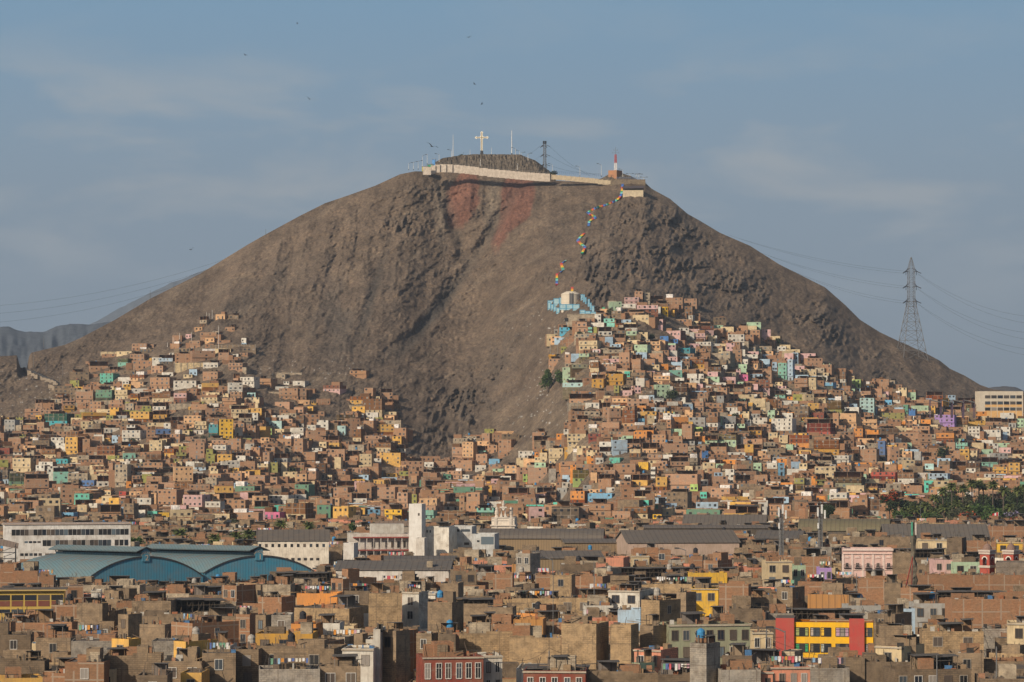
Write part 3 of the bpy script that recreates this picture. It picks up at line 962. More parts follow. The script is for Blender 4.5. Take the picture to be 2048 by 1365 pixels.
# ------------------------------------------------------------------ houses traced from the photograph
# each view: x offset; entries: x0 x1 top base colour, in a 3.1016x enlargement of the strip that starts at row 600
VIEWS = [(0, """1332 1400 88 118 peach,1205 1257 168 192 peach,1390 1460 168 195 brick,1268 1333 236 262 peach,1495 1530 236 264 white,1497 1530 266 290 ltblue,1168 1246 252 302 brick,1148 1190 212 238 pink,
1050 1117 270 302 brick,978 1078 340 402 ltblue,1080 1183 332 400 brick,1184 1342 315 378 brick,550 677 380 438 brick,725 797 362 410 mint,812 947 375 430 brick,1078 1226 392 428 white,1252 1358 388 422 white,
1408 1511 390 437 brick,612 708 455 518 turq2,672 735 413 452 brick,797 902 464 502 peach,805 896 508 546 peach,918 1063 480 556 brick,1065 1227 500 548 white,1170 1226 430 468 ltblue,1250 1357 444 495 brick,
1248 1362 515 566 gold,1482 1582 478 530 white,1445 1480 455 515 brick,585 700 557 630 green,704 797 557 620 cream,460 585 567 640 brick,803 860 580 632 gold,862 930 570 632 brick,930 1068 578 635 cream,
1071 1163 577 637 pink,1237 1355 605 645 cream,1380 1420 580 600 cream,1530 1588 575 600 paleturq,1370 1470 608 650 brick,940 1035 635 684 white,795 937 692 760 gold,940 1043 686 736 mustard,712 793 690 740 grey,
508 668 698 742 mustard,260 430 705 772 turq,20 98 742 820 grey,96 146 726 744 olive,393 465 655 700 mustard,382 467 612 653 brick,1290 1356 772 850 teal,1360 1450 740 865 yellow,1453 1495 790 846 white,
1200 1285 752 802 cream,1180 1270 808 832 white,640 745 793 823 white,640 686 825 885 gold,690 745 840 885 ltblue,745 880 808 880 white,965 1073 800 832 blue,396 488 850 957 gold,325 430 1040 1142 mint,
150 310 1080 1195 brick,762 845 950 985 mint,340 426 985 1015 turq,660 745 965 990 olive,1012 1083 922 980 gold,1090 1157 945 990 olive,1313 1408 900 962 white,1165 1275 885 985 brick,1415 1500 860 930 brick,
1200 1280 1012 1060 ltblue,672 702 1010 1150 brick,705 795 1020 1160 sand,372 460 1145 1260 brick,965 1105 1175 1275 brick,1265 1373 1250 1322 white,840 906 1302 1350 white,908 980 1310 1355 turq2,
983 1053 1318 1360 yellow,1057 1200 1300 1350 cream,372 462 1318 1360 sky,66 200 980 1070 cream,-20 65 918 955 maroon,75 140 925 965 white,498 592 1118 1155 blue,600 680 1090 1160 white,780 815 1125 1165 orange,
820 880 1110 1160 white,1400 1530 1240 1300 brick,475 543 1270 1315 cream,546 608 1262 1315 white,612 758 1270 1360 brick,760 835 1262 1360 adobe,1200 1260 1085 1140 brick,735 785 1188 1215 red,640 690 1185 1215 cream,
920 1010 870 940 cream,905 965 805 880 brick,980 1040 835 915 cream,1050 1120 830 885 brick,-30 30 1190 1270 white,-10 55 1050 1140 ltblue,60 150 1075 1150 green,250 350 925 985 cream,1530 1590 780 850 brick"""),
         (512, """653 788 613 705 cream,790 850 615 680 brick,502 558 752 835 paleturq,560 650 735 848 brick,595 655 800 880 cream,663 733 748 835 brick,733 868 772 840 gold,76 165 750 788 paleturq,0 66 785 852 gold,
68 100 797 833 lime,105 180 800 830 cream,310 375 775 805 white,313 440 810 872 brick,222 308 502 530 white,168 208 505 525 white,574 690 438 484 brick,408 528 530 572 pink,260 336 620 652 peach,340 376 632 650 gold,
380 465 612 650 brick,230 298 665 702 brick,302 358 660 690 gold,110 215 632 665 brick,0 98 487 530 brick,388 440 880 913 cream,443 520 885 920 gold,720 843 885 945 cream,845 930 895 945 white,637 722 955 1028 cream,
760 905 948 1020 gold,482 530 975 1052 cream,105 200 950 1012 grey,0 80 1015 1060 cream,340 415 918 940 white,1275 1352 880 1000 peach,1355 1430 905 962 mint,1432 1500 900 950 brick,1497 1588 865 955 brick,
1020 1150 970 1003 brick,1040 1105 1005 1040 white,1207 1348 995 1065 brick,1360 1438 955 1020 brick,1440 1515 985 1020 sky,1355 1430 1025 1060 white,1157 1213 1080 1112 green,1240 1328 1083 1110 white,
720 800 1115 1145 gold,803 880 1075 1100 gold,630 702 1085 1110 ltblue,475 560 1060 1120 brick,440 473 1085 1120 cream,432 468 1140 1225 grey,380 430 1160 1215 cream,735 870 1160 1240 brick,945 1000 1205 1265 olive,
70 210 1210 1270 white,236 315 1205 1240 white,555 695 1200 1262 white,175 315 1260 1360 cream,372 468 1272 1350 green,470 580 1282 1362 gold,40 155 1315 1360 hotpink,690 775 1300 1330 sky,790 910 1300 1362 yellow,
1030 1105 1305 1365 mint,1362 1480 1290 1345 mint,1165 1265 1250 1310 grey,1430 1515 1220 1245 white,230 296 860 960 brick,120 225 860 900 brick,560 640 935 1000 brick,955 1000 1090 1160 brick,870 945 1195 1290 brick"""),
         (1024, """290 362 170 215 cyan,258 288 180 212 grey,530 625 167 222 white,470 498 168 200 mint,505 528 168 205 olive,398 468 138 200 brick,930 970 42 95 yellow,972 1010 62 95 gold,1068 1122 38 120 white,858 940 120 152 pink,
860 940 154 182 pink,743 855 92 130 cream,565 640 115 140 mint,585 640 142 165 mint,640 690 120 168 orange,1090 1165 160 200 pink,1000 1110 298 326 teal,1235 1310 300 330 cream,1215 1360 330 370 sand,915 973 224 250 blue,
976 1032 243 268 blue,407 535 252 310 cream,245 300 292 320 blue,302 340 290 320 olive,222 310 337 362 mustard,222 310 364 412 brick,412 480 332 375 palegreen,365 475 400 448 greygreen,480 540 385 450 cream,
542 652 398 440 brick,490 572 462 545 mustard,575 695 458 530 mustard,740 800 338 455 brick,630 665 530 600 olive,695 733 442 478 turq2,303 487 513 567 paleturq,325 425 483 507 palegreen,345 520 580 645 brick,525 580 562 620 brick,
665 750 560 598 pink,870 985 470 525 peach,803 885 555 620 ltblue,888 985 525 605 palegreen,980 1060 435 468 mint,925 972 397 432 orange,1095 1197 367 425 mustard,768 835 655 690 orange,680 765 682 790 peach,
890 955 632 700 grey,957 1035 630 680 white,780 825 735 775 sky,335 465 830 905 cream,468 553 830 880 maroon,168 220 947 1012 cream,222 320 920 1010 cream,322 384 912 952 mustard,620 722 868 960 ltblue,
802 905 885 955 peach,920 1100 890 955 brick,1050 1120 770 870 brick,1125 1185 788 820 lime,1192 1280 730 790 white,1192 1275 838 900 palegreen,1278 1395 835 900 palegreen,1460 1552 785 860 mustard,1440 1500 895 972 gold,
1220 1335 885 960 brick,1175 1220 935 985 blue,1470 1588 730 775 white,1310 1402 640 690 white,1395 1467 462 497 hotpink,1210 1280 445 475 pink,1155 1190 458 490 white,1430 1465 367 400 white,1467 1525 362 420 peach,
1400 1460 398 430 palegreen,600 672 978 1010 turq2,515 570 978 1015 white,380 480 1055 1132 lime,740 845 1083 1152 gold,695 738 1085 1120 white,860 890 1035 1105 white,780 848 1005 1050 yellow,940 1160 1080 1180 brick,
1070 1123 1030 1075 cream,1102 1155 1142 1185 lime,1165 1210 1190 1230 turq2,1160 1220 1115 1150 white,458 628 1200 1255 sky,356 455 1185 1265 orange,275 345 1165 1235 grey,140 208 1230 1270 white,210 273 1190 1260 brick,
1315 1500 1220 1245 gold,1070 1300 1300 1340 green,870 930 1330 1362 yellow,470 620 1265 1345 brick,618 740 1310 1362 brick,90 225 1040 1140 brick,65 115 1080 1130 lime,1375 1505 1085 1145 brick,305 400 1130 160 white,
930 1000 1290 1340 cream,1490 1550 1010 1055 palegreen,400 480 715 790 brick,600 680 670 760 brick,950 1050 190 225 pink,1100 1165 270 300 pink,945 1030 352 378 pink,1215 1265 222 262 cream,810 890 365 400 brick,
700 800 860 920 brick,725 800 925 975 cream,1320 1380 770 820 white,1240 1310 640 700 brick,1130 1190 630 690 brick,1500 1588 1085 1130 brick,225 275 1015 1140 concrete,485 530 1070 1140 peach,530 620 1080 1170 brick"""),
         (1536, """-5 28 230 290 brick,55 115 288 315 white,120 155 368 500 ltblue,60 118 390 490 mint,25 58 385 440 ltblue,235 345 360 410 brick,195 305 430 468 cream,160 248 485 545 brick,250 300 482 558 cream,
520 577 493 543 lime,345 405 512 552 sky,40 108 560 607 mint,150 222 585 625 olive,225 290 585 640 cream,362 458 622 705 olive,565 663 608 700 paleturq,667 720 625 675 grey,772 820 575 640 white,722 770 620 655 sky,
235 392 738 842 red,265 350 698 735 maroon,15 155 735 835 white,85 155 700 735 white,0 62 822 880 cream,65 125 838 888 cream,125 262 838 912 orange,278 445 865 950 mustard,445 550 703 790 peach,565 680 740 785 peach,
690 855 700 740 olive,1028 1160 712 785 lilac,1062 1245 725 795 cream,1240 1315 785 850 white,1317 1448 805 875 white,1035 1158 825 890 orange,1160 1240 885 925 mint,872 915 675 720 blue,838 870 650 705 green,
680 728 875 990 blue,755 820 910 1010 brick,805 945 822 880 brick,540 678 925 1010 brick,905 950 940 1022 grey,455 500 890 925 white,270 400 970 1020 sand,402 505 965 1015 white,-10 60 1010 1085 white,60 105 1010 1090 sky,
290 368 1078 1148 olive,400 585 1065 1168 greygreen,635 795 1068 1120 red,800 908 1070 1140 white,910 970 1105 1140 cream,480 600 1150 1195 cream,603 680 1135 1195 gold,160 228 1105 1175 olive,1150 1262 1085 1132 brick,
1185 1250 925 985 gold,1262 1340 885 920 cream,1318 1430 975 1035 mint,1390 1488 1035 1080 gold,1490 1565 1010 1090 gold,1220 1290 1045 1070 white,970 1030 1015 1050 paleturq,1490 1540 735 790 grey,1542 1588 735 790 palegreen,
630 700 1235 1340 white,520 620 1230 1340 brick,125 155 1145 1200 white,0 150 1270 1345 brick,400 440 700 790 brick,570 640 540 590 brick,640 710 550 610 brick,870 1000 655 690 palegreen,1090 1200 660 700 brick,
940 1020 830 910 brick,1240 1300 935 985 cream,1320 1400 925 960 palegreen,1430 1510 915 950 pink,1515 1588 930 980 cream,290 360 1215 1250 orange,850 960 1150 1200 brick,720 800 1020 1060 brick"""),
         ]
COL['turq2'] = (0.12, 0.50, 0.38)
WORDS['turq2'] = 'sea green'
HS = 3.1016
HOUSES = []           # (image box, root or spec) for labels
SPOTS = []            # world circles taken
BOXES = []            # image boxes of traced things nobody may hide


def blocked(x, y, r):
    for (a, b, q) in SPOTS:
        if abs(a - x) < r + q and abs(b - y) < r + q and (a - x) ** 2 + (b - y) ** 2 < (r + q) ** 2:
            return True
    return False


def imgbox(x, y, z, w, dp, h, yaw):
    """Image box of a house and the parts of it that its front covers."""
    c, s = math.cos(yaw), math.sin(yaw)
    pts = []
    for lx, ly in ((-w / 2, 0), (w / 2, 0), (w / 2, dp), (-w / 2, dp)):
        wx, wy = x + lx * c - ly * s, y + lx * s + ly * c
        pts.append(proj((wx, wy, z)))
        pts.append(proj((wx, wy, z + h)))
    xs, ys = [p[0] for p in pts], [p[1] for p in pts]
    return min(xs), max(xs), min(ys), max(ys)


SPEC = []             # dicts, made into objects after all are placed


def put_spec(x, y, z, w, dp, h, col, yaw, traced, region, **kw):
    c, s = math.cos(yaw), math.sin(yaw)
    cx, cy = x - dp / 2 * s, y + dp / 2 * c
    SPOTS.append((cx, cy, 0.36 * max(w, dp)))
    b = imgbox(x, y, z, w, dp, h, yaw)
    SPEC.append(dict(x=x, y=y, z=z, w=w, dp=dp, h=h, col=col, yaw=yaw, traced=traced, box=b, region=region, **kw))
    if traced:
        BOXES.append((b[0] + 2, b[1] - 2, b[2] + 1, b[3] - 1, y))


rr = random.Random(5)
for off, txt in VIEWS:
    for e in txt.replace('\n', '').split(','):
        x0, x1, y0, y1, col = e.split()
        x0, x1, y0, y1 = [float(v) for v in (x0, x1, y0, y1)]
        if y1 < y0:
            y1 += 1000
        X0, X1, Y0, Y1 = off + x0 / HS, off + x1 / HS, 600 + y0 / HS, 600 + y1 / HS
        g = hit((X0 + X1) / 2, Y1 + 0.5)
        if g is None or g.y > 2440:
            continue
        d = g.y
        yaw = -R(rr.choice([12, 18, 22, 26, 16])) if rr.random() < 0.8 else R(rr.uniform(4, 16))
        w = (X1 - X0) / FPX * d / (math.cos(yaw) + 0.12)
        h = (Y1 - Y0) / FPX * d
        dp = max(4.0, min(9.0, w * rr.uniform(0.7, 1.1)))
        put_spec(g.x, d, g.z, w, dp, h, col, yaw, True, 'hill' if Y1 < 985 else 'town')

# ------------------------------------------------------------------ regions where more houses stand
SETTLE = [  # image polygons of the built-up ground
    [(-400, 940), (-400, 880), (-60, 850), (60, 838), (90, 812), (150, 770), (178, 735), (182, 712), (250, 706), (330, 690), (400, 650), (428, 628), (470, 632), (492, 665), (505, 700), (495, 745), (560, 755), (640, 770), (600, 800), (650, 825), (640, 850),
     (675, 850), (690, 850), (720, 800), (790, 800), (782, 850), (806, 870), (812, 920), (880, 935), (925, 900), (960, 880), (1010, 875), (1030, 900), (1000, 930), (1010, 960), (1050, 985), (-400, 990)],
    [(1010, 960), (1060, 920), (1075, 890), (1120, 860), (1150, 820), (1170, 800), (1130, 790), (1100, 750), (1120, 700), (1095, 690), (1120, 655), (1190, 640), (1215, 612), (1280, 605), (1385, 612), (1395, 645), (1450, 655), (1520, 670), (1550, 690),
     (1590, 705), (1640, 730), (1660, 745), (1720, 765), (1800, 780), (1830, 802), (1880, 805), (1955, 815), (1960, 840), (2400, 850), (2400, 990), (1010, 990)]]
HOLES = [[(1350, 625), (1240, 665), (1330, 690), (1370, 660)], [(1095, 725), (1135, 735), (1130, 790), (1080, 785)], [(1400, 700), (1430, 720), (1460, 725), (1410, 730)], [(340, 815), (385, 800), (380, 850), (345, 850)],
         [(740, 930), (800, 925), (790, 960), (745, 965)], [(1095, 800), (1155, 805), (1130, 870), (1090, 900)], [(505, 745), (560, 740), (560, 850), (510, 800)], [(1955, 780), (2060, 780), (2060, 842), (1958, 842)],
         [(300, 655), (395, 640), (400, 660), (330, 695)]]


def inside(poly, x, y):
    c = False
    j = len(poly) - 1
    for i in range(len(poly)):
        xi, yi = poly[i]
        xj, yj = poly[j]
        if (yi > y) != (yj > y) and x < (xj - xi) * (y - yi) / (yj - yi) + xi:
            c = not c
        j = i
    return c


def hides_traced(b, y, lim=0.05):
    for (a0, a1, b0, b1, ty) in BOXES:
        if y < ty and b[0] < a1 and b[1] > a0 and b[2] < b1 and b[3] > b0:
            ov = (min(b[1], a1) - max(b[0], a0)) * (min(b[3], b1) - max(b[2], b0))
            if ov > lim * (a1 - a0) * (b1 - b0) or (lim < .05 and ov > 90):
                return True
    return False


def pick_color(px, py, rng):
    r = rng.random()
    if px > 1150 and py < 800:
        pal = 'brick ' * 10 + 'adobe adobe adobe sand sand cream cream white white pink pink ltblue palegreen peach'
    elif px < 1000:
        pal = 'brick ' * 11 + 'adobe adobe white sand sand cream cream white gold peach olive'
    else:
        pal = 'brick ' * 11 + 'adobe adobe ltblue sand cream cream white white gold peach palegreen grey orange'
    return rng.choice(pal.split())


rr = random.Random(77)
py = 606.0
while py < 990:
    px = -400 + rr.uniform(0, 10)
    while px < 2400:
        qx, qy = px + rr.uniform(-6, 6), py + rr.uniform(-4, 4)
        px += 11
        if not any(inside(p, qx, qy) for p in SETTLE) or any(inside(p, qx, qy) for p in HOLES):
            continue
        if (qx < 520 and qy < 775 or 500 < qx < 700 and qy < 810) and rr.random() < 0.86:
            continue
        if qx > 1150 and qy < 655 and rr.random() < 0.6:
            continue
        g = hit(qx, qy)
        if g is None or g.y > 2430:
            continue
        w = rr.choice([rr.uniform(4, 7), rr.uniform(6, 10), rr.uniform(8, 14), rr.uniform(9, 15)])
        dp = rr.uniform(5, 8)
        fl = rr.choice([1, 1, 2, 2, 2, 2, 3, 3]) if qy > 850 else rr.choice([1, 1, 1, 1, 2, 2, 3])
        h = fl * 2.6 + rr.uniform(-0.4, 0.5)
        yaw = -R(rr.uniform(3, 24)) if rr.random() < 0.8 else R(rr.uniform(2, 16))
        if blocked(g.x, g.y + dp / 2, 0.30 * max(w, dp)):
            continue
        b = imgbox(g.x, g.y, g.z, w, dp, h, yaw)
        if hides_traced(b, g.y):
            continue
        put_spec(g.x, g.y, g.z, w, dp, h, pick_color(qx, qy, rr), yaw, False, 'hill')
    py += 4.2

# ------------------------------------------------------------------ landmarks
def facade(x0, x1, yt, H, yaw=0.0, d=None):
    """Middle of a front wall whose top edge runs between photo columns x0 and x1, its near corner at row yt and height H."""
    d = d or FPX * (CAMH - H) / (yt - HOR)
    X0, X1 = (x0 - 1024) / FPX, (x1 - 1024) / FPX
    a = abs(yaw)
    if yaw <= 0:
        w = d * (X1 - X0) / (math.cos(a) + X0 * math.sin(a))
        near = Vector((X1 * d, d, 0))
        mid = near - Vector((math.cos(yaw), math.sin(yaw), 0)) * w / 2
    else:
        w = d * (X1 - X0) / (math.cos(a) - X1 * math.sin(a))
        near = Vector((X0 * d, d, 0))
        mid = near + Vector((math.cos(yaw), math.sin(yaw), 0)) * w / 2
    return mid, w, d


LAND = []     # (px, py, phrase, radius) fixed points that labels refer to


def reserve(mid, w, dp, yaw, x0, x1, y0, y1):
    c, s = math.cos(yaw), math.sin(yaw)
    n = max(1, int(w / 5))
    for i in range(n):
        for j in range(max(1, int(dp / 5))):
            lx, ly = -w / 2 + (i + 0.5) * w / n, min(dp, 2.5 + 5 * j)
            SPOTS.append((mid.x + lx * c - ly * s, mid.y + lx * s + ly * c, 2.8))
    BOXES.append((x0, x1, y0, y1, mid.y - 3))


def quadtext(s, size, parent, x, y, z, color, rz=0, name='lettering', ext=0.02):
    cu = bpy.data.curves.new('lettering', 'FONT')
    cu.body = s
    cu.size = size
    cu.extrude = ext
    cu.align_x = 'CENTER'
    cu.materials.append(M['any'])
    t = bpy.data.objects.new('t', cu)
    SC.collection.objects.link(t)
    bpy.context.view_layer.update()
    me = bpy.data.meshes.new_from_object(t)
    bpy.data.objects.remove(t)
    me.materials.clear()
    me.materials.append(M['any'])
    o = link(name, me, parent, color)
    o.location = (x, y, z)
    o.rotation_euler = (math.pi / 2, 0, rz)
    return o


# --- steel lattice work
def lattice(m, base, top, w0, w1, n, r, mm=0, base2=None):
    """Four tapering legs with crossed bracing; widths w0 -> w1."""
    base, top = Vector(base), Vector(top)
    cs = [(-1, -1), (1, -1), (1, 1), (-1, 1)]

    def pt(k, t):
        w = w0 + (w1 - w0) * t
        p = base + (top - base) * t
        return p + Vector((cs[k][0] * w / 2, cs[k][1] * w / 2, 0))
    lv = [1 - (1 - i / n) ** 1.25 for i in range(n + 1)] if w0 > 2 * w1 else [i / n for i in range(n + 1)]
    for k in range(4):
        m.beam(pt(k, 0), pt(k, 1), r * 1.6, mm)
        for a, b in zip(lv, lv[1:]):
            m.beam(pt(k, a), pt((k + 1) % 4, b), r, mm)
            m.beam(pt((k + 1) % 4, a), pt(k, b), r, mm)
            m.beam(pt(k, b), pt((k + 1) % 4, b), r, mm)


def pylon():
    g = hit(1820, 700)
    d = 2330.0
    k = d / FPX
    zg = CAMH + (HOR - 700) * k
    root = thing('pylon', 'tall grey lattice pylon standing on the hill shoulder above the houses', 'pylon', ((1823 - 1024) * k, d, zg), R(12))
    H = (700 - 515) * k

    def Y(py):
        return (700 - py) * k
    m = MB()
    lattice(m, (0, 0, -8), (0, 0, Y(603)), 52 * k, 13 * k, 7, 0.19)
    m.build('leg_frame', M['steel'], root)
    m = MB()
    lattice(m, (0, 0, Y(603)), (0, 0, Y(537)), 12.5 * k, 11.5 * k, 7, 0.13)
    lattice(m, (0, 0, Y(537)), (0, 0, Y(515)), 11 * k, 0.6, 3, 0.12)
    m.build('mast', M['steel'], root)
    for py in (541, 571, 601):
        m = MB()
        for s in (-1, 1):
            for q in (-1, 1):
                m.beam((s * 5 * k, q * 5 * k, Y(py) + 1.6), (s * 11 * k, q * 2 * k, Y(py) - 0.6), 0.28)
                m.beam((s * 5 * k, q * 5 * k, Y(py) - 1.2), (s * 11 * k, q * 2 * k, Y(py) - 0.6), 0.28)
            m.beam((s * 11 * k, 0, Y(py) - 0.6), (s * 19 * k, -2, Y(py) - 2.2), 0.55)
            m.beam((s * 11 * k, 0, Y(py) - 0.6), (s * 11 * k, 0, Y(py) - 3.6), 0.3)
        m.build('crossarm', M['darkmetal'], root)
    return root, k, Y


pyl, kk, YY = pylon()
LAND.append((1823, 640, 'steel pylon', 60))


def wire(label, a, b, sag, r=0.10, name='power_line', group=None, m_='darkmetal'):
    a, b = Vector(a), Vector(b)
    pts = [a + (b - a) * t - Vector((0, 0, sag * 4 * t * (1 - t))) for t in [i / 14 for i in range(15)]]
    m = MB()
    m.tube(pts, r, 4, 0, False)
    o = m.build(name, M[m_])
    tag(o, label, 'power line', group)
    return o


ords = 'uppermost second third fourth fifth sixth'.split()
for i, (ya, yb, yc) in enumerate([(541, 470, 590), (545, 478, 607), (571, 500, 624), (575, 509, 640), (601, 530, 657), (605, 540, 672)]):
    a = P(1808 if i % 2 else 1812, ya + 2, 2328)
    wire('%s thin line running from the pylon down behind the hill' % ords[i], a, P(1455 + 25 * i, yb, 2470), 4, 0.05, group='lines from the pylon towards the hill')
    a = P(1836 if i % 2 else 1832, ya + 4, 2328)
    wire('%s thin line leaving the pylon towards the frame edge' % ords[i], a, P(2110, yc + 45, 2150), 9, 0.055, group='lines from the pylon over the town')
for i, (ya, yb) in enumerate([(606, 512), (622, 528), (640, 545)]):
    wire('%s line crossing the sky beside the bare slope' % ['upper', 'middle', 'lower'][i], P(-90, ya + 10, 2500), P(470 - 20 * i, yb, 2560), 9, 0.06, group='lines crossing the sky over the mountains')


def dark_tower():
    d, k = 2475.0, 2475.0 / FPX
    z0 = CAMH + (HOR - 348) * k
    root = thing('transmission_tower', 'narrow dark lattice tower with three pairs of arms on the hill top', 'pylon', ((1089.5 - 1024) * k, d, z0), R(20))
    m = MB()
    lattice(m, (0, 0, -3), (0, 0, 25 * k), 8.5 * k, 4.8 * k, 3, 0.12)
    lattice(m, (0, 0, 25 * k), (0, 0, 61 * k), 4.8 * k, 4.2 * k, 5, 0.10)
    m.build('mast', M['steel'], root)
    m = MB()
    lattice(m, (0, 0, 61 * k), (0, 0, 66 * k), 5 * k, 5 * k, 1, 0.2)
    m.box(-2.5 * k, 2.5 * k, -2.5 * k, 2.5 * k, 61 * k, 61.6 * k, bottom=True)
    m.build('head_cage', M['darkmetal'], root)
    for zz in (59, 40, 20):
        m = MB()
        for s in (-1, 1):
            m.beam((s * 2 * k, 0, zz * k), (s * 9 * k, -2, (zz - 4) * k), 0.4)
            m.beam((s * 2 * k, 0, (zz - 2) * k), (s * 7.5 * k, 2.5, (zz - 5.5) * k), 0.3)
        m.build('crossarm', M['darkmetal'], root)
    for i, zz in enumerate((56, 37, 17)):
        y = 348 - zz
        wire('%s line sloping from the dark tower towards the brick hut' % ['highest', 'middle', 'lowest'][i], P(1098, y, d), P(1180 + 12 * i, 352 - 2 * i, 2500), 2, 0.06, group='lines right of the dark tower')
        wire('%s line sloping from the dark tower towards the cross mound' % ['highest', 'middle', 'lowest'][i], P(1081, y, d), P(1030 + 14 * i, y + 28 - 3 * i, 2560), 1.5, 0.06, group='lines left of the dark tower')


dark_tower()
LAND.append((1089, 310, 'dark lattice tower', 30))


def cross():
    d, k = 2490.0, 2490.0 / FPX
    z0 = CAMH + (HOR - 313) * k
    root = thing('summit_cross', 'tall white cross with trefoil ends on a dark flared stone base', 'cross', ((963.5 - 1024) * k, d, z0 - 0.5), R(-8))
    m = MB()
    prof = [(12.5, -2), (12, 0), (8.5, 2.5), (6.3, 6), (5.0, 9.5), (5.0, 11.5), (4.2, 12.6), (3.0, 13.6)]
    m.lathe([(r * k * 0.5 * 1.42, z * k) for r, z in prof], n=4)
    p = m.build('pedestal', mat_flat('dark_stone', (0.055, 0.055, 0.060), 0.9, n=0.3, scale=0.6), root)
    p.rotation_euler.z = math.pi / 4
    white = mat_flat('cross_white', (0.80, 0.74, 0.60), 0.5, n=0.05)
    m = MB()
    q = 4.0 * k / 2
    qa = 1.35 * k
    zt, za = 50.5 * k, 39.5 * k
    m.box(-q, q, -0.5, 0.5, 12.5 * k, zt, 0, bottom=True)
    m.box(-12 * k, -q, -0.48, 0.48, za - qa, za + qa, 0, bottom=True)
    m.box(q, 12 * k, -0.48, 0.48, za - qa, za + qa, 0, bottom=True)
    # curved gussets at the crossing
    for sx in (-1, 1):
        for sz in (-1, 1):
            n = 6
            R0 = 3.2 * k
            pts = [(sx * q, za + sz * qa)]
            arc = [(sx * (q + R0 - R0 * math.sin(t)), za + sz * (qa + R0 - R0 * math.cos(t))) for t in [i / n * math.pi / 2 for i in range(n + 1)]]
            for (ax, az), (bx, bz) in zip(arc, arc[1:]):
                for yy in (-0.42, 0.42):
                    m.face([(pts[0][0], yy, pts[0][1]), (ax, yy, az), (bx, yy, bz)], 0)
                m.face([(ax, -0.42, az), (bx, -0.42, bz), (bx, 0.42, bz), (ax, 0.42, az)], 0)
    for cx, cz, dx, dz in ((0, zt, 0, 1), (-12 * k, za, -1, 0), (12 * k, za, 1, 0)):
        for ox, oz in ((dx * 0.3, dz * 0.3), (dz * 1.3 - dx * 0.9, dx * 1.3 - dz * 0.9), (-dz * 1.3 - dx * 0.9, -dx * 1.3 - dz * 0.9)):
            px, pz = cx + ox * k, cz + oz * k
            n = 8
            rr_ = 1.5 * k
            ring = [(px + rr_ * math.cos(2 * math.pi * i / n), pz + rr_ * math.sin(2 * math.pi * i / n)) for i in range(n)]
            m.face([(x, -0.55, z) for x, z in ring], 0)
            m.face([(x, 0.55, z) for x, z in ring[::-1]], 0)
            for i in range(n):
                a, b = ring[i], ring[(i + 1) % n]
                m.face([(a[0], 0.55, a[1]), (b[0], 0.55, b[1]), (b[0], -0.55, b[1]), (a[0], -0.55, a[1])], 0)
    m.build('cross_body', white, root)
    m = MB()
    m.box(-0.3, 0.3, -0.62, -0.50, 14 * k, zt - 1 * k, 0, bottom=True)
    m.box(-11.5 * k, -0.3, -0.60, -0.50, za - 0.22, za + 0.22, 0, bottom=True)
    m.box(0.3, 11.5 * k, -0.60, -0.50, za - 0.22, za + 0.22, 0, bottom=True)
    m.build('centre_groove', mat_flat('groove', (0.30, 0.24, 0.14), 0.8), root)


cross()
LAND.append((963, 290, 'white cross', 40))


def poleobj(name, label, cat, px, pyb, pyt, d, r0=0.3, r1=0.15, white=True, lamp=0, group=None, base=True):
    """A street or flag pole: pyb foot row, pyt tip row; lamp -1/1 side of the arm, 2 both."""
    k = d / FPX
    z0 = CAMH + (HOR - pyb) * k
    h = (pyb - pyt) * k
    root = thing(name, label, cat, ((px - 1024) * k, d, z0 - 0.4), 0, group)
    m = MB()
    m.tube([(0, 0, 0), (0, 0, h * 0.92)], [r0, r1], 7)
    m.build('pole', M['white'] if white else M['steel'], root)
    if base:
        m = MB()
        m.tube([(0, 0, 0), (0, 0, h * 0.12)], [r0 * 1.15, r0 * 1.12], 7)
        m.build('base_band', M['darkmetal'], root)
    for s in ((-1, 1) if lamp == 2 else (lamp,) if lamp else ()):
        m = MB()
        a = 1.9 + h * 0.06
        m.tube([(0, 0, h * 0.88), (s * a * 0.5, 0, h * 0.96), (s * a, 0, h)], 0.12, 5)
        m.build('lamp_arm', M['steel'], root)
        m = MB()
        m.box(s * a - 0.7 + s * 0.4, s * a + 0.7 + s * 0.4, -0.25, 0.25, h - 0.15, h + 0.22, bottom=True)
        m.build('lamp_head', M['darkmetal'], root)
    return root


poleobj('flagpole', 'very tall bare white flagpole on the cross mound', 'pole', 1023.5, 312, 255, 2492, 0.42, 0.22)
LAND.append((1023, 285, 'tall white flagpole', 20))
poleobj('radio_mast', 'slim white mast rising left of the cross', 'pole', 906, 330, 262, 2478, 0.36, 0.12)
nl = ('first second third fourth fifth sixth seventh eighth ninth tenth eleventh twelfth').split()
lamps = [(817, 339, 324, 2438, 1), (826.5, 339, 322, 2440, 1), (836, 338, 320, 2442, 1), (844.5, 334, 308, 2446, 1), (854, 328, 305, 2452, 0), (878, 325, 306, 2462, -1), (903, 315, 298, 2470, -1), (940, 312, 296, 2484, 0), (983, 311, 292, 2486, 0),
         (1031, 312, 294, 2488, -1), (1039, 314, 299, 2490, -1), (1042.5, 314, 303, 2486, 1), (1056, 322, 305, 2470, 1), (1105, 346, 326, 2448, -1), (1160, 352, 331, 2440, -1), (1203, 353, 326, 2440, -1), (1246, 355, 337, 2438, -1),
         (960.5, 332, 316, 2444, 0), (1035, 341, 324, 2442, 0), (1260, 351, 346, 2452, 2), (1273, 353, 346, 2440, 1), (1278, 354, 347, 2438, 2), (1288, 359, 353, 2434, 2)]
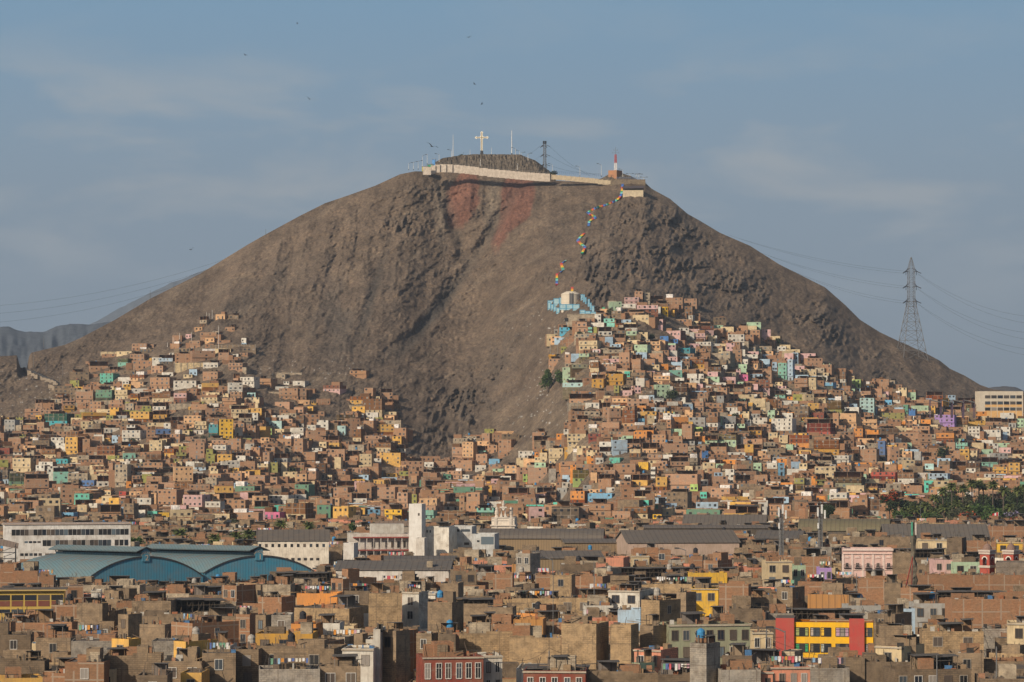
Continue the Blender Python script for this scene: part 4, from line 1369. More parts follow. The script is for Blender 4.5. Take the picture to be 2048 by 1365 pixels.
for i, (x, b, t, d, s) in enumerate(lamps):
    if i < 3:
        w = '%s short lamp post on the edge of the summit terrace, counted from the slope' % nl[i]
    elif x < 960:
        w = '%s lamp post between the slope edge and the white cross' % nl[i - 3]
    elif x < 1060:
        w = '%s pole between the white cross and the dark tower' % nl[i - 8 if i < 13 else i - 12]
    else:
        w = '%s lamp post between the dark tower and the end of the summit' % nl[i - 13 if i < 17 else i - 15]
    poleobj('lamp_post', w, 'lamp post', x, b, t, d, 0.20, 0.10, True, s, 'lamp posts along the summit')


def summit_wall():
    pts = [(846, 341, 2430), (862, 336, 2434), (880, 333, 2436), (905, 333.5, 2438), (930, 336, 2438), (958, 339, 2438), (975, 342, 2438), (1010, 345, 2438), (1040, 348, 2438), (1078, 351, 2438), (1100, 352, 2436)]
    m = MB()
    sn = MB()
    for (ax, ay, ad), (bx, by, bd) in zip(pts, pts[1:]):
        n = max(1, int((bx - ax) / 9))
        for i in range(n):
            t0, t1 = i / n, (i + 1) / n
            x0, x1 = ax + (bx - ax) * t0, ax + (bx - ax) * t1
            yt = ay + (by - ay) * (t0 + t1) / 2 - 4.0
            d = ad + (bd - ad) * t0 - 9
            a, b = P(x0, yt, d), P(x1, yt, d)
            m.box(a.x, b.x - 0.02, d, d + 0.6, a.z - 8 * d / FPX - 3, a.z)
            m.box(a.x - 0.1, a.x + 0.35, d - 0.12, d + 0.7, a.z - 8 * d / FPX - 3, a.z + 0.35)
    root = thing('retaining_wall', 'long whitewashed retaining wall curving below the cross mound', 'wall')
    o = m.build('wall', M['paint'], root, (0.66, 0.57, 0.47))
    r = MB()
    for (ax, ay, ad), (bx, by, bd) in zip(pts, pts[1:]):
        a, b = P(ax, ay - 4.0, ad - 9), P(bx, by - 4.0, bd - 9)
        for q in (0.9, 1.3):
            r.beam(a + Vector((0, 0.2, q)), b + Vector((0, 0.2, q)), 0.08)
    r.build('railing', M['steel'], root)
    m = MB()
    xs = [1103 + i * 9.3 for i in range(14)]
    root = thing('stepped_wall', 'cream parapet wall stepping down along the summit road', 'wall')
    for i, x in enumerate(xs):
        yt = 350 + i * 0.85 + (1.2 if i > 9 else 0)
        a, b = P(x, yt, 2424), P(x + 9.3, yt, 2424)
        m.box(a.x, b.x - 0.03, 2424, 2424.6, a.z - 3.6, a.z)
        m.box(a.x - 0.12, a.x + 0.4, 2423.85, 2424.8, a.z - 3.6, a.z + 0.5)
    m.build('wall', M['paint'], root, (0.60, 0.49, 0.33))
    r = MB()
    a, b = P(1100, 344, 2426), P(1205, 352, 2426)
    for q in (0.0, 0.8):
        r.beam(a + Vector((0, 0, q)), b + Vector((0, 0, q)), 0.1)
    for i in range(28):
        p = a + (b - a) * (i / 27)
        r.beam(p - Vector((0, 0, 1)), p + Vector((0, 0, 0.9)), 0.1)
    r.build('railing', mat_flat('blue_rail', (0.10, 0.16, 0.30)), root)


summit_wall()
LAND.append((980, 345, 'white summit wall', 60))


def summit_bits():
    k = 2440 / FPX
    # brick hut and its striped mast
    z = CAMH + (HOR - 350) * k
    g = thing('brick_hut', 'square roofless-looking brick hut carrying the red and white mast', 'hut', ((1232 - 1024) * k, 2455, z), R(-35))
    m = MB()
    shell(m, -3.9, 3.9, -3.9, 3.9, -2.5, 4.6, 0.6, 0, 0, 1)
    m.build('wall', [M['rawbrick'], M['roof']], g, (1.25, 1.1, 1.0))
    m = MB()
    m.box(-4.9, -3.92, -1, 1, -1, 2.2)
    m.build('annex', [M['darkmetal']], g)
    g = thing('antenna_mast', 'red and white striped antenna mast above the brick hut', 'antenna', ((1233 - 1024) * k, 2457, z + 4), 0)
    for i in range(4):
        m = MB()
        lattice(m, (0, 0, i * 3.3), (0, 0, (i + 1) * 3.3), 2.0 - i * 0.22, 1.8 - i * 0.22, 3, 0.22)
        m.build('mast_section', [M['any']], g, (0.75, 0.72, 0.7) if i < 2 else (0.42, 0.10, 0.10))
    m = MB()
    m.tube([(0, 0, 13), (0, 0, 19)], 0.12, 5)
    for zz, ww in ((14.6, 2.6), (16.6, 1.4)):
        m.beam((-ww, 0, zz), (ww, 0, zz), 0.14)
        for s in (-1, 1):
            m.beam((s * ww, 0, zz - 0.6), (s * ww, 0, zz + 0.9), 0.16)
    m.build('aerial', [M['steel']], g)
    LAND.append((1232, 335, 'brick hut on the summit', 25))
    # open-sided lookout
    k2 = 2395 / FPX
    zz = CAMH + (HOR - 388.5) * k2
    g = thing('lookout_shelter', 'long open-sided shelter with dark roof and cream parapet near the summit', 'shelter', ((1266 - 1024) * k2, 2392, zz), R(-6))
    w = 41 * k2
    m = MB()
    m.box(-w / 2, w / 2, 0, 0.3, -4, 2.9, bottom=True)
    m.box(w / 2 - 0.3, w / 2, 0.3, 6, -4, 2.9)
    m.build('parapet', [M['paint']], g, (0.60, 0.50, 0.34))
    m = MB()
    for i in range(5):
        x = -w / 2 + 0.3 + i * (w - 0.6) / 4
        m.box(x - 0.15, x + 0.15, 0.05, 0.25, 2.9, 4.6)
    m.box(-w / 2, w / 2, 5.4, 5.6, -2, 4.6)
    m.box(-w / 2, w / 2, 0.3, 5.4, 2.6, 2.8)
    m.build('post_row', [M['darkmetal']], g)
    m = MB()
    m.face([(-w / 2 - .5, -1, 4.5), (w / 2 + .5, -1, 4.5), (w / 2 + .5, 6, 6.4), (-w / 2 - .5, 6, 6.4)])
    m.face([(-w / 2 - .5, -1, 4.3), (-w / 2 - .5, 6, 6.2), (w / 2 + .5, 6, 6.2), (w / 2 + .5, -1, 4.3)])
    m.face([(-w / 2 - .5, -1, 4.3), (w / 2 + .5, -1, 4.3), (w / 2 + .5, -1, 4.5), (-w / 2 - .5, -1, 4.5)])
    m.face([(w / 2 + .5, -1, 4.3), (w / 2 + .5, 6, 6.2), (w / 2 + .5, 6, 6.4), (w / 2 + .5, -1, 4.5)])
    m.build('roof', [mat_flat('dark_tile', (0.085, 0.07, 0.075), 0.8)], g)
    LAND.append((1266, 380, 'lookout shelter', 20))
    # small things at the road head
    def hut(lab, px, py, w, h, col, d=2428, nm='kiosk', roofc=None):
        kx = d / FPX
        g = thing(nm, lab, 'kiosk', ((px - 1024) * kx, d, CAMH + (HOR - py) * kx), R(-10))
        m = MB()
        m.box(-w / 2, w / 2, 0, w * 0.8, -1.5, h)
        m.build('wall', [M['any']], g, col)
        m = MB()
        m.box(-w / 2 - .3, w / 2 + .3, -.3, w * 0.8 + .3, h, h + 0.25, bottom=True)
        m.build('roof', [M['any']], g, roofc or (0.3, 0.28, 0.25))
    hut('small white kiosk at the head of the summit wall', 860, 344, 4.0, 2.4, (0.65, 0.62, 0.58))
    hut('yellow-green stall beside the white kiosk on the terrace', 850, 338, 5.0, 1.8, (0.45, 0.42, 0.08), 2436)
    hut('green awning booth behind the yellow stall', 860, 333, 4.0, 1.6, (0.05, 0.30, 0.18), 2446)
    hut('bright blue booth at the end of the flagpole terrace', 1033, 314, 3.2, 1.5, (0.03, 0.18, 0.55), 2484)
    hut('blue and white notice cabinet near the slim mast', 867, 327, 2.2, 3.4, (0.12, 0.30, 0.60), 2450)
    m = MB()
    kx = 2430 / FPX
    for i in range(26):
        a = P(1232 + i * 2.45, 357.5 + (0 if i < 14 else (i - 14) ** 1.55 * 0.28), 2434)
        m.box(a.x - 0.12, a.x + 0.12, a.y, a.y + 0.2, a.z - 0.5, a.z + 1.3)
        if i:
            m.beam(p_, a + Vector((0, 0.1, 1.1)), 0.12)
        p_ = a + Vector((0, 0.1, 1.1))
    tag(m.build('lookout_railing', [mat_flat('rail_blue', (0.16, 0.20, 0.28))]), 'thin blue railing round the summit lookout edge', 'railing')
    m = MB()
    a, b = P(1216, 367, 2418), P(1290, 369, 2420)
    m.box(a.x + 2, b.x, 2419, 2419.6, a.z - 5, a.z + 3.0)
    for i in range(8):
        x = a.x + 3 + i * (b.x - a.x - 3) / 7
        m.box(x - 0.2, x + 0.2, 2418.7, 2419, a.z - 5, a.z + 3.1)
    tag(m.build('lookout_wall', [M['adobe']], color=(0.24, 0.19, 0.135)), 'brown stone wall under the summit lookout railing', 'wall')


summit_bits()


# --- painted stairs
RAIN = [(0.78, 0.50, 0.03), (0.05, 0.40, 0.20), (0.25, 0.62, 0.60), (0.05, 0.12, 0.40), (0.09, 0.22, 0.55), (0.62, 0.07, 0.07), (0.70, 0.25, 0.05)]


def stairs():
    def v(x, y):
        return 1060 + x / 4.266, 360 + y / 4.266
    runs = [([(735, -4), (768, 20)], 12), ([(790, 35), (785, 90), (776, 132), (742, 172), (692, 196)], 24), ([(692, 196), (640, 216), (596, 226), (548, 246), (492, 276)], 22), ([(492, 276), (522, 298), (566, 318), (528, 334), (504, 356), (500, 392)], 26),
            ([(462, 455), (430, 486), (406, 514)], 24), ([(406, 514), (440, 546), (472, 570)], 24), ([(472, 570), (456, 600), (440, 632)], 24), ([(305, 685), (268, 712)], 14), ([(266, 712), (284, 765)], 26), ([(284, 768), (248, 792)], 12),
            ([(230, 800), (228, 892)], 26), ([(360, 915), (360, 952)], 26), ([(627, 1088), (630, 1140), (652, 1172)], 24)]
    where = ['top flight beside the summit wall end', 'long straight flight beside the lookout shelter', 'flight running sideways under the shelter', 'hairpin flight above the rock outcrops', 'upper leg of the middle zigzag', 'middle leg of the zigzag',
             'lower leg of the middle zigzag', 'short spur at the head of the lower zigzag', 'steep flight below the short spur', 'thin slanting flight in the lower zigzag', 'tall straight flight above the water tank', 'short flight directly above the water tank', 'lowest flight beside the tank fence']
    sh = 0
    mats = []
    for i, c in enumerate(RAIN):
        mats.append(mat_flat('stair_paint_%s' % 'yellow green mint navy blue red orange'.split()[i], c, 0.7, n=0.1))
    for (pts, wpx), lab in zip(runs, where):
        pts = [v(*p) for p in pts]
        m = MB()
        L = [0]
        for a, b in zip(pts, pts[1:]):
            L.append(L[-1] + math.hypot(b[0] - a[0], b[1] - a[1]))
        n = max(2, int(L[-1] / 1.4))
        hw = wpx / 4.266 / 2 * .8

        def at(s):
            x = float(np.interp(s, L, [p[0] for p in pts]))
            y = float(np.interp(s, L, [p[1] for p in pts]))
            return x, y
        for i in range(n):
            s0, s1 = L[-1] * i / n, L[-1] * (i + 1) / n
            q = []
            xa, ya = at(s0)
            xb, yb = at(s1)
            dx, dy = xb - xa, yb - ya
            steep = abs(dy) > abs(dx) * 0.6
            ox, oy = (hw, 0) if steep else (hw * 0.35, hw * 0.75)
            for (x, y, sg) in ((xa, ya, -1), (xa, ya, 1), (xb, yb, 1), (xb, yb, -1)):
                g = hit(x, y)
                o = P(x + sg * ox, y + sg * oy, g.y - 3.0)
                q.append(o)
            m.face(q[::-1], (i // 2 + sh) % 7)
            f = [p + Vector((0, 2.5, -1.5)) for p in q]
            for a, b, c_, d_ in ((q[0], q[1], f[1], f[0]), (q[1], q[2], f[2], f[1]), (q[2], q[3], f[3], f[2]), (q[3], q[0], f[0], f[3])):
                m.face([a, b, c_, d_], (i // 2 + sh) % 7)
        sh += n // 2
        o = m.build('painted_stairs', mats)
        tag(o, 'rainbow-striped hillside stairs, ' + lab, 'stairs', 'rainbow stairs climbing the hill')


stairs()
LAND.append((1165, 480, 'rainbow stairs', 40))


# --- water tank and its fence
def tank():
    def v(x, y):
        return 1060 + x / 4.266, 360 + y / 4.266
    g = hit(1141, 612)
    d = g.y
    k = d / FPX
    z0 = CAMH + (HOR - 608) * k
    yb = (608 - 590) * k
    root = thing('water_tank', 'big round cream water tank inside the pale blue fence', 'water tank', ((1141.5 - 1024) * k, d + 3, z0), 0)
    m = MB()
    m.lathe([(19 * k, -6), (19 * k, yb), (19.4 * k, yb + 0.02), (19.4 * k, yb + 0.5), (18 * k, yb + 0.9), (3, yb + 2.4), (0.1, yb + 2.5)], n=40)
    m.build('tank_wall', [M['clean']], root, (0.66, 0.58, 0.46))
    m = MB()
    m.box(-0.7, 0.7, -19.3 * k - 0.4, -19 * k + 0.1, -1, yb + 0.8)
    for s in (-0.9, 0.9):
        m.box(s - 0.1, s + 0.1, -19.3 * k - 0.8, -19 * k + 0.1, -1, yb + 1.6)
    m.build('ladder', [M['steel']], root)
    t = quadtext('SEDAPAL', 1.5, root, 8.6 * k, -19 * k + 1.3, 3.2, (0.05, 0.13, 0.35), rz=R(28))
    LAND.append((1141, 600, 'round water tank', 40))
    # concrete platform
    gg = hit(1170, 642)
    kk2 = gg.y / FPX
    o = thing('concrete_platform', 'bare concrete retaining block under the tank fence', 'retaining wall', ((1165 - 1024) * kk2, gg.y - 1, gg.z - 1), R(-6))
    m = MB()
    m.box(-31 * kk2, 34 * kk2, 0, 12, -3, 5.2)
    m.box(-31 * kk2 - .3, 34 * kk2 + .3, -.3, 12.2, 5.2, 5.6, bottom=True)
    m.build('wall', [M['adobe']], o, COL['sand'])
    m = MB()
    m.box(-3, 3, -3.5, -.02, -3, 2.0)
    m.build('step', [M['adobe']], o, COL['concrete'])
    m = MB()
    m.box(-12, -9.4, -.08, .1, .5, 3.0)
    m.build('door', [M['pane']], o)
    blue = mat_flat('fence_blue', (0.10, 0.32, 0.48), 0.7, n=0.1)
    runs = [('front row of fence panels under the water tank', [(252, 1062, 1100), (308, 1062, 1100), (364, 1062, 1104), (422, 1062, 1104)]),
            ('staggered fence panels left of the water tank', [(150, 1044, 1100), (176, 1062, 1104), (200, 1076, 1114), (222, 1092, 1132), (252, 1104, 1146)]),
            ('upper fence panels behind the left end of the tank', [(150, 1040, 1060), (200, 1024, 1062), (250, 1006, 1058), (270, 1004, 1056)]),
            ('fence panels climbing just right of the water tank', [(432, 978, 1018), (452, 980, 1036), (468, 1004, 1050), (482, 1014, 1052)]),
            ('fence panels stepping down at the outer right edge', [(492, 1018, 1070), (510, 1050, 1100), (526, 1076, 1130), (548, 1070, 1130)]),
            ('lowest fence panels on the concrete block', [(424, 1110, 1136), (470, 1120, 1140), (515, 1128, 1160), (562, 1136, 1166)])]
    for i, (lab, pts) in enumerate(runs):
        root = thing('panel_fence', 'pale blue ' + lab, 'fence', group='pale blue fences round the water tank')
        for a, b in zip(pts, pts[1:]):
            (x0, y0), (x1, _), (_, y1) = v(a[0], min(a[1], b[1] + 6)), v(b[0], b[1]), v(a[0], a[2])
            gq = hit((x0 + x1) / 2, y1 + 0.6)
            dd = gq.y - 1.8 if i != 5 else gg.y + .2
            if i == 0:
                dd = min(dd, d - 4.5)
            A, B = P(x0, y1, dd), P(x1, y0, dd)
            m = MB()
            m.box(A.x, B.x, dd, dd + 0.15, A.z - 1.0, B.z, 0)
            for (qa, qb, qc, qd) in ((A.x, B.x, B.z - 0.35, B.z + 0.05), (A.x, B.x, A.z - 0.05, A.z + 0.3)):
                m.box(qa, qb, dd - 0.12, dd - 0.002, qc, qd, 1, bottom=True)
            for xx in (A.x, B.x - 0.35):
                m.box(xx, xx + 0.35, dd - 0.14, dd - 0.004, A.z - 1.0, B.z + 0.1, 1)
            m.build('panel', [M['clean'], blue], root, (0.38, 0.58, 0.64))


tank()


# --- school with orange bands
def school():
    d = hit(2002, 846).y - 3
    k = d / FPX
    mid, w, _ = facade(1958, 2046, 0, 0, R(3), d)
    zt = CAMH + (HOR - 783) * k
    zb = CAMH + (HOR - 845) * k
    root = thing('school_building', 'cream four-storey school with orange bands at the end of the hill', 'building', (mid.x, mid.y, zb), R(3))
    h = zt - zb
    m = MB()
    shell(m, -w / 2, w / 2, 0, 14, -8, h, 0.6, 0, 0, 1)
    m.build('wall', [M['clean'], M['roof']], root, (0.62, 0.54, 0.42))
    x0 = -w / 2 + w * 0.125
    cw = (w - w * 0.125 - 0.6) / 6
    fh = 13.2 * k
    for i in range(4):
        zt_ = h - 8 * k - i * 12.2 * k
        for j in range(6):
            if i < 3:
                window(root, x0 + (j + 0.5) * cw, 0, zt_ - 6.4 * k, cw * 0.84, 6.2 * k)
            elif j in (0, 1, 2, 4):
                window(root, x0 + (j + 0.5) * cw, 0, zt_ - 4 * k, cw * 0.75, 1.2)
    for i in (1, 2):
        m = MB()
        z1 = h - 8 * k - i * 12.2 * k - 6.6 * k
        z0_ = (h - 8 * k - (i + 1) * 12.2 * k + 0.3) if i < 2 else -7
        for j in range(6):
            m.box(x0 + j * cw + 0.35, x0 + (j + 1) * cw - 0.05, -0.06, 0.02, z0_, z1, bottom=True)
        m.build('orange_band', [M['clean']], root, (0.72, 0.42, 0.16))
    reserve(mid, w, 14, R(3), 1956, 2048, 783, 838)
    LAND.append((2002, 812, 'cream school', 50))
    # saw-tooth frames beside the school
    for i, x in enumerate((1861, 1883, 1905.5, 1928)):
        dd = 1965
        kq = dd / FPX
        g = thing('canopy_frame', '%s tilted canopy frame counted from the hillside towards the school' % nl[i], 'canopy', ((x - 1024) * kq, dd, CAMH + (HOR - 817) * kq), 0, 'tilted canopies beside the school')
        m = MB()
        for a in (0, 21 * kq):
            m.box(a - .2, a + .2, 0, .3, -6, (17 if a == 0 else 13) * kq)
            m.box(a - .2, a + .2, 5, 5.3, -6, (17 if a == 0 else 13) * kq)
        m.build('post_row', [mat_flat('purple_steel', (0.09, 0.06, 0.09))] if i == 0 else [bpy.data.materials['purple_steel']], g)
        m = MB()
        A, B = (0, -0.6, 17.5 * kq), (22 * kq, -0.6, 12.5 * kq)
        m.face([A, B, (B[0], 6, B[2]), (A[0], 6, A[2])])
        m.face([(A[0], 6, A[2] - .5), (B[0], 6, B[2] - .5), (B[0], -.6, B[2] - .5), (A[0], -.6, A[2] - .5)])
        m.face([(A[0], -.6, A[2] - .5), (B[0], -.6, B[2] - .5), B, A])
        m.build('roof', [M['steel']], g)


school()


# --- road at the pass, its stepped parapet and poles
def road():
    pts = [(47, 737), (58, 741), (68, 745), (80, 750), (95, 757), (108, 762), (117, 767), (119, 771), (112, 773), (100, 774)]
    L = []
    for x, y in pts:
        g = hit(x, y)
        L.append(g)
    m = MB()
    for a, b in zip(L, L[1:]):
        m.face([a + Vector((0, -2.5, 0.6)), b + Vector((0, -2.5, 0.6)), b + Vector((0, 4, 0.9)), a + Vector((0, 4, 0.9))])
        m.face([a + Vector((0, -2.5, -3)), b + Vector((0, -2.5, -3)), b + Vector((0, -2.5, 0.6)), a + Vector((0, -2.5, 0.6))])
    o = m.build('road', [mat_roof('asphalt', (0.06, 0.06, 0.062))])
    tag(o, 'narrow dark road curving through the pass', kind='structure')
    w = MB()
    wp = [(55, 743), (62, 748), (68, 751), (75, 754), (83, 757), (91, 759), (99, 761), (106, 764), (112, 768), (116, 771)]
    for i, ((ax, ay), (bx, by)) in enumerate(zip(wp, wp[1:])):
        g = hit((ax + bx) / 2, (ay + by) / 2 + 1)
        a, b = P(ax, ay, g.y - 3), P(bx, ay, g.y - 3)
        w.box(a.x, b.x - 0.02, g.y - 3, g.y - 2.3, a.z - 2.6, a.z + 0.4)
        w.box(a.x - 0.1, a.x + 0.5, g.y - 3.15, g.y - 2.2, a.z - 2.6, a.z + 0.8)
    tag(w.build('parapet_wall', [M['paint']], color=(0.42, 0.34, 0.25)), 'pale stepped parapet along the upper bend of the pass road', 'wall')
    w = MB()
    wp = [(97, 772), (104, 774), (112, 776), (120, 779), (128, 778), (135, 781), (143, 784)]
    for (ax, ay), (bx, by) in zip(wp, wp[1:]):
        g = hit((ax + bx) / 2, (ay + by) / 2 + 1)
        a, b = P(ax, ay, g.y - 3), P(bx, ay, g.y - 3)
        w.box(a.x, b.x - 0.02, g.y - 3, g.y - 2.3, a.z - 3, a.z + 0.6)
        w.box(a.x - 0.1, a.x + 0.5, g.y - 3.15, g.y - 2.2, a.z - 3, a.z + 1.0)
    tag(w.build('parapet_wall', [M['paint']], color=(0.45, 0.36, 0.26)), 'lower parapet wall under the road bend by the houses', 'wall')
    for x, b, t, lab in ((87, 698, 670, 'lone bare pole on the skyline before the far mountains'), (67, 737, 703, 'white-footed pole at the entrance of the pass'), (92, 750, 716, 'white-footed pole beside the road wall'), (125, 754, 726, 'white-footed pole above the road bend'),
                         (119.5, 773, 752, 'short pole at the lower road bend'), (155, 780, 750, 'white-footed pole by the uppermost brick house'), (300, 600, 578, 'tiny pole on the skyline of the long slope'), (531, 472, 456, 'small pole on the ridge line of the slope')):
        g = hit(x, b) or P(x, b, 2400)
        poleobj('utility_pole', lab, 'pole', x, b, t, g.y - 1, 0.16, 0.10, False, 0, 'poles on the slope')
    for i, (x, b, t) in enumerate(((413, 640, 622), (418, 640, 624), (424, 640, 617), (383, 690, 662), (359, 680, 664), (437, 712, 645), (346, 690, 672), (335, 695, 683))):
        g = hit(x, b) or P(x, b, 2300)
        poleobj('utility_pole', '%s thin pole among the highest houses of the pass-side settlement' % nl[i], 'pole', x, b, t, g.y - 6, 0.15, 0.10, True, 0, 'poles above the houses')


road()
LAND.append((90, 760, 'pass road', 50))


def arched(m, x0, x1, y0, y1, ze, zr, n, wall, roof, base=-1.0):
    """Roof curved across x, running along y, with its two curved gables. Returns profile."""
    pr = []
    hw = (x1 - x0) / 2
    rise = zr - ze
    Rr = (hw * hw + rise * rise) / (2 * rise)
    th = math.asin(min(1, hw / Rr))
    for i in range(n + 1):
        t = -th + 2 * th * i / n
        pr.append(((x0 + x1) / 2 + Rr * math.sin(t), zr - Rr + Rr * math.cos(t)))
    return pr


def market():
    """Two blue halls side by side, each an arched roof with a raised ridge vent."""
    blue = mat_sheet('blue_sheet', 0.8)
    rib = mat_sheet('ribbed_roof', 0.7)
    defs = [(174.5, 407, 1104.5, 1166, 1146.6, 850, 866, '2', 'first blue arched market hall, marked two, beside the white office block', 290, -25, 14),
            (407, 628, 1102.5, 1147, 1143, 867, 878, '1', 'second blue arched market hall, marked one, farther from the white office block', 511.5, -30, 14)]
    for (x0, x1, yap, ya, yb, d0, d1, num, lab, xc, sx, sy) in defs:
        A = Vector(((x0 - 1024) / FPX * d0, d0, 0))
        B = Vector(((x1 - 1024) / FPX * d1, d1, 0))
        w = (B - A).length
        yaw = math.atan2(B.y - A.y, B.x - A.x)
        root = thing('market_hall', lab, 'market hall', A, yaw)
        ze = CAMH - (((ya + yb) / 2) - HOR) / FPX * (d0 + d1) / 2
        zr = CAMH - ((yap + 9.5) - HOR) / FPX * (d0 + d1) / 2
        cb = math.cos(-yaw), math.sin(-yaw)
        ax = Vector((sx * cb[0] - sy * cb[1], sx * cb[1] + sy * cb[0]))      # hall axis in local coordinates (halls are skewed to their fronts)
        pr = arched(None, 0, w, 0, 0, ze, zr, 20, 0, 0)
        m = MB()
        base = 2.6
        m.face([(0, 0, base), (w, 0, base)] + [(x, 0, z) for x, z in pr[::-1]], 0)
        m.face([(w + ax.x, ax.y, -1), (ax.x, ax.y, -1)] + [(x + ax.x, ax.y, z) for x, z in pr], 0)
        m.face([(ax.x, ax.y, -1), (0, 0, -1), (0, 0, ze), (ax.x, ax.y, ze)], 0)
        m.face([(w, 0, -1), (w + ax.x, ax.y, -1), (w + ax.x, ax.y, ze), (w, 0, ze)], 0)
        m.build('wall', [blue], root, (0.045, 0.21, 0.31))
        m = MB()
        for (xa, za), (xb, zb) in zip(pr, pr[1:]):
            o = 0.25
            m.face([(xa - ax.x * 0.01, -0.3, za + o), (xb - ax.x * 0.01, -0.3, zb + o), (xb + ax.x * 1.01, ax.y * 1.01, zb + o), (xa + ax.x * 1.01, ax.y * 1.01, za + o)], 0)
            m.face([(xa, -0.3, za - 0.15), (xb, -0.3, zb - 0.15), (xb, -0.3, zb + o), (xa, -0.3, za + o)], 1)
        m.build('roof', [rib, M['darkmetal']], root, (0.115, 0.195, 0.22))
        # skylight strips
        m = MB()
        for i in range(9):
            t = 0.08 + i * 0.105
            for q in (6, 7, 8):
                (xa, za), (xb, zb) = pr[q - 1], pr[q]
                m.face([(xa + ax.x * t, ax.y * t, za + .30), (xb + ax.x * t, ax.y * t, zb + .30), (xb + ax.x * (t + .012), ax.y * (t + .012), zb + .30), (xa + ax.x * (t + .012), ax.y * (t + .012), za + .30)])
        m.build('skylight', [M['any']], root, (0.22, 0.15, 0.12))
        # ridge vent with the numbered gable
        xm = w / 2
        vw = 14.5 / FPX * d0
        zt = CAMH - (yap - HOR + (3 if num == '1' else -6)) / FPX * (d0 + d1) / 2
        zt = zr + 2.35
        v = MB()
        v.face([(xm - vw / 2 - .1, -.35, zr - 1.2), (xm + vw / 2 + .1, -.35, zr - 1.2), (xm + vw / 2 + .1, -.35, zt - .75), (xm, -.35, zt + .3), (xm - vw / 2 - .1, -.35, zt - .75)], 0)
        v.face([(xm - vw / 2 - .1, 0.9, zr - 1.2), (xm - vw / 2 - .1, -.35, zr - 1.2), (xm - vw / 2 - .1, -.35, zt - .75), (xm - vw / 2 - .1, 0.9, zt - .75)], 0)
        v.face([(xm + vw / 2 + .1, -.35, zr - 1.2), (xm + vw / 2 + .1, 0.9, zr - 1.2), (xm + vw / 2 + .1, 0.9, zt - .75), (xm + vw / 2 + .1, -.35, zt - .75)], 0)
        v.build('vent_gable', [blue], root, (0.05, 0.215, 0.31))
        v = MB()
        for s in (-1, 1):
            xx = xm + s * vw / 2
            v.face([(xx, 0.9, zr - .6), (xx + ax.x, ax.y + .9, zr - .6), (xx + ax.x, ax.y + .9, zr + .9), (xx, 0.9, zr + .9)][::s], 0)
            v.face([(xx - s * .6, 0.9, zr + .9), (xx - s * .6 + ax.x, ax.y + .9, zr + .9), (xx - s * .6 + ax.x, ax.y + .9, zt), (xx - s * .6, .9, zt)][::s], 1)
            for i in range(12):
                px_, py_ = xx + ax.x * i / 11, .9 + ax.y * i / 11
                v.box(px_ - .12, px_ + .12, py_ - .12, py_ + .12, zr + .85, zt - .3, 1)
        v.build('vent_wall', [blue, M['darkmetal']], root, (0.10, 0.20, 0.26))
        v = MB()
        for s in (-1, 1):
            q = [(xm, -.9, zt + .45), (xm + s * (vw / 2 + 1.9), -.9, zt - 0.75), (xm + s * (vw / 2 + 1.9) + ax.x * 1.03, ax.y * 1.03, zt - 0.75), (xm + ax.x * 1.03, ax.y * 1.03, zt + .45)]
            v.face(q if s < 0 else q[::-1], 0)
            v.face([(a, b, c - .2) for a, b, c in (q[::-1] if s < 0 else q)], 0)
            v.face([(xm, -.9, zt + .25), (xm + s * (vw / 2 + 1.9), -.9, zt - .95), (xm + s * (vw / 2 + 1.9), -.9, zt - .75), (xm, -.9, zt + .45)], 1)
        v.build('vent_roof', [rib, M['darkmetal']], root, (0.11, 0.17, 0.19))
        quadtext(num, 2.1, root, xm + .3, -.40, zr - .9, (0.50, 0.40, 0.30))
        word = 'SECCION'
        for i, ch in enumerate(word):
            t = (i - 3) / 3 * 0.95
            o = quadtext(ch, .72, root, xm + 1.65 * math.sin(t), -.40, zr - .35 + 1.35 * math.cos(t), (0.50, 0.40, 0.30))
            o.rotation_euler = (math.pi / 2, 0, 0)
        # canopy and dark loading side below the front
        v = MB()
        v.box(8 if num == '2' else 0.2, w, -3.2, .0, 2.45, 2.6, bottom=True)
        v.build('canopy', [M['tarsheet']], root)
        v = MB()
        v.box(0, w, 0.5, .8, -1, base, 0)
        v.build('shopfront', [M['pane']], root)
        if num == '1':
            v = MB()
            v.box(-2, 6.5, -3.0, -2.8, .2, 2.4, 0)
            v.build('banner', [M['clean']], root, (0.50, 0.03, 0.04))
        mid = (A + B) / 2
        reserve(mid, w, 24, yaw, x0, x1, yap, ya + 3)
        for t in (0.3, 0.6, 0.9):
            for q in range(7):
                SPOTS.append((A.x + (B.x - A.x) * q / 6 + sx * t, A.y + (B.y - A.y) * q / 6 + sy * t, 4))
        LAND.append((xc, 1135, ('first' if num == '2' else 'second') + ' blue market hall', 70))


market()


def block(name, lab, x0, x1, yt, H, yaw, dp, mats, col, rows=(), yb=None, par=0.5, d=None, cat='building', frame=None, phrase=None, base=-1):
    """A plain block with rows of windows: each row (z from the top, x fraction from, x fraction to, count, width, height)."""
    mid, w, d = facade(x0, x1, yt, H, yaw, d)
    if d and yt:
        H = CAMH - (yt - HOR) / FPX * d
    root = thing(name, lab, cat, mid, yaw)
    m = MB()
    shell(m, -w / 2, w / 2, 0, dp, base, H, par, 0, 0, 1)
    m.build('wall', [mats, M['roof']], root, col)
    for (zt, fa, fb, n, ww, hh) in rows:
        for i in range(n):
            x = -w / 2 + w * (fa + (fb - fa) * (i + .5) / n)
            window(root, x, 0, H - zt - hh, ww, hh, 0, frame is not None, frame or (0, 0, 0))
    reserve(mid, w, dp, yaw, x0, x1, yt, yb or yt + 30)
    if phrase:
        LAND.append(((x0 + x1) / 2, (yt + (yb or yt + 30)) / 2, phrase, (x1 - x0) / 2))
    return root, w, H, d, mid


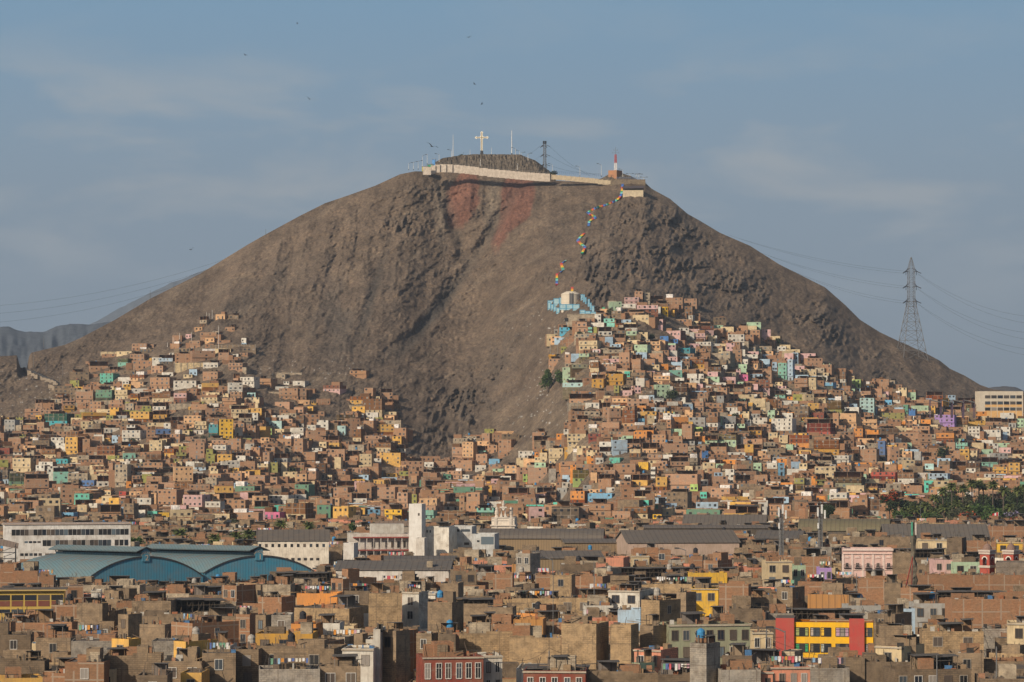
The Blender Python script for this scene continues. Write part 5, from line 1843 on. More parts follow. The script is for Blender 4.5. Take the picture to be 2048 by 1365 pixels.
# white office block
r_, w_, H_, d_, _ = block('office_block', 'long white four-storey office block with ribbon windows behind the blue hall', 10, 262, 1050, 15, R(11), 12, M['paint'], (0.70, 0.67, 0.62),
                          [(1.45, .055, .985, 27, 1.15, 1.8), (4.75, .30, .845, 16, 1.15, 1.8), (4.75, .87, .985, 3, 1.15, 1.8), (5.0, .155, .29, 4, 0.95, .6), (8.8, .12, .30, 5, 1.0, .7), (8.8, .32, .42, 3, 1.1, 1.6)], 1122, par=.4, phrase='white office block')
m = MB()
m.box(-w_ / 2 - .3, w_ / 2 + .3, -.35, 12.3, H_, H_ + .3, bottom=True)
m.build('cornice', [M['paint']], r_, (0.45, 0.36, 0.30))
# steel stair frame with a sloped roof at its end
g = thing('stair_tower', 'rusty open steel stair frame with a tilted sheet roof beside the office block', 'stair tower', ((14 - 1024) / FPX * 930, 930, 0), R(5))
m = MB()
for i in range(5):
    z = 1.8 * i + 1
    m.box(-2.6, 2.6, 0, 2.4, z, z + .12, bottom=True)
    m.beam((-2.5, .2, z), (2.5, .2, z + 1.8), .15)
for sx in (-2.6, 2.6):
    for sy in (0, 2.4):
        m.beam((sx, sy, 0), (sx, sy, 10.8), .22)
m.build('frame', [M['darkmetal']], g)
m = MB()
m.face([(-3.2, -.5, 10.6), (3.4, -.5, 9.4), (3.4, 3, 10.9), (-3.2, 3, 12.6)])
m.build('roof', [M['sheet']], g, (0.25, 0.19, 0.15))
m = MB()
m.box(-1.5, 1.5, -.1, 0, 3.6, 4.2)
m.build('guard', [M['any']], g, (0.6, 0.42, 0.03))
SPOTS.append((g.location.x, g.location.y, 5))

# white tower group
r_, w_, H_, d_, _ = block('white_tower', 'tall slender white tower rising above the white works', 818, 843.5, 1008, 20.6, R(-16), 4.2, M['clean'], (0.66, 0.63, 0.58), [(2.9, .6, .95, 1, .6, .8)], 1115, d=1000, phrase='slender white tower', par=.2)
r_, w_, H_, d_, _ = block('white_works', 'blank stained white block beside the slender tower', 849, 898, 1055, 13.2, R(-14), 10, M['paint'], (0.72, 0.67, 0.58), [(1.0, .05, .3, 2, .5, .7)], 1116, d=1003)
r_, w_, H_, d_, _ = block('white_annex', 'low white projection at the foot of the slender tower', 832, 849, 1076, 10, R(-14), 3.5, M['paint'], (0.62, 0.58, 0.52), [], 1116, d=994)
r_, w_, H_, d_, _ = block('pale_block', 'pale grey-white block with two slit windows behind a parked roof', 897, 944, 1053, 13.9, R(-8), 10, M['paint'], (0.52, 0.52, 0.50), [(1, .05, .95, 2, 3, .7), (5, .6, .95, 1, 1.6, .9)], 1099, d=1012)
r_, w_, H_, d_, _ = block('pale_block', 'pale lower block with one large glazed window beside the grey roofs', 944, 989, 1068, 11.5, R(-8), 10, M['paint'], (0.54, 0.55, 0.53), [(.9, .40, .97, 1, 4.0, 2.4), (2.0, .2, .36, 1, .9, .6), (6.5, .1, .25, 1, .8, .8)], 1106, d=998)
# gallery wing with red slabs
r_, w_, H_, d_, _ = block('gallery_wing', 'white two-level gallery wing with red slab edges and brown doors', 700, 819, 1068, 10.6, R(8), 9, M['paint'], (0.58, 0.54, 0.48), [(2.4, .35, .97, 6, .8, 2.2), (6.0, .3, .97, 5, 1.6, 1.6)], 1114, d=1008)
for z in (H_ - 1.3, H_ - 5.3):
    m = MB()
    m.box(-w_ / 2 + 1, w_ / 2, -1.8, -.01, z, z + .35, bottom=True)
    m.build('slab', [M['clean']], r_, (0.30, 0.07, 0.06))
m = MB()
for i in range(8):
    x = -w_ / 2 + 3 + i * (w_ - 3.3) / 7
    m.box(x - .12, x + .12, -1.7, -1.5, -.5, H_ - 1.3)
for z in (H_ - 4.4, H_ - 4.8):
    m.beam((-w_ / 2 + 1, -1.7, z), (w_ / 2, -1.7, z), .08)
m.build('gallery_railing', [M['paint']], r_, (0.55, 0.50, 0.45))
m = MB()
m.box(-2.5, 8, 2, 7, H_, H_ + 3.0)
m.build('roof_room', [M['paint']], r_, (0.55, 0.52, 0.46))
r_, w_, H_, d_, _ = block('white_stair_block', 'small white stair block in front of the gallery wing', 687, 708, 1086, 8.5, R(-12), 5, M['paint'], (0.60, 0.57, 0.52), [], 1125, d=940)


def longroof(name, lab, x0, x1, ye, yt, d, wall, roofc, rise_arc=True, wallm='sheet', dpf=1.0, phrase=None, yaw=0, yb=None, roofm='tarsheet', cat='warehouse', gw=None, wins=0):
    """A long low building seen side-on: eaves at row ye, ridge at row yt."""
    mid, w, d = facade(x0, x1, 0, 0, yaw, d)
    ze = CAMH - (ye - HOR) / FPX * d
    half = 11 * dpf
    zr = CAMH - (yt - HOR) / FPX * (d + half)
    zr = max(zr, ze + .8)
    root = thing(name, lab, cat, mid, yaw)
    n = 10 if rise_arc else 2
    pr = [(half - half * math.cos(math.pi * i / n), (ze + (zr - ze) * math.sin(math.pi * i / n)) if rise_arc else (ze, zr, ze)[i]) for i in range(n + 1)]
    m = MB()
    m.face([(-w / 2, 0, -1), (w / 2, 0, -1), (w / 2, 0, ze), (-w / 2, 0, ze)], 0)
    m.face([(w / 2, 2 * half, -1), (-w / 2, 2 * half, -1), (-w / 2, 2 * half, ze), (w / 2, 2 * half, ze)], 0)
    for s in (-1, 1):
        f = [(s * w / 2, 0, -1), (s * w / 2, 2 * half, -1)] + [(s * w / 2, y, z) for y, z in pr[::-1]]
        m.face(f if s > 0 else f[::-1], 0)
    m.build('wall', [M[wallm]], root, wall)
    m = MB()
    for (ya, za), (yb_, zb) in zip(pr, pr[1:]):
        m.face([(-w / 2 - .5, ya, za + .12), (w / 2 + .5, ya, za + .12), (w / 2 + .5, yb_, zb + .12), (-w / 2 - .5, yb_, zb + .12)], 0)
    m.face([(-w / 2 - .5, -.5, ze - .15), (w / 2 + .5, -.5, ze - .15), (w / 2 + .5, 0, ze + .12), (-w / 2 - .5, 0, ze + .12)], 0)
    for s in (-1, 1):
        for (ya, za), (yb_, zb) in zip(pr, pr[1:]):
            m.face([(s * (w / 2 + .5), ya, za - .3), (s * (w / 2 + .5), yb_, zb - .3), (s * (w / 2 + .5), yb_, zb + .12), (s * (w / 2 + .5), ya, za + .12)][::s], 0)
    m.build('roof', [M[roofm]], root, roofc)
    for i in range(wins):
        window(root, -w / 2 + (i + .5) * w / wins, 0, ze - 2.1, 1.6, 1.1)
    reserve(mid, w, 2 * half, yaw, x0, x1, yt, yb or ye + 8)
    if phrase:
        LAND.append(((x0 + x1) / 2, (ye + yt) / 2, phrase, (x1 - x0) / 2))
    return root


M['roofsheet'] = mat_sheet('roof_sheet', 1.6)
GREY = (0.125, 0.108, 0.092)
longroof('long_white_building', 'long stained white building with a dark sheet roof behind hall 1', 516, 658, 1081, 1060, 975, (0.74, 0.66, 0.54), GREY, False, 'paint', .9, 'long stained white building', R(4), 1140, 'roofsheet', 'building', wins=0)
lw = [o for o in bpy.data.objects if o.name == 'long_white_building'][0]
for i in range(11):
    window(lw, -10.2 + i * 1.95, 0, 8.0, .8, 1.0)
for i in range(6):
    window(lw, -2 + i * 1.9, 0, 3.9, 1.0, .9)
longroof('vaulted_warehouse', 'long grey vaulted warehouse behind the sheds with a boarded wall', 960, 1204, 1077, 1058, 1100, (0.26, 0.18, 0.10), GREY, True, 'sheet', 1, 'long vaulted warehouse', R(-3), 1100, 'roofsheet')
longroof('pink_walled_warehouse', 'broad grey-roofed warehouse with a long pinkish wall', 1256, 1478, 1085, 1061, 1030, (0.44, 0.32, 0.25), GREY, False, 'paint', 1.5, 'pink-walled warehouse', R(5), 1112, 'roofsheet')
longroof('boarded_warehouse', 'low warehouse with ochre boarded front beside the pink wall', 1072, 1206, 1116, 1102, 940, (0.24, 0.17, 0.095), GREY, False, 'sheet', 1.2, None, R(4), 1135, 'roofsheet')
longroof('boarded_warehouse', 'flat dark shed roof between the vaulted and the pink-walled warehouse', 1130, 1262, 1085, 1079, 1060, (0.22, 0.155, 0.09), GREY, False, 'sheet', .8, None, R(3), 1102, 'roofsheet')
longroof('clerestory_hall', 'gabled industrial hall with dark clerestory strips by the green building', 1366, 1530, 1049, 1030, 1230, (0.24, 0.19, 0.14), (0.14, 0.12, 0.10), False, 'adobe', 1.2, 'clerestory hall', R(-6), 1052, 'roofsheet', wins=3)
longroof('long_canopy', 'very long low canopy roof in front of the clerestory hall', 1290, 1540, 1056, 1051, 1150, (0.08, 0.065, 0.05), GREY, False, 'sheet', .6, None, R(1), 1062, 'roofsheet')  # dark wall colour stands in for the shade under the open canopy
longroof('olive_vault', 'olive-grey half-round vaulted roof in front of the park trees', 1598, 1776, 1062, 1039, 1140, (0.10, 0.085, 0.07), (0.150, 0.130, 0.075), True, 'sheet', 1, 'olive vaulted roof', R(-8), 1066, 'roofsheet')
longroof('great_grey_roof', 'great plain grey roof below the flame trees', 1770, 1978, 1081, 1049, 1085, (0.15, 0.125, 0.10), (0.120, 0.108, 0.095), False, 'adobe', 1.3, 'great grey roof', R(-3), 1086, 'roofsheet')
longroof('grey_shed', 'grey shed roof over a long white wall in front of the white works', 672, 898, 1139, 1122, 850, (0.62, 0.58, 0.52), (0.115, 0.105, 0.095), False, 'paint', 1, 'long grey shed roof', R(-2), 1152, 'roofsheet')
longroof('narrow_shed', 'narrow shed with yellowish boards at the foot of the slender tower', 733, 912, 1120, 1115, 915, (0.30, 0.19, 0.08), (0.11, 0.10, 0.09), False, 'sheet', .7, None, R(2), 1124, 'roofsheet')
longroof('dark_gable_shed', 'dark low gabled shed left of the olive vault', 1510, 1600, 1077, 1062, 1080, (0.13, 0.10, 0.08), (0.10, 0.092, 0.085), False, 'adobe', .8, None, R(-12), 1080, 'roofsheet')
longroof('small_brown_gable', 'small brown tiled gable behind the gallery wing', 752, 818, 1051, 1043, 1090, (0.35, 0.31, 0.26), (0.24, 0.17, 0.12), False, 'adobe', .6, None, R(0), 1055, 'roofsheet')


def belfry():
    """White baroque church front top."""
    d = 1120.0
    k = d / FPX
    root = thing('church_gable', 'ornate cream baroque church top with three finials', 'church', ((1006 - 1024) * k, d, 0), R(-6))
    z = lambda py: CAMH - (py - HOR) * k
    col = (0.68, 0.60, 0.50)
    m = MB()
    m.box(-23 * k, 23 * k, 0, 8, 0, z(1053))
    m.box(-23 * k, 23 * k, 0.01, 8, z(1053) + .01, z(1036))
    m.build('wall', [M['clean']], root, col)
    m = MB()
    m.box(-25.5 * k, 25.5 * k, -.6, 8.4, z(1052.4), z(1050), bottom=True)
    m.box(-23.6 * k, 23.6 * k, -.25, 8.1, z(1041.5), z(1040.3), bottom=True)
    m.box(-23.6 * k, 23.6 * k, -.25, 8.1, z(1037), z(1035.6), bottom=True)
    m.box(-23.6 * k, 23.6 * k, -.2, 8.1, z(1057), z(1055.8), bottom=True)
    for x in (-15, 15):
        m.box(x * k - .5, x * k + .5, -.3, 0, 0, z(1037))
    m.build('cornice', [M['clean']], root, (0.60, 0.53, 0.45))
    for x in (-14.3, 14.3):
        m = MB()
        m.lathe([(5 * k, 0), (4.0 * k, 2 * k), (3.2 * k, 5 * k), (4.6 * k, 8.5 * k), (4.6 * k, 9.2 * k), (3.6 * k, 10 * k), (4.4 * k, 11.5 * k), (3.2 * k, 14 * k), (2.3 * k, 15 * k), (3.4 * k, 16.2 * k), (2.7 * k, 19 * k), (1.2 * k, 20.5 * k), (.5 * k, 22 * k)], (x * k, 3, z(1036)), 10)
        m.build('finial', [M['clean']], root, (0.58, 0.50, 0.42))
    m = MB()
    c0 = z(1036)
    outer = [(-9.5, 0), (-6.5, 3), (-4.8, 8), (-4.2, 14), (-5, 20), (5, 20), (4.2, 14), (4.8, 8), (6.5, 3), (9.5, 0)]
    inner = []
    n = 16
    hole = [(2.6 * math.cos(math.pi * 2 * i / n - math.pi / 2), 7.5 + 6.6 * math.sin(math.pi * 2 * i / n - math.pi / 2)) for i in range(n)]
    # two halves round the oval opening
    for s in (-1, 1):
        out = [(s * abs(a), b) for a, b in outer[:5]]
        hl = [p for p in hole if p[0] * s >= -1e-6]
        hl.sort(key=lambda p: p[1])
        for yy in (0.6, 2.2):
            for i in range(max(len(out), len(hl)) - 1):
                a, b = out[min(i, len(out) - 1)], out[min(i + 1, len(out) - 1)]
                c, e = hl[min(i, len(hl) - 1)], hl[min(i + 1, len(hl) - 1)]
                pts = [(a[0] * k, yy, c0 + a[1] * k), (c[0] * k, yy, c0 + c[1] * k), (e[0] * k, yy, c0 + e[1] * k), (b[0] * k, yy, c0 + b[1] * k)]
                pts = [p for j, p in enumerate(pts) if j == 0 or p != pts[j - 1]]
                if len(pts) > 2 and pts[0] != pts[-1]:
                    m.face(pts)
        m.face([(0, .6, c0 + 14.1 * k), (0, .6, c0 + 20 * k), (s * 5 * k, .6, c0 + 20 * k)])
        for a, b in zip(out, out[1:]):
            m.face([(a[0] * k, .6, c0 + a[1] * k), (a[0] * k, 2.2, c0 + a[1] * k), (b[0] * k, 2.2, c0 + b[1] * k), (b[0] * k, .6, c0 + b[1] * k)])
        m.face([(s * 9.5 * k, .6, c0), (0, .6, c0), (0, .6, c0 + .9 * k), (s * 6 * k, .6, c0 + 3 * k)])
    m.box(-7 * k, 7 * k, .3, 2.5, c0 + 20 * k, c0 + 22 * k, bottom=True)
    m.build('oval_frame', [M['clean']], root, (0.68, 0.62, 0.54))
    m = MB()
    m.lathe([(3.4 * k, 22 * k), (2.0 * k, 23.5 * k), (3.3 * k, 25.5 * k), (3.2 * k, 27.5 * k), (1.8 * k, 29 * k), (2.4 * k, 30 * k), (1.8 * k, 32.5 * k), (.4 * k, 35 * k)], (0, 1.4, c0), 10)
    m.build('crown_finial', [M['clean']], root, (0.58, 0.50, 0.42))
    reserve(Vector((root.location.x, d, 0)), 46 * k, 8, 0, 983, 1030, 1005, 1063)
    LAND.append((1006, 1035, 'baroque church top', 25))


belfry()


def church_tower(px0, px1, ybase, lab, d):
    k = d / FPX
    w = (px1 - px0) * k * 0.62
    root = thing('bell_tower', lab, 'bell tower', (((px0 + px1) / 2 - 1024) * k, d, 0), R(-38), 'red twin bell towers')
    z = lambda py: CAMH - (py - HOR) * k
    red = (0.36, 0.065, 0.045)
    h = w / 2
    m = MB()
    zt, za = z(1108), z(1132)
    m.box(-h, h, -h, h, 0, za)
    for sx in (-1, 1):
        for sy in (-1, 1):
            a, b = sorted((sx * h, sx * h * .42))
            c, e = sorted((sy * h, sy * h * .42))
            m.box(a, b, c, e, za + .01, z(1116))
    # arches on four sides
    for q in range(4):
        c_, s_ = math.cos(q * math.pi / 2), math.sin(q * math.pi / 2)

        def rot(x, y, zz):
            return (x * c_ - y * s_, x * s_ + y * c_, zz)
        n = 8
        zc = z(1118.5)
        r = h * .42
        for i in range(n):
            t0, t1 = math.pi * i / n, math.pi * (i + 1) / n
            x0, x1 = r * math.cos(t0), r * math.cos(t1)
            m.face([rot(x0, -h, zc + r * math.sin(t0)), rot(x1, -h, zc + r * math.sin(t1)), rot(x1, -h, zt), rot(x0, -h, zt)][::-1])
            m.face([rot(x0, -h, zc + r * math.sin(t0)), rot(x0, -h * .45, zc + r * math.sin(t0)), rot(x1, -h * .45, zc + r * math.sin(t1)), rot(x1, -h, zc + r * math.sin(t1))])
        for s in (-1, 1):
            m.face([rot(s * r, -h, z(1116)), rot(s * h, -h, z(1116)), rot(s * h, -h, zt), rot(s * r, -h, zt)])
    m.face([(-h, -h, zt), (h, -h, zt), (h, h, zt), (-h, h, zt)])
    m.build('tower_body', [M['clean']], root, red)
    for py, o, t in ((1108, .25, .5), (1103, .35, .45), (1135, .3, .6)):
        m = MB()
        m.box(-h - o, h + o, -h - o, h + o, z(py), z(py) + t, bottom=True)
        m.build('cornice', [M['clean']], root, (0.50, 0.42, 0.36))
    m = MB()
    m.box(-h - .1, h + .1, -h - .1, h + .1, z(1107.2) + .3, z(1103.2), 0)
    m.build('attic', [M['clean']], root, (0.30, 0.06, 0.045))
    m = MB()
    r = h * .85
    m.lathe([(r, 0), (r * .96, r * .45), (r * .8, r * .85), (r * .55, r * 1.15), (r * .25, r * 1.3), (.12, r * 1.4), (.14, r * 1.6), (.04, r * 1.9)], (0, 0, z(1103) + .4), 14)
    m.build('dome', [M['adobe']], root, (0.27, 0.17, 0.14))
    for q in range(2):
        m = MB()
        n = 8
        r = h * .42
        zc = z(1118.5)
        for i in range(n):
            t0, t1 = math.pi * i / n, math.pi * (i + 1) / n
            pts = [(rr_ * math.cos(t), -h - .08, zc + rr_ * math.sin(t)) for rr_, t in ((r, t0), (r + .28, t0), (r + .28, t1), (r, t1))]
            m.face(pts[::-1])
        o = m.build('arch_trim', [M['clean']], root, (0.66, 0.60, 0.52))
        o.rotation_euler.z = q * math.pi / 2
    m = MB()
    m.lathe([(.75, 0), (.6, .5), (.45, 1.0), (.1, 1.2)], (0, 0, z(1127)), 10)
    m.build('bell', [M['darkmetal']], root)
    SPOTS.append((root.location.x, root.location.y, w * .8))
    BOXES.append((px0, px1, 1090, ybase, d - 3))


church_tower(1956, 1991, 1145, 'whole red bell tower with dome, nearer the mint house', 830)
church_tower(2003, 2039, 1125, 'red bell tower partly hidden behind the plain grey church wall', 850)
LAND.append((1998, 1120, 'red bell towers', 40))
_r = block('church_nave', 'large plain grey-brown church wall with one small arched niche', 1990, 2075, 1125, 10.5, R(-10), 10, M['adobe'], (0.20, 0.165, 0.135), [], 1152, par=.2)[0]
window(_r, 3.5, 0, 3.8, 1.2, 1.4)


def pink_house():
    root, w, H, d, mid = block('pink_mansion', 'pale pink colonial mansion with five tall balcony doors and white mouldings', 1685, 1785, 1098, 10.5, R(-4), 12, M['clean'], (0.62, 0.42, 0.37), [], 1155, phrase='pink mansion')
    k = d / FPX
    for j, f in enumerate((.08, .29, .50, .70, .91)):
        x = -w / 2 + w * f
        window(root, x, 0, H - 37 * k * .98, 6 * k, 22 * k - 2, 0, True, (0.62, 0.47, 0.42))
        m = MB()
        m.box(x - .95, x + .95, -.75, 0, H - 38.5 * k, H - 37.6 * k, bottom=True)
        for q in range(7):
            m.box(x - .9 + q * .3 - .03, x - .9 + q * .3 + .03, -.72, -.66, H - 37.6 * k, H - 31.5 * k)
        m.box(x - .95, x + .95, -.75, -.65, H - 31.6 * k, H - 31 * k, bottom=True)
        m.build('balcony', [M['darkmetal']], root)
        m = MB()
        m.box(x - .75, x + .75, -.22, 0, H - 18 * k, H - 16.4 * k, bottom=True)
        m.box(x - .45, x + .45, -.2, 0, H - 16.39 * k, H - 14.8 * k)
        m.build('pediment', [M['clean']], root, (0.68, 0.54, 0.48))
    m = MB()
    for z0, z1, o in ((H - 10.4 * k, H - 9 * k, .35), (H - .5, H + .12, .45), (H - 42 * k, H - 41 * k, .25), (H - 4.5 * k, H - 4 * k, .2)):
        m.box(-w / 2 - .1, w / 2 + .1, -o, 0, z0, z1, bottom=True)
    for f in (0.0, .185, .395, .6, .81, 1):
        x = -w / 2 + w * f
        m.box(x - .3, x + .3, -.15, 0, 0, H - 10.5 * k)
    m.build('moulding', [M['clean']], root, (0.68, 0.54, 0.48))


pink_house()


def wrapped_column():
    d = 760.0
    k = d / FPX
    z = lambda py: CAMH - (py - HOR) * k
    root = thing('wrapped_tower', 'tall thin tower shrouded in grey-green net, taller than everything round it', 'tower', ((1826 - 1024) * k, d, 0), 0)
    prof = [(1181, 3.0, 0), (1172, 5.0, 0), (1160, 7.0, 1), (1148, 5.0, 0), (1138, 6.2, 0), (1128, 6.0, 1), (1118, 4.0, -1), (1105, 4.2, -.5), (1090, 4.2, -1), (1078, 5.6, 0), (1066, 4.6, -1), (1054, 3.4, 0), (1043, 3.0, 0)]
    m = MB()
    n = 14
    rings = []
    rq = random.Random(3)
    for py, r, ox in prof:
        ph = rq.random() * 6
        rings.append([((ox + r * (1 + .2 * math.sin(3 * t + ph) + .1 * math.sin(5 * t)) * math.cos(t)) * k, r * (1 + .2 * math.sin(3 * t + ph)) * math.sin(t) * k, z(py)) for t in [2 * math.pi * i / n for i in range(n)]])
    rings = [[(x, y, 0) for x, y, _ in rings[0]]] + rings
    for a, b in zip(rings, rings[1:]):
        for i in range(n):
            m.face([a[i], a[(i + 1) % n], b[(i + 1) % n], b[i]], 0, False)
    m.face(rings[-1])
    m.build('net_wrap', [mat_flat('net', (0.135, 0.115, 0.085), .95, n=.5, scale=1.2)], root)
    m = MB()
    m.box(-5.2 * k, -2.2 * k, -.8, -.3, z(1071), z(1044), 0, bottom=True)
    m.build('green_panel', [M['any']], root, (0.08, 0.30, 0.20))
    m = MB()
    m.box(2.3 * k, 5.2 * k, -.8, -.4, z(1070), z(1045), 0, bottom=True)
    m.build('white_panel', [M['any']], root, (0.55, 0.48, 0.42))
    BOXES.append((1817, 1836, 1043, 1178, d - 1))
    SPOTS.append((root.location.x, root.location.y, 3))
    LAND.append((1826, 1110, 'net-wrapped tower', 20))
    g = thing('red_tripod', 'thin red steel tripod leaning beside the net-wrapped tower', 'tripod', ((1812 - 1024) * k, d - 6, 0), 0)
    for a, b in ((-9, -1), (7, 3), (-1, 5)):
        m = MB()
        m.beam((a * k, b, z(1170)), (8 * k, 2, z(1112)), .14)
        m.build('leg', [M['any']], g, (0.28, 0.05, 0.04))


wrapped_column()


def telecom(px, pyt, pyb, d, lab):
    k = d / FPX
    zb = CAMH - (pyb - HOR) * k
    zt = CAMH - (pyt - HOR) * k
    root = thing('telecom_mast', lab, 'antenna', ((px - 1024) * k, d, 0), R(15))
    m = MB()
    lattice(m, (0, 0, 0), (0, 0, zt - 1), 1.0, .8, 18, .12)
    m.build('mast', [M['steel']], root)
    for i, (ox, dz, h) in enumerate(((-1.0, 0, 2.6), (.2, .8, 2.6), (1.1, -.6, 2.4), (-.9, -3.4, 1.6))):
        m = MB()
        m.box(ox - .22, ox + .22, -.9, -.6, zt - 3 + dz, zt - 3 + dz + h, bottom=True)
        m.build('antenna_panel', [M['white']], root)
    m = MB()
    m.tube([(0, 0, zt - 1), (0, 0, zt + 1.4)], .06, 5)
    m.build('lightning_rod', [M['steel']], root)
    SPOTS.append((root.location.x, root.location.y, 1.5))


telecom(1562, 1012, 1108, 900, 'slim telecom mast standing on brick roofs, farther from the park')
telecom(1640, 1012, 1110, 905, 'telecom mast with white panel antennas, nearer the park trees')


def yellow_red():
    """Yellow flats with two red wall panels."""
    a = R(-7)
    mid, w, d = facade(1550.5, 1745, 1245, 10.6, a)
    k = d / FPX
    H = 10.6
    root = thing('yellow_flats', 'bright yellow flats with two brick-red vertical panels and grid windows', 'building', mid, a)
    xs = lambda f: -w / 2 + w * f
    m = MB()
    shell(m, xs(.19), w / 2, 0, 8, 0, H, .4, 0, 1, 2)
    m.build('wall', [M['clean'], M['brick'], M['roof']], root, (0.80, 0.44, 0.015))
    for fa, fb in ((0, .19), (.755, .91)):
        m = MB()
        m.box(xs(fa), xs(fb) if fa else xs(fb) - .01, -.55, 8 if not fa else -.005, 0 if not fa else 1.2, H + .75, 0, 1, bottom=True)
        m.build('red_panel', [M['clean'], M['roof']], root, (0.42, 0.065, 0.055))
    cur = [(0.20, .336), (.355, .452), (.463, .568), (.615, .75), (.918, .99)]
    for row, zt in enumerate((H - 10.5 * k, H - 42.5 * k)):
        for i, (fa, fb) in enumerate(cur):
            ww, hh = (fb - fa) * w, 17.5 * k
            x = xs((fa + fb) / 2)
            z0 = zt - hh
            m = MB()
            m.box(-ww / 2, ww / 2, -.03, .05, 0, hh, bottom=True)
            f = link('window', m.mesh('window', [M['pane']]), root, loc=(x, 0, z0))
            g = MB()
            nb = max(2, int(ww / .75))
            for q in range(nb + 1):
                xx = -ww / 2 + ww * q / nb
                g.box(xx - .035, xx + .035, -.09, -.04, 0, hh, bottom=True)
            for zz in (0, hh * .5, hh * .78, hh):
                g.box(-ww / 2, ww / 2, -.095, -.045, zz - .035, zz + .035, bottom=True)
            g.build('window_bars', [M['darkmetal']], f)
            c = MB()
            cc = [(0.30, 0.33, 0.12), (0.45, 0.38, 0.32), (0.75, 0.45, 0.05), (0.45, 0.28, 0.36), (0.3, 0.2, 0.1), (0.05, .3, .12), (.2, .16, .1), (.5, .5, .42), (.14, .12, .11), (.35, .3, .28)][row * 5 + i]
            c.box(-ww / 2 + .1, -ww / 2 + .1 + ww * .26, -.045, -.031, hh * .08, hh * .92, bottom=True)
            if i in (0, 3):
                c.box(ww / 2 - .1 - ww * .2, ww / 2 - .1, -.045, -.031, hh * .08, hh * .92, bottom=True)
            c.build('curtain', [M['any']], f, cc)
    m = MB()
    m.box(xs(.36), xs(.62), -.9, -.01, 1.3, 1.5, bottom=True)
    m.build('canopy', [M['darkmetal']], root)
    reserve(mid, w, 8, a, 1550, 1745, 1235, 1315)
    LAND.append((1648, 1280, 'yellow and red flats', 90))


yellow_red()


def green_school():
    """Yellow-trimmed building with dark ribbon windows at the left edge."""
    a = R(6)
    root, w, H, d, mid = block('ribbon_window_school', 'yellow-trimmed two-storey school with dark glazing and maroon panels at the frame edge', -30, 129, 1182, 9.2, a, 9, M['clean'], (0.50, 0.34, 0.08), [], 1222, phrase='yellow-trimmed school')
    k = d / FPX
    n = 6
    cw = w / n
    for i in range(n):
        x = -w / 2 + (i + .5) * cw
        window(root, x, 0, H - 19 * k, cw * .86, 11 * k)
        window(root, x, 0, H - 44 * k, cw * .86, 8 * k)
        m = MB()
        m.box(x - cw * .43, x + cw * .43, -.07, 0, H - 31 * k, H - 20 * k, bottom=True)
        m.build('panel', [M['clean']], root, (0.16, 0.05, 0.035))
    m = MB()
    m.box(-w / 2 - .5, w / 2 + .6, -.9, 9.5, H, H + .3, 1, 0, bottom=True)
    m.build('roof', [M['roof'], M['clean']], root, (0.45, 0.32, 0.12))


green_school()


def open_shed(label, X0, X1, YT, H, dp=5, yaw=0, hh=2.6, n=None, roofc=(0.085, 0.07, 0.056)):
    """A dark open shed of posts and battens on a roof or yard."""
    mid, w, d = facade(X0, X1, YT, H, R(yaw))
    root = thing('open_shed', label, 'shed', mid, R(yaw))
    rng = random.Random(int(X0))
    m = MB()
    m.box(-w / 2, w / 2, 0, dp, -1, H - hh)
    m.build('base_wall', [M['adobe']], root, COL['adobe'])
    m = MB()
    n = n or int(w / 1.1)
    for i in range(n + 1):
        x = -w / 2 + .1 + (w - .2) * i / n
        m.beam((x, .1, H - hh), (x + rng.uniform(-.1, .1), .1, H - .1), .09)
        if i % 2:
            m.beam((x, .1, H - hh + .3), (x + 1.0, .1, H - .3), .07)
    for z in (H - hh * .45, H - .2, H - hh + .1):
        m.beam((-w / 2, .05, z), (w / 2, .05, z + rng.uniform(-.1, .1)), .10)
    m.build('batten_frame', [mat_flat('old_timber', (0.10, 0.08, 0.06))], root)
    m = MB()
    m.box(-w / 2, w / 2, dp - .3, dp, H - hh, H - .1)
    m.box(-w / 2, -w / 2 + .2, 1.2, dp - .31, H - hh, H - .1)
    m.build('back_wall', [M['adobe']], root, (0.07, 0.055, 0.042))  # inside walls coloured dark to imitate the shade under the roof
    m = MB()
    k = 5
    for i in range(k):
        a, b = -w / 2 - .3 + (w + .6) * i / k, -w / 2 - .3 + (w + .6) * (i + 1) / k
        o = rng.uniform(-.12, .12)
        m.box(a, b - .02, -.5, dp + .2, H - .1 + o, H - .02 + o, bottom=True)
    m.build('roof', [M['tarsheet']], root, roofc)
    reserve(mid, w, dp, R(yaw), X0, X1, YT, YT + hh * FPX / d)


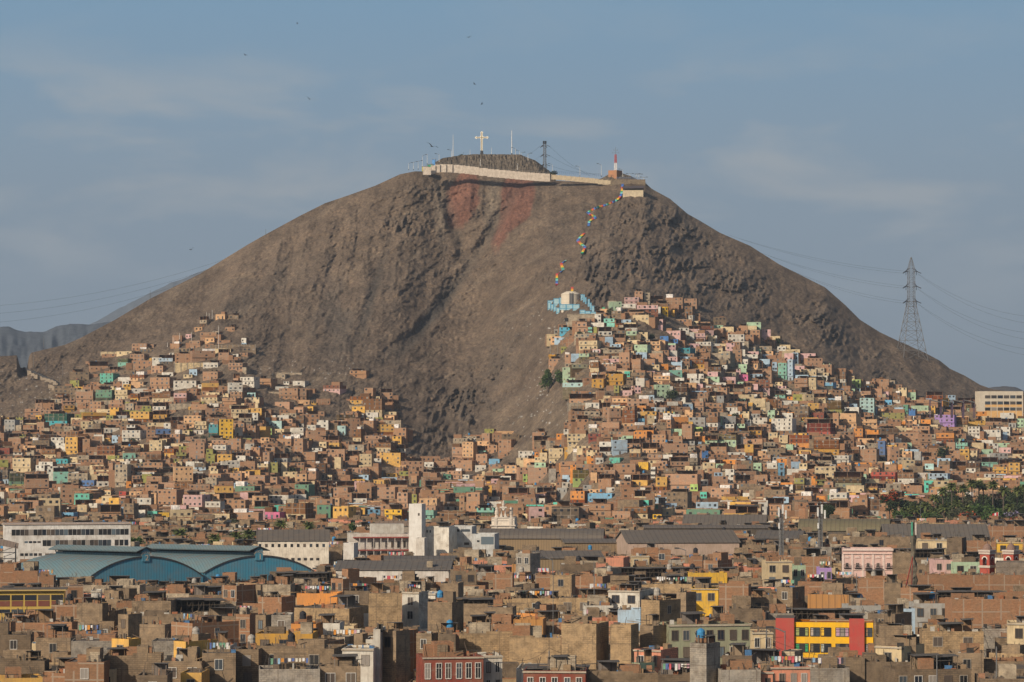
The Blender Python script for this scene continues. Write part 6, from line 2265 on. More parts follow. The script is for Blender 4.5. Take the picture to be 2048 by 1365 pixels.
open_shed('long dark timber shed with slatted front above the brick wall with orange bricks', 1239, 1402, 1136, 8.2, 5, 4)
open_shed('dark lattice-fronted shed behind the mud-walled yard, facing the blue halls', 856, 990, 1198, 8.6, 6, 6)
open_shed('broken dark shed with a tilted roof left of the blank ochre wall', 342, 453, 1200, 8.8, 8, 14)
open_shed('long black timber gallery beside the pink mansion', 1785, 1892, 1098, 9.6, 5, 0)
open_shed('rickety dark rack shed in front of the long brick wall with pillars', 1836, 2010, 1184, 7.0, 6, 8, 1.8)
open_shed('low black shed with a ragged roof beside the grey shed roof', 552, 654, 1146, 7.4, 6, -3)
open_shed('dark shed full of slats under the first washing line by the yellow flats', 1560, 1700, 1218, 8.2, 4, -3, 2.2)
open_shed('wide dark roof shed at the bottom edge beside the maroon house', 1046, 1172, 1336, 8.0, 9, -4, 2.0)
for lab, x0, x1, yt, yb, c in [('long cream retaining wall below the dark green two-storey house', 190, 262, 802, 816, 'sand'), ('long stone retaining wall beside the upper stair', 338, 425, 808, 818, 'sand'), ('low white wall under the lone pale blue house', 348, 440, 726, 735, 'cream'),
                               ('pale wall on the empty upper terrace', 200, 243, 704, 711, 'cream'), ('long low wall on the bare terrace by the rock', 550, 604, 746, 752, 'sand'), ('lower terrace wall facing the bare rock', 522, 620, 784, 790, 'sand'),
                               ('stone wall below the white terrace row', 420, 512, 690, 696, 'adobe'), ('retaining wall under the upper road bend houses', 150, 190, 806, 815, 'sand'), ('crumbling wall on the spur below the cyan shack', 1100, 1160, 690, 696, 'adobe'),
                               ('wall along the foot path under the white spur house', 1140, 1200, 812, 818, 'adobe'), ('pale terrace wall under the brick row on the spur', 1135, 1240, 806, 811, 'sand')]:
    g = hit((x0 + x1) / 2, yb)
    k = g.y / FPX
    w = (x1 - x0) * k
    o = thing('terrace_wall', lab, 'wall', (g.x, g.y, g.z), R(-4))
    m = MB()
    m.box(-w / 2, w / 2, 0, .6, -4, (yb - yt) * k)
    m.build('wall', [M['adobe']], o, COL[c])
    m = MB()
    for i in range(int(w / 4) + 1):
        x = -w / 2 + i * (w - .5) / max(1, int(w / 4))
        m.box(x, x + .5, -.2, -.001, -4, (yb - yt) * k + .15)
    m.build('buttress', [M['adobe']], o, COL['concrete'])
    BOXES.append((x0, x1, yt, yb, g.y - 1))

# ------------------------------------------------------------------ trees
def mat_leaf(name, a, b, c):
    m, t, bs = mat(name)
    geo = t.nodes.new('ShaderNodeNewGeometry')
    col = cr(t, geo.outputs['Random Per Island'], [(0.0, a), (0.5, b), (1.0, c)])
    t.links.new(col, bs.inputs['Base Color'])
    bs.inputs['Roughness'].default_value = 0.7
    return m


LEAF = dict(dark=mat_leaf('dark_leaf', (0.024, 0.036, 0.016), (0.040, 0.058, 0.024), (0.066, 0.086, 0.034)), green=mat_leaf('green_leaf', (0.035, 0.065, 0.018), (0.055, 0.095, 0.025), (0.09, 0.13, 0.035)),
            dusty=mat_leaf('dusty_leaf', (0.05, 0.055, 0.03), (0.075, 0.08, 0.04), (0.10, 0.095, 0.055)), flame=mat_leaf('flame_flower', (0.16, 0.03, 0.015), (0.30, 0.05, 0.02), (0.42, 0.10, 0.03)),
            lilac=mat_leaf('lilac_flower', (0.14, 0.12, 0.20), (0.22, 0.19, 0.30), (0.10, 0.10, 0.08)), palm=mat_leaf('palm_leaf', (0.040, 0.055, 0.018), (0.085, 0.105, 0.030), (0.16, 0.175, 0.05)),
            dead=mat_leaf('dead_frond', (0.09, 0.065, 0.035), (0.14, 0.10, 0.05), (0.19, 0.13, 0.06)))
bark = mat_flat('bark', (0.11, 0.085, 0.065), .95, n=.4, scale=1.5)


def crown_mesh(seed, rx, rz, n, leaf, top=None, size=.55):
    """Leaf-sized faces gathered on twigs round several uneven lobes."""
    rng = random.Random(seed)
    m = MB()
    lobes = []
    for i in range(9):
        a = rng.uniform(0, 6.28)
        r = rng.uniform(.15, .62)
        lobes.append((math.cos(a) * rx * r, math.sin(a) * rx * r, rng.uniform(-.35, .55) * rz, rng.uniform(.30, .55)))
    for i in range(n // 7):
        lx, ly, lz, lr = rng.choice(lobes)
        u, v = rng.uniform(-1, 1), rng.uniform(0, 6.28)
        rad = lr * rng.uniform(.55, 1.12)
        q = math.sqrt(1 - u * u)
        cx, cy, cz = lx + q * math.cos(v) * rad * rx, ly + q * math.sin(v) * rad * rx, lz + u * rad * rz
        mi = 1 if top and cz > rz * .12 and rng.random() < top else 0
        for j in range(7):
            px, py, pz = cx + rng.gauss(0, .45), cy + rng.gauss(0, .45), cz + rng.gauss(0, .35)
            t = Vector((rng.gauss(0, 1), rng.gauss(0, 1), rng.gauss(0, .6))).normalized() * size
            w = t.cross(Vector((rng.gauss(0, 1), rng.gauss(0, 1), rng.gauss(0, 1)))).normalized() * size * .55
            p = Vector((px, py, pz))
            m.face([p - t, p + w, p + t, p - w], mi)
    return m.mesh('crown', [LEAF[leaf]] + ([LEAF[TOPL]] if TOPL else []))


TOPL = None


def trunk_mesh(h, r, rx, seed):
    rng = random.Random(seed)
    m = MB()
    m.tube([(0, 0, -1), (.1, 0, h * .5), (0, .1, h)], [r * 1.2, r * .9, r * .7], 7)
    for i in range(5):
        a = i * 1.3 + rng.random()
        m.tube([(0, .05, h * rng.uniform(.75, 1)), (math.cos(a) * rx * .3, math.sin(a) * rx * .3, h + rx * .3), (math.cos(a) * rx * .6, math.sin(a) * rx * .6, h + rx * rng.uniform(.4, .8))], [r * .5, r * .3, r * .1], 5)
    return m.mesh('trunk', [bark])


_tm = {}


def tree(name, label, px, pyt, pyb, wpx, leaf, d, group=None, top=None, topl=None, dens=1.0):
    global TOPL
    k = d / FPX
    rx = wpx * k / 2
    H = (pyb - pyt) * k
    rz = H * .45
    z0 = CAMH - (pyb - HOR) * k if d > 1500 else 0.0
    g0 = ground_z((px - 1024) * k, d)
    TOPL = topl
    root = thing(name, label, 'tree', ((px - 1024) * k, d, min(z0, g0) if d > 1500 else 0), random.Random(px).uniform(0, 6), group)
    zc = (CAMH - ((pyt + pyb) / 2 - HOR) * k) - root.location.z
    key = (leaf, topl, round(rx), round(rz))
    if key not in _tm:
        n = int(min(5200, 260 + rx * rx * 55) * dens)
        _tm[key] = crown_mesh(len(_tm), rx * .88, rz, n, leaf, top, .42 + rx * .02)
    c = link('crown', _tm[key], root, loc=(0, 0, zc))
    th = max(1.0, zc - rz * .3)
    link('trunk', trunk_mesh(th, .14 + rx * .04, rx, px), root)
    SPOTS.append((root.location.x, d, rx * .5))
    return root


def palm_crown(seed, r, nf=44):
    rng = random.Random(seed)
    m = MB()
    for i in range(nf):
        a = i * 2.399 + rng.uniform(-.2, .2)
        t = i / nf
        up = 1.15 - 2.0 * t + rng.uniform(-.1, .1)
        dead = up < -.55
        L = r * rng.uniform(.75, 1.05) * (1 if not dead else .7)
        dx, dy = math.cos(a), math.sin(a)
        p0 = Vector((0, 0, 0))
        pts = []
        for q in range(5):
            s = q / 4
            pts.append(Vector((dx * L * s * math.cos(up * .9), dy * L * s * math.cos(up * .9), L * s * math.sin(up * .9) - L * .38 * s * s)))
        side = Vector((-dy, dx, 0))
        for q in range(4):
            w0, w1 = (.04, .30, .36, .26, .04)[q] * r * .42, (.04, .30, .36, .26, .04)[q + 1] * r * .42
            for sg in (-1, 1):
                drop = Vector((0, 0, -.22 * r * .42))
                m.face([pts[q], pts[q + 1], pts[q + 1] + side * w1 * sg + drop * (w1 / r / .2), pts[q] + side * w0 * sg + drop * (w0 / r / .2)], 1 if dead else 0)
    return m.mesh('crown', [LEAF['palm'], LEAF['dead']])


_pc = None


def palm(label, px, pyt, pyb, r_px, d, group):
    global _pc
    if _pc is None:
        _pc = [palm_crown(i, 1.0) for i in range(4)]
    k = d / FPX
    root = thing('palm_tree', label, 'palm', ((px - 1024) * k, d, 0), px % 6, group)
    zc = CAMH - (pyt + r_px * .5 - HOR) * k
    rng = random.Random(px)
    c = link('crown', _pc[px % 4], root, loc=(0, 0, zc))
    s = r_px * k * 1.45
    c.scale = (s, s, s)
    m = MB()
    m.tube([(0, 0, -.5), (rng.uniform(-.2, .2), 0, zc * .5), (0, 0, zc)], [.42, .32, .26], 8)
    m.tube([(0, 0, zc - s * .55), (0, 0, zc - s * .25), (0, 0, zc)], [.35, .8, .55], 8)
    m.build('trunk', [bark], root)
    SPOTS.append((root.location.x, d, 1.2))


PW = 'rising over the park roofs'
for i, (x, yt, r, d) in enumerate([(1885, 975, 11, 1430), (1903, 966, 12, 1440), (1925, 970, 12, 1440), (1943, 960, 12, 1445), (1957, 961, 11, 1450), (1966, 967, 10, 1455), (1985, 962, 12, 1440), (2006, 974, 12, 1440), (2034, 974, 12, 1445), (2048, 970, 11, 1460),
                                   (1869, 989, 11, 1420), (1808, 1016, 11, 1400), (1828, 1012, 12, 1400), (1850, 1005, 12, 1405), (1866, 1016, 10, 1395), (1889, 1008, 13, 1400), (1912, 1001, 12, 1405), (1933, 1012, 11, 1400), (2018, 1008, 11, 1415)]):
    palm('%s palm of the %s row in the park, counted away from the red tree' % (nl[i % 10], 'taller back' if i < 10 else 'lower front'), x, yt, 1062, r, d, 'palms in the park')
for i, (x, yt, yb, w, lf, d) in enumerate([(1848, 1000, 1045, 50, 'dark', 1432), (1905, 992, 1046, 56, 'dark', 1452), (1950, 1000, 1048, 50, 'green', 1436), (2000, 992, 1050, 60, 'dark', 1462), (1990, 1015, 1052, 46, 'green', 1400), (2045, 1000, 1052, 50, 'dark', 1420),
                                           (1912, 1018, 1048, 50, 'dusty', 1392), (1860, 1022, 1050, 44, 'green', 1390), (2020, 968, 1040, 50, 'dark', 1482), (1935, 980, 1040, 44, 'dusty', 1480), (1895, 976, 1042, 64, 'dark', 1470), (2036, 966, 1046, 66, 'dark', 1478)]):
    tree('dark_tree', '%s broad park tree filling in among the palms, counted from the red-topped tree' % nl[i], x, yt, yb, w, lf, d, 'broad trees in the park')
tree('flame_tree', 'tall dark tree with a rusty red flowering top at the end of the park', 1779, 974, 1035, 44, 'dark', 1405, None, .6, 'flame')
tree('dark_tree', 'wide dark evergreen between the red-topped tree and the first palms', 1820, 994, 1040, 70, 'dark', 1410)
tree('dark_tree', 'bushy bright green tree at the foot of the red-topped tree', 1795, 1018, 1050, 36, 'green', 1395)
tree('dark_tree', 'low dense green tree just behind the net-wrapped tower', 1812, 1026, 1048, 40, 'green', 1385)
tree('dark_tree', 'round dark bush-like tree beside the net-wrapped tower', 1876, 1030, 1048, 44, 'dark', 1380)
tree('flame_tree', 'wide flame tree with orange flowers in front of the palms', 1936, 1025, 1049, 58, 'dark', 1375, 'flame trees in the park', .5, 'flame')
tree('flame_tree', 'flame tree with orange flowers at the end of the great grey roof', 2030, 1035, 1052, 44, 'dark', 1372, 'flame trees in the park', .5, 'flame')
tree('flame_tree', 'small flame tree between the two larger flame trees', 2002, 1040, 1052, 24, 'dark', 1368, 'flame trees in the park', .4, 'flame')
tree('jacaranda_tree', 'pale lilac flowering tree at the park edge', 2024, 1020, 1044, 34, 'dusty', 1385, None, .8, 'lilac')
tree('dark_tree', 'big grey-green conifer mass behind the tall palms', 1970, 985, 1040, 60, 'dark', 1470)
tree('dark_tree', 'tall dark tree behind the last palms of the park', 2040, 980, 1050, 50, 'dark', 1475)
tree('dark_tree', 'bright green tree under the tall palm trunks', 1975, 1008, 1048, 40, 'green', 1420)
for i, (x, yt, r, d) in enumerate([(361, 1058, 15, 1080), (386, 1074, 11, 1075), (430, 1068, 15, 1080), (427, 1080, 12, 1060), (472, 1064, 15, 1070), (497, 1060, 15, 1085), (562, 1040, 13, 1150), (618, 1044, 13, 1150)]):
    palm('%s palm of the row behind the blue halls, counted from the white office block' % nl[i], x, yt, 1100, r, d, 'palms behind the market halls')
for lab, x, yt, yb, w, lf, d in [
        ('bright green leafy tree squeezed between the office block and the orange house', 274, 1075, 1100, 30, 'green', 1010), ('dusty round tree in front of the blue painted house', 142, 1030, 1050, 36, 'dusty', 1300),
        ('dusty tree standing before the sea green house', 302, 1030, 1055, 28, 'dusty', 1290), ('dusty round tree behind the palm row', 467, 1035, 1063, 36, 'dusty', 1280), ('small bright tree beside the brown tiled gable', 706, 1048, 1062, 16, 'green', 1120),
        ('large dark tree beside the brick tower houses', 1153, 1008, 1040, 42, 'dark', 1330), ('grey-green tree just right of the baroque church top', 1047, 1010, 1036, 34, 'dark', 1350), ('small dark tree against the slope above the teal shed', 1303, 668, 680, 16, 'dark', 1),
        ('dark tree behind the telecom mast with panels', 1655, 1010, 1042, 36, 'dark', 1300), ('dark garden tree with a palm top among the brick houses', 1886, 893, 925, 36, 'dark', 1), ('round dark tree beside the lime green painted wall', 1345, 782, 800, 26, 'dark', 1),
        ('ivy-green bush on the cliff edge above the pale turquoise house', 1096, 733, 786, 34, 'green', 1), ('darker creeper bush on the same cliff, nearer the houses', 1120, 738, 772, 26, 'green', 1), ('small bush behind the yellow painted shacks', 1212, 698, 712, 18, 'dark', 1),
        ('small dark tree below the tank platform', 1161, 662, 676, 14, 'dark', 1), ('tree on the rainbow stairs end at the top houses', 1220, 616, 630, 14, 'dusty', 1), ('flat green bush on the slope edge above the yellow house', 1313, 611, 622, 20, 'green', 1),
        ('green garden tree between white houses on the spur', 1470, 826, 840, 20, 'dark', 1), ('small green bush in the settlement facing the rock', 583, 845, 853, 22, 'green', 1), ('low hedge-like tree above the white house row', 208, 846, 856, 26, 'dark', 1),
        ('olive shrub beside the white house with slits', 265, 878, 890, 18, 'dusty', 1), ('round shrub under the bright yellow house', 410, 872, 886, 18, 'dusty', 1), ('small tree at the upper corner of the spur houses', 1556, 674, 692, 12, 'dark', 1),
        ('small dark shrub beside the turquoise house', 45, 862, 875, 16, 'dusty', 1), ('dark tree by the round-walled white house', 1646, 755, 766, 10, 'dark', 1), ('dark shrub beside the summit terrace mound', 922, 308, 316, 12, 'dark', 2486), ('low bushes at the foot of the dark tower', 1108, 342, 350, 18, 'dark', 2440)]:
    if d == 1:
        g = hit(x, yb)
        d = g.y - 1 if g else 2000
    tree('leafy_tree', lab, x, yt, yb, w, lf, d)

# ------------------------------------------------------------------ buildings of the near town, traced
# entries: front x0 x1, side end (0 none), top, visible bottom, roof height, colour, yaw in degrees, windows (columns x rows, 0 none); 3.957x enlargements of four strips
CITY = [(0, """-20 135 0 425 600 10 brick 0 0,105 303 0 480 600 8.5 brick 0 0,300 430 0 525 600 7.5 brick 4 0,667 1110 0 595 660 6.8 sand -4 0,412 612 0 750 885 8 brick -5 0,612 815 850 740 930 8.5 adobe -20 0,1047 1357 0 718 840 9 adobe -3 0,
940 1868 0 838 895 6.5 adobe 0 0,940 1020 1107 825 985 8 adobe -25 1x1,1110 1310 1350 905 1010 7 adobe -14 0,1360 1528 1868 895 1020 8.5 brick -48 0,1760 1875 2030 598 740 9 brick -35 2x1,1870 1980 2030 825 1010 8.5 brick -16 1x2,
520 830 0 1200 1365 8 brick -3 1x1,830 1280 0 1150 1365 8.6 adobe 3 0,890 1025 1105 1020 1140 10.6 gold -30 1x1,1205 1380 0 1035 1100 8.8 concrete 0 0,1380 1475 1700 1040 1180 10.4 gold -40 1x1,1290 1600 0 1195 1330 7.8 adobe -5 2x1,
1605 1870 0 1130 1365 9 adobe 5 1x1,1870 2050 0 1100 1365 9 adobe -5 1x2,-20 90 110 885 1050 7.5 brick -15 0,90 440 0 890 990 6.8 brick 2 0,440 575 600 885 975 7.2 brick -20 0,-20 360 380 1190 1340 6.8 darkadobe -5 0,60 240 400 828 885 8 brick -25 2x1,
727 800 0 640 735 9.2 white 5 1x1,515 875 0 980 1015 6.6 brick -4 0,570 940 0 1035 1120 7.2 concrete 3 0,290 565 0 1010 1120 7 adobe -4 1x1,-20 250 0 985 1190 6.6 darkadobe 4 1x1,-30 345 0 1330 1380 5.8 gold 12 0,1700 1870 0 740 830 7.5 sand 4 0,
1160 1500 0 660 720 6.2 sand -3 0,520 667 0 600 740 8 brick 8 1x1,1110 1280 0 940 990 6 adobe 0 0,1090 1330 0 1305 1380 6.8 darkadobe 0 1x1,1435 1600 0 1285 1380 6.5 gold -4 1x1"""),
        (512, """0 40 200 590 700 9 adobe -35 0,40 275 0 590 690 9 sand -4 0,300 520 590 595 650 8.5 adobe -14 0,595 690 945 545 655 10 brick -45 2x2,325 645 0 660 745 8 orange -6 0,20 205 300 690 820 9 brick -22 0,305 740 895 780 870 8 ochre -18 0,
895 1155 0 655 930 12 ochre 3 0,1157 1290 1360 650 895 11.5 white -24 1x2,1360 1552 1640 730 915 10.5 adobe -22 0,1460 1600 0 580 715 11 adobe -8 0,1560 1745 0 480 590 10 adobe 6 2x1,1876 2030 0 505 630 9 brick -3 0,
1640 2030 0 770 885 8 adobe -6 0,1000 1138 0 575 655 8.5 adobe 6 0,280 478 0 900 975 9 orange -6 1x1,480 665 0 895 960 8.4 white -3 0,0 450 0 978 1100 10.2 mustard -3 3x1,0 620 690 1095 1320 9 adobe -8 2x1,685 930 0 1095 1345 10 white -6 2x1,
930 985 0 942 1365 13 white -4 0,985 1110 1215 955 1365 12.6 adobe -38 1x1,1115 1190 1280 950 1070 10 brick -35 0,1270 1390 1440 975 1115 9.5 adobe -20 1x1,1445 1580 1605 980 1110 9.5 darkadobe -14 0,1600 2040 0 988 1185 9 ochre -3 0,
1325 1800 0 1160 1370 9.2 maroon 10 6x1,1803 1950 0 1150 1310 9 white 8 2x2,30 510 0 1258 1375 8.5 concrete 5 0,512 830 0 1235 1375 8.8 adobe 4 2x1,0 80 125 830 975 9 adobe -20 1x1,125 280 0 830 975 9.6 concrete 0 1x1,
1290 1420 0 660 730 9.8 white -10 1x1,1640 1870 0 680 765 8.6 darkadobe -4 0,1130 1340 0 560 640 7.8 sand 0 0,110 570 0 500 545 6.4 darkadobe -6 0,1870 2030 0 900 960 7.4 brick -10 0,700 890 0 640 720 8 darkadobe -16 1x1,1340 1560 0 475 520 7 sand 0 0"""),
        (1024, """30 143 225 345 500 12 concrete -30 2x1,742 880 940 378 465 8.6 salmon -12 0,670 742 0 425 465 7.6 salmon 0 0,945 1085 0 362 420 8 cream 0 2x1,960 1255 0 318 375 9.4 brick 3 2x1,185 300 0 512 630 8.4 brick 0 0,300 470 0 515 645 9 ochre -8 1x1,
468 715 948 525 600 7.6 brick -18 0,1358 1700 0 497 575 7.8 yellow 4 0,1430 1505 0 365 470 9 brick 6 0,1512 1625 1755 400 485 8.8 brick -30 1x1,1635 1868 1900 590 790 11 brick -12 0,1415 1630 0 620 820 9.6 yellow -6 2x1,
600 760 0 642 700 9 cream 0 2x1,760 1008 1180 640 785 9.4 white -20 2x1,565 800 0 755 810 7.6 white 0 0,0 370 0 700 800 7.5 ochre -4 1x1,370 760 0 695 800 7.9 ochre -6 3x1,35 205 385 820 860 8.4 orange -38 0,12 246 0 865 968 8.4 wood -5 0,
835 1015 0 790 890 9.6 ltblue -6 0,1020 1165 1345 715 915 13 ochre -38 0,1300 1375 1462 650 860 12 adobe -38 0,1720 1978 0 778 865 9.2 darkadobe -3 0,390 665 775 900 1225 12.6 ochre -18 0,775 940 1010 908 1230 12.4 ochre -18 0,
1010 1115 1235 915 1110 11.8 adobe -45 0,1240 1882 0 905 1155 12 greygreen 9 7x2,1405 1535 1655 1055 1290 12.6 concrete -35 0,965 1175 1325 1105 1215 10 salmon -28 2x1,945 1010 1130 1210 1305 8.2 palegreen -45 0,-20 385 0 1008 1200 9 ochre 0 0,
90 580 0 1270 1380 8 maroon -4 5x1,580 1150 0 1290 1380 7.2 adobe 3 0,1150 1535 0 1300 1380 7.4 darkadobe -4 1x1,1650 1965 0 1262 1380 8.6 concrete 4 0,1660 1895 0 1150 1262 9.4 darkadobe -10 2x1,1968 2060 0 1275 1380 8.2 salmon 0 1x1,
1900 2060 0 965 1125 8.8 cream 3 2x1,0 180 0 430 500 9 wood -8 1x1,1180 1360 0 500 590 8.6 darkadobe -10 0,760 1100 0 590 640 7.8 ochre 0 0,1100 1420 0 585 700 8.6 ochre -6 0,385 760 0 430 490 6.8 darkadobe 0 0"""),
        (1536, """-20 188 0 405 600 12 cream 3 2x2,190 295 0 437 555 10.4 palegreen 0 2x1,385 500 0 292 360 11 concrete 0 1x1,100 490 0 368 560 10.4 brick 0 0,403 500 0 458 560 8.8 lilac 0 2x1,985 1135 0 338 495 9.6 adobe -4 0,
1182 1410 0 235 305 9.8 cream -3 2x1,1412 1530 1600 222 350 10.5 darkadobe -16 0,670 1120 0 212 275 9.4 adobe 0 1x1,1310 1465 0 395 515 8.6 pink 2 2x1,1465 1668 0 412 500 8.2 palegreen 2 2x1,1600 1800 0 250 310 9.6 brick 2 0,
1738 2060 0 130 225 9.4 brick -3 0,1802 2010 0 255 330 9.4 yellow -3 2x1,1055 2060 0 515 625 7.6 brick 1 0,232 500 575 567 665 9 brick -12 0,715 965 0 552 705 9.6 brick -4 0,915 1045 0 575 765 9.2 adobe -10 0,1045 1320 0 640 755 8.6 brick -10 1x1,
310 636 725 670 782 8.6 wood -16 0,65 190 305 612 810 9.6 adobe -30 1x2,1452 2060 0 705 895 10.4 brick 3 0,1150 1450 0 738 885 9 grey 1 3x1,630 890 0 755 800 7.6 grey 4 0,1050 1158 0 780 890 9.6 ltblue 4 0,785 1000 1165 822 1000 9.6 darkadobe -32 1x1,
825 850 1000 890 1005 9.6 adobe -60 0,845 1050 1275 1080 1205 9.2 cream -34 1x1,1212 1700 0 960 1150 8.5 ochre -4 2x1,1888 2060 0 892 1095 10.6 cream -8 1x1,-20 328 0 1240 1380 8 salmon 6 4x1,480 760 0 1165 1250 7.6 adobe 8 0,
660 1200 0 1200 1300 6.8 darkadobe -3 0,1000 1600 0 1260 1380 7 darkadobe 8 5x1,1430 1700 0 1130 1240 8 adobe -6 1x1,850 1165 0 1005 1085 10.6 adobe -4 0,500 640 0 270 300 8 sand 0 0,0 200 0 815 905 8 concrete 0 0,760 900 0 1150 1200 7 adobe -3 0,
330 640 0 1250 1330 6.6 concrete 5 0"""),
        ]
FS = 3.957
rr = random.Random(9)
for off, txt in CITY:
    for e in txt.replace('\n', '').split(','):
        q = e.split()
        x0, x1, xs, yt, yb, H = [float(v) for v in q[:6]]
        X0, X1, XS = off + x0 / FS, off + x1 / FS, (off + xs / FS) if xs else 0
        YT, YB = 1020 + yt / FS, 1020 + yb / FS
        yaw = R(float(q[7]))
        mid, w, d = facade(X0, X1, YT, H, yaw)
        dp = 8.0
        if XS and yaw < 0:
            dp = max(2.5, min(22, (XS - X1) * d / FPX / max(.12, math.sin(-yaw) - abs(X1 - 1024) / FPX * 0 + 0.0)))
        win = tuple(int(v) for v in q[8].split('x')) if 'x' in q[8] else None
        c, s = math.cos(yaw), math.sin(yaw)
        SPEC.append(dict(x=mid.x, y=mid.y, z=0, w=w, dp=dp, h=H, col=q[6], yaw=yaw, traced=True, box=imgbox(mid.x, mid.y, 0, w, dp, H, yaw), region='city', grid=win))
        reserve(mid, w, dp, yaw, min(X0, X1), max(X1, XS), YT, YB)

# ------------------------------------------------------------------ the rest of the flat town
rr = random.Random(21)
PARK = [(1745, 985), (2110, 930), (2110, 1062), (1765, 1062)]
y = 452.0
while y < 1990:
    x = -0.23 * y - 15 + rr.uniform(0, 6)
    step = 6.5 if y < 1350 else 7.5
    while x < 0.23 * y + 15:
        px, pb = proj((x, y, 0))
        qx, qy = x + rr.uniform(-2, 2), y + rr.uniform(-2, 2)
        x += step
        if not -420 < px < 2420:
            continue
        z = ground_z(qx, qy)
        if z > 12 or (1740 < px < 2140 and 1290 < qy < 1480):
            continue
        near = qy < 1290
        if near:
            w, dp = rr.choice([rr.uniform(4, 8), rr.uniform(7, 12), rr.uniform(10, 18)]), rr.uniform(5, 12)
            h = rr.choice([3.2, 4.2, 5, 5.4, 5.8, 6.2, 6.6, 7, 7.6]) + rr.uniform(-.3, .3)
            if qy > 870:
                h = min(h, 6.6)
            col = rr.choice('brick brick brick adobe adobe adobe darkadobe darkadobe ochre ochre sand concrete cream white salmon'.split())
            yaw = -R(rr.choice([2, 4, 5, 8, 12, 20, 32])) if rr.random() < 0.7 else R(rr.uniform(0, 10))
        else:
            w, dp = rr.uniform(6, 12), rr.uniform(6, 10)
            h = rr.choice([2.8, 5.5, 5.6, 8.3, 8.4, 8.5, 11.2]) + rr.uniform(0, .6)
            col = rr.choice(('brick ' * 14 + 'adobe adobe adobe sand cream cream white white gold green peach ltblue turq2 pink').split())
            yaw = -R(rr.choice([4, 8, 14, 20, 26])) if rr.random() < 0.8 else R(rr.uniform(0, 14))
        if blocked(qx, qy + dp / 2, 0.33 * max(w, dp)):
            continue
        b = imgbox(qx, qy, z, w, dp, h, yaw)
        if hides_traced(b, qy, .03):
            if h > 4:
                h = 3.2
                b = imgbox(qx, qy, z, w, dp, h, yaw)
            if hides_traced(b, qy, .03):
                continue
        put_spec(qx, qy, z, w, dp, h, col, yaw, False, 'city' if near else 'town')
    y += step

# ------------------------------------------------------------------ what can be seen: front to back over a coverage mask
cover = np.zeros((1365, 2048), bool)
HB = [(b, y_) for b, y_ in [((q[0], q[1], q[2], q[3]), q[4]) for q in BOXES]]
for s in sorted(SPEC, key=lambda q: q['y']):
    a, b, c, d = s['box']
    a, b, c, d = int(max(a, 0)), int(min(b, 2047)), int(max(c, 0)), int(min(d, 1364))
    if b <= a or d <= c:
        s['vis'] = 0
        continue
    s['vis'] = int((~cover[c:d + 1, a:b + 1]).sum())
    s['whole'] = s['vis'] / ((b - a + 1) * (d - c + 1))
    cover[c + 1:d + 1, a:b + 1] = True

KIND = dict(brick='brick')
CITYNAME = {'adobe': 'mud_brick_building', 'ochre': 'mud_brick_building', 'darkadobe': 'mud_brick_building', 'sand': 'mud_brick_building', 'concrete': 'concrete_building', 'brick': 'brick_building', 'wood': 'boarded_shed'}


def kind_of(s):
    c = s['col']
    if s['region'] == 'city':
        return CITYNAME.get(c, 'painted_building')
    return 'brick_house' if c == 'brick' else 'plastered_house' if c in ('adobe', 'sand', 'ochre', 'concrete', 'grey', 'greygreen') else 'painted_house'


groups = {}
for s in SPEC:
    groups.setdefault(kind_of(s), []).append(s)
OWN, MASS = [], {}
for k_, l in groups.items():
    l.sort(key=lambda q: -(q['vis'] + (60 if q['traced'] else 0)))
    seen = [q for q in l if q['vis'] > (45 if q['region'] != 'city' else 30)]
    own = seen[:290]
    ids = {id(q) for q in own}
    OWN += [(k_, q) for q in own]
    MASS[k_] = [q for q in l if id(q) not in ids]
print({k_: (len([1 for a in OWN if a[0] == k_]), len(v)) for k_, v in MASS.items()})


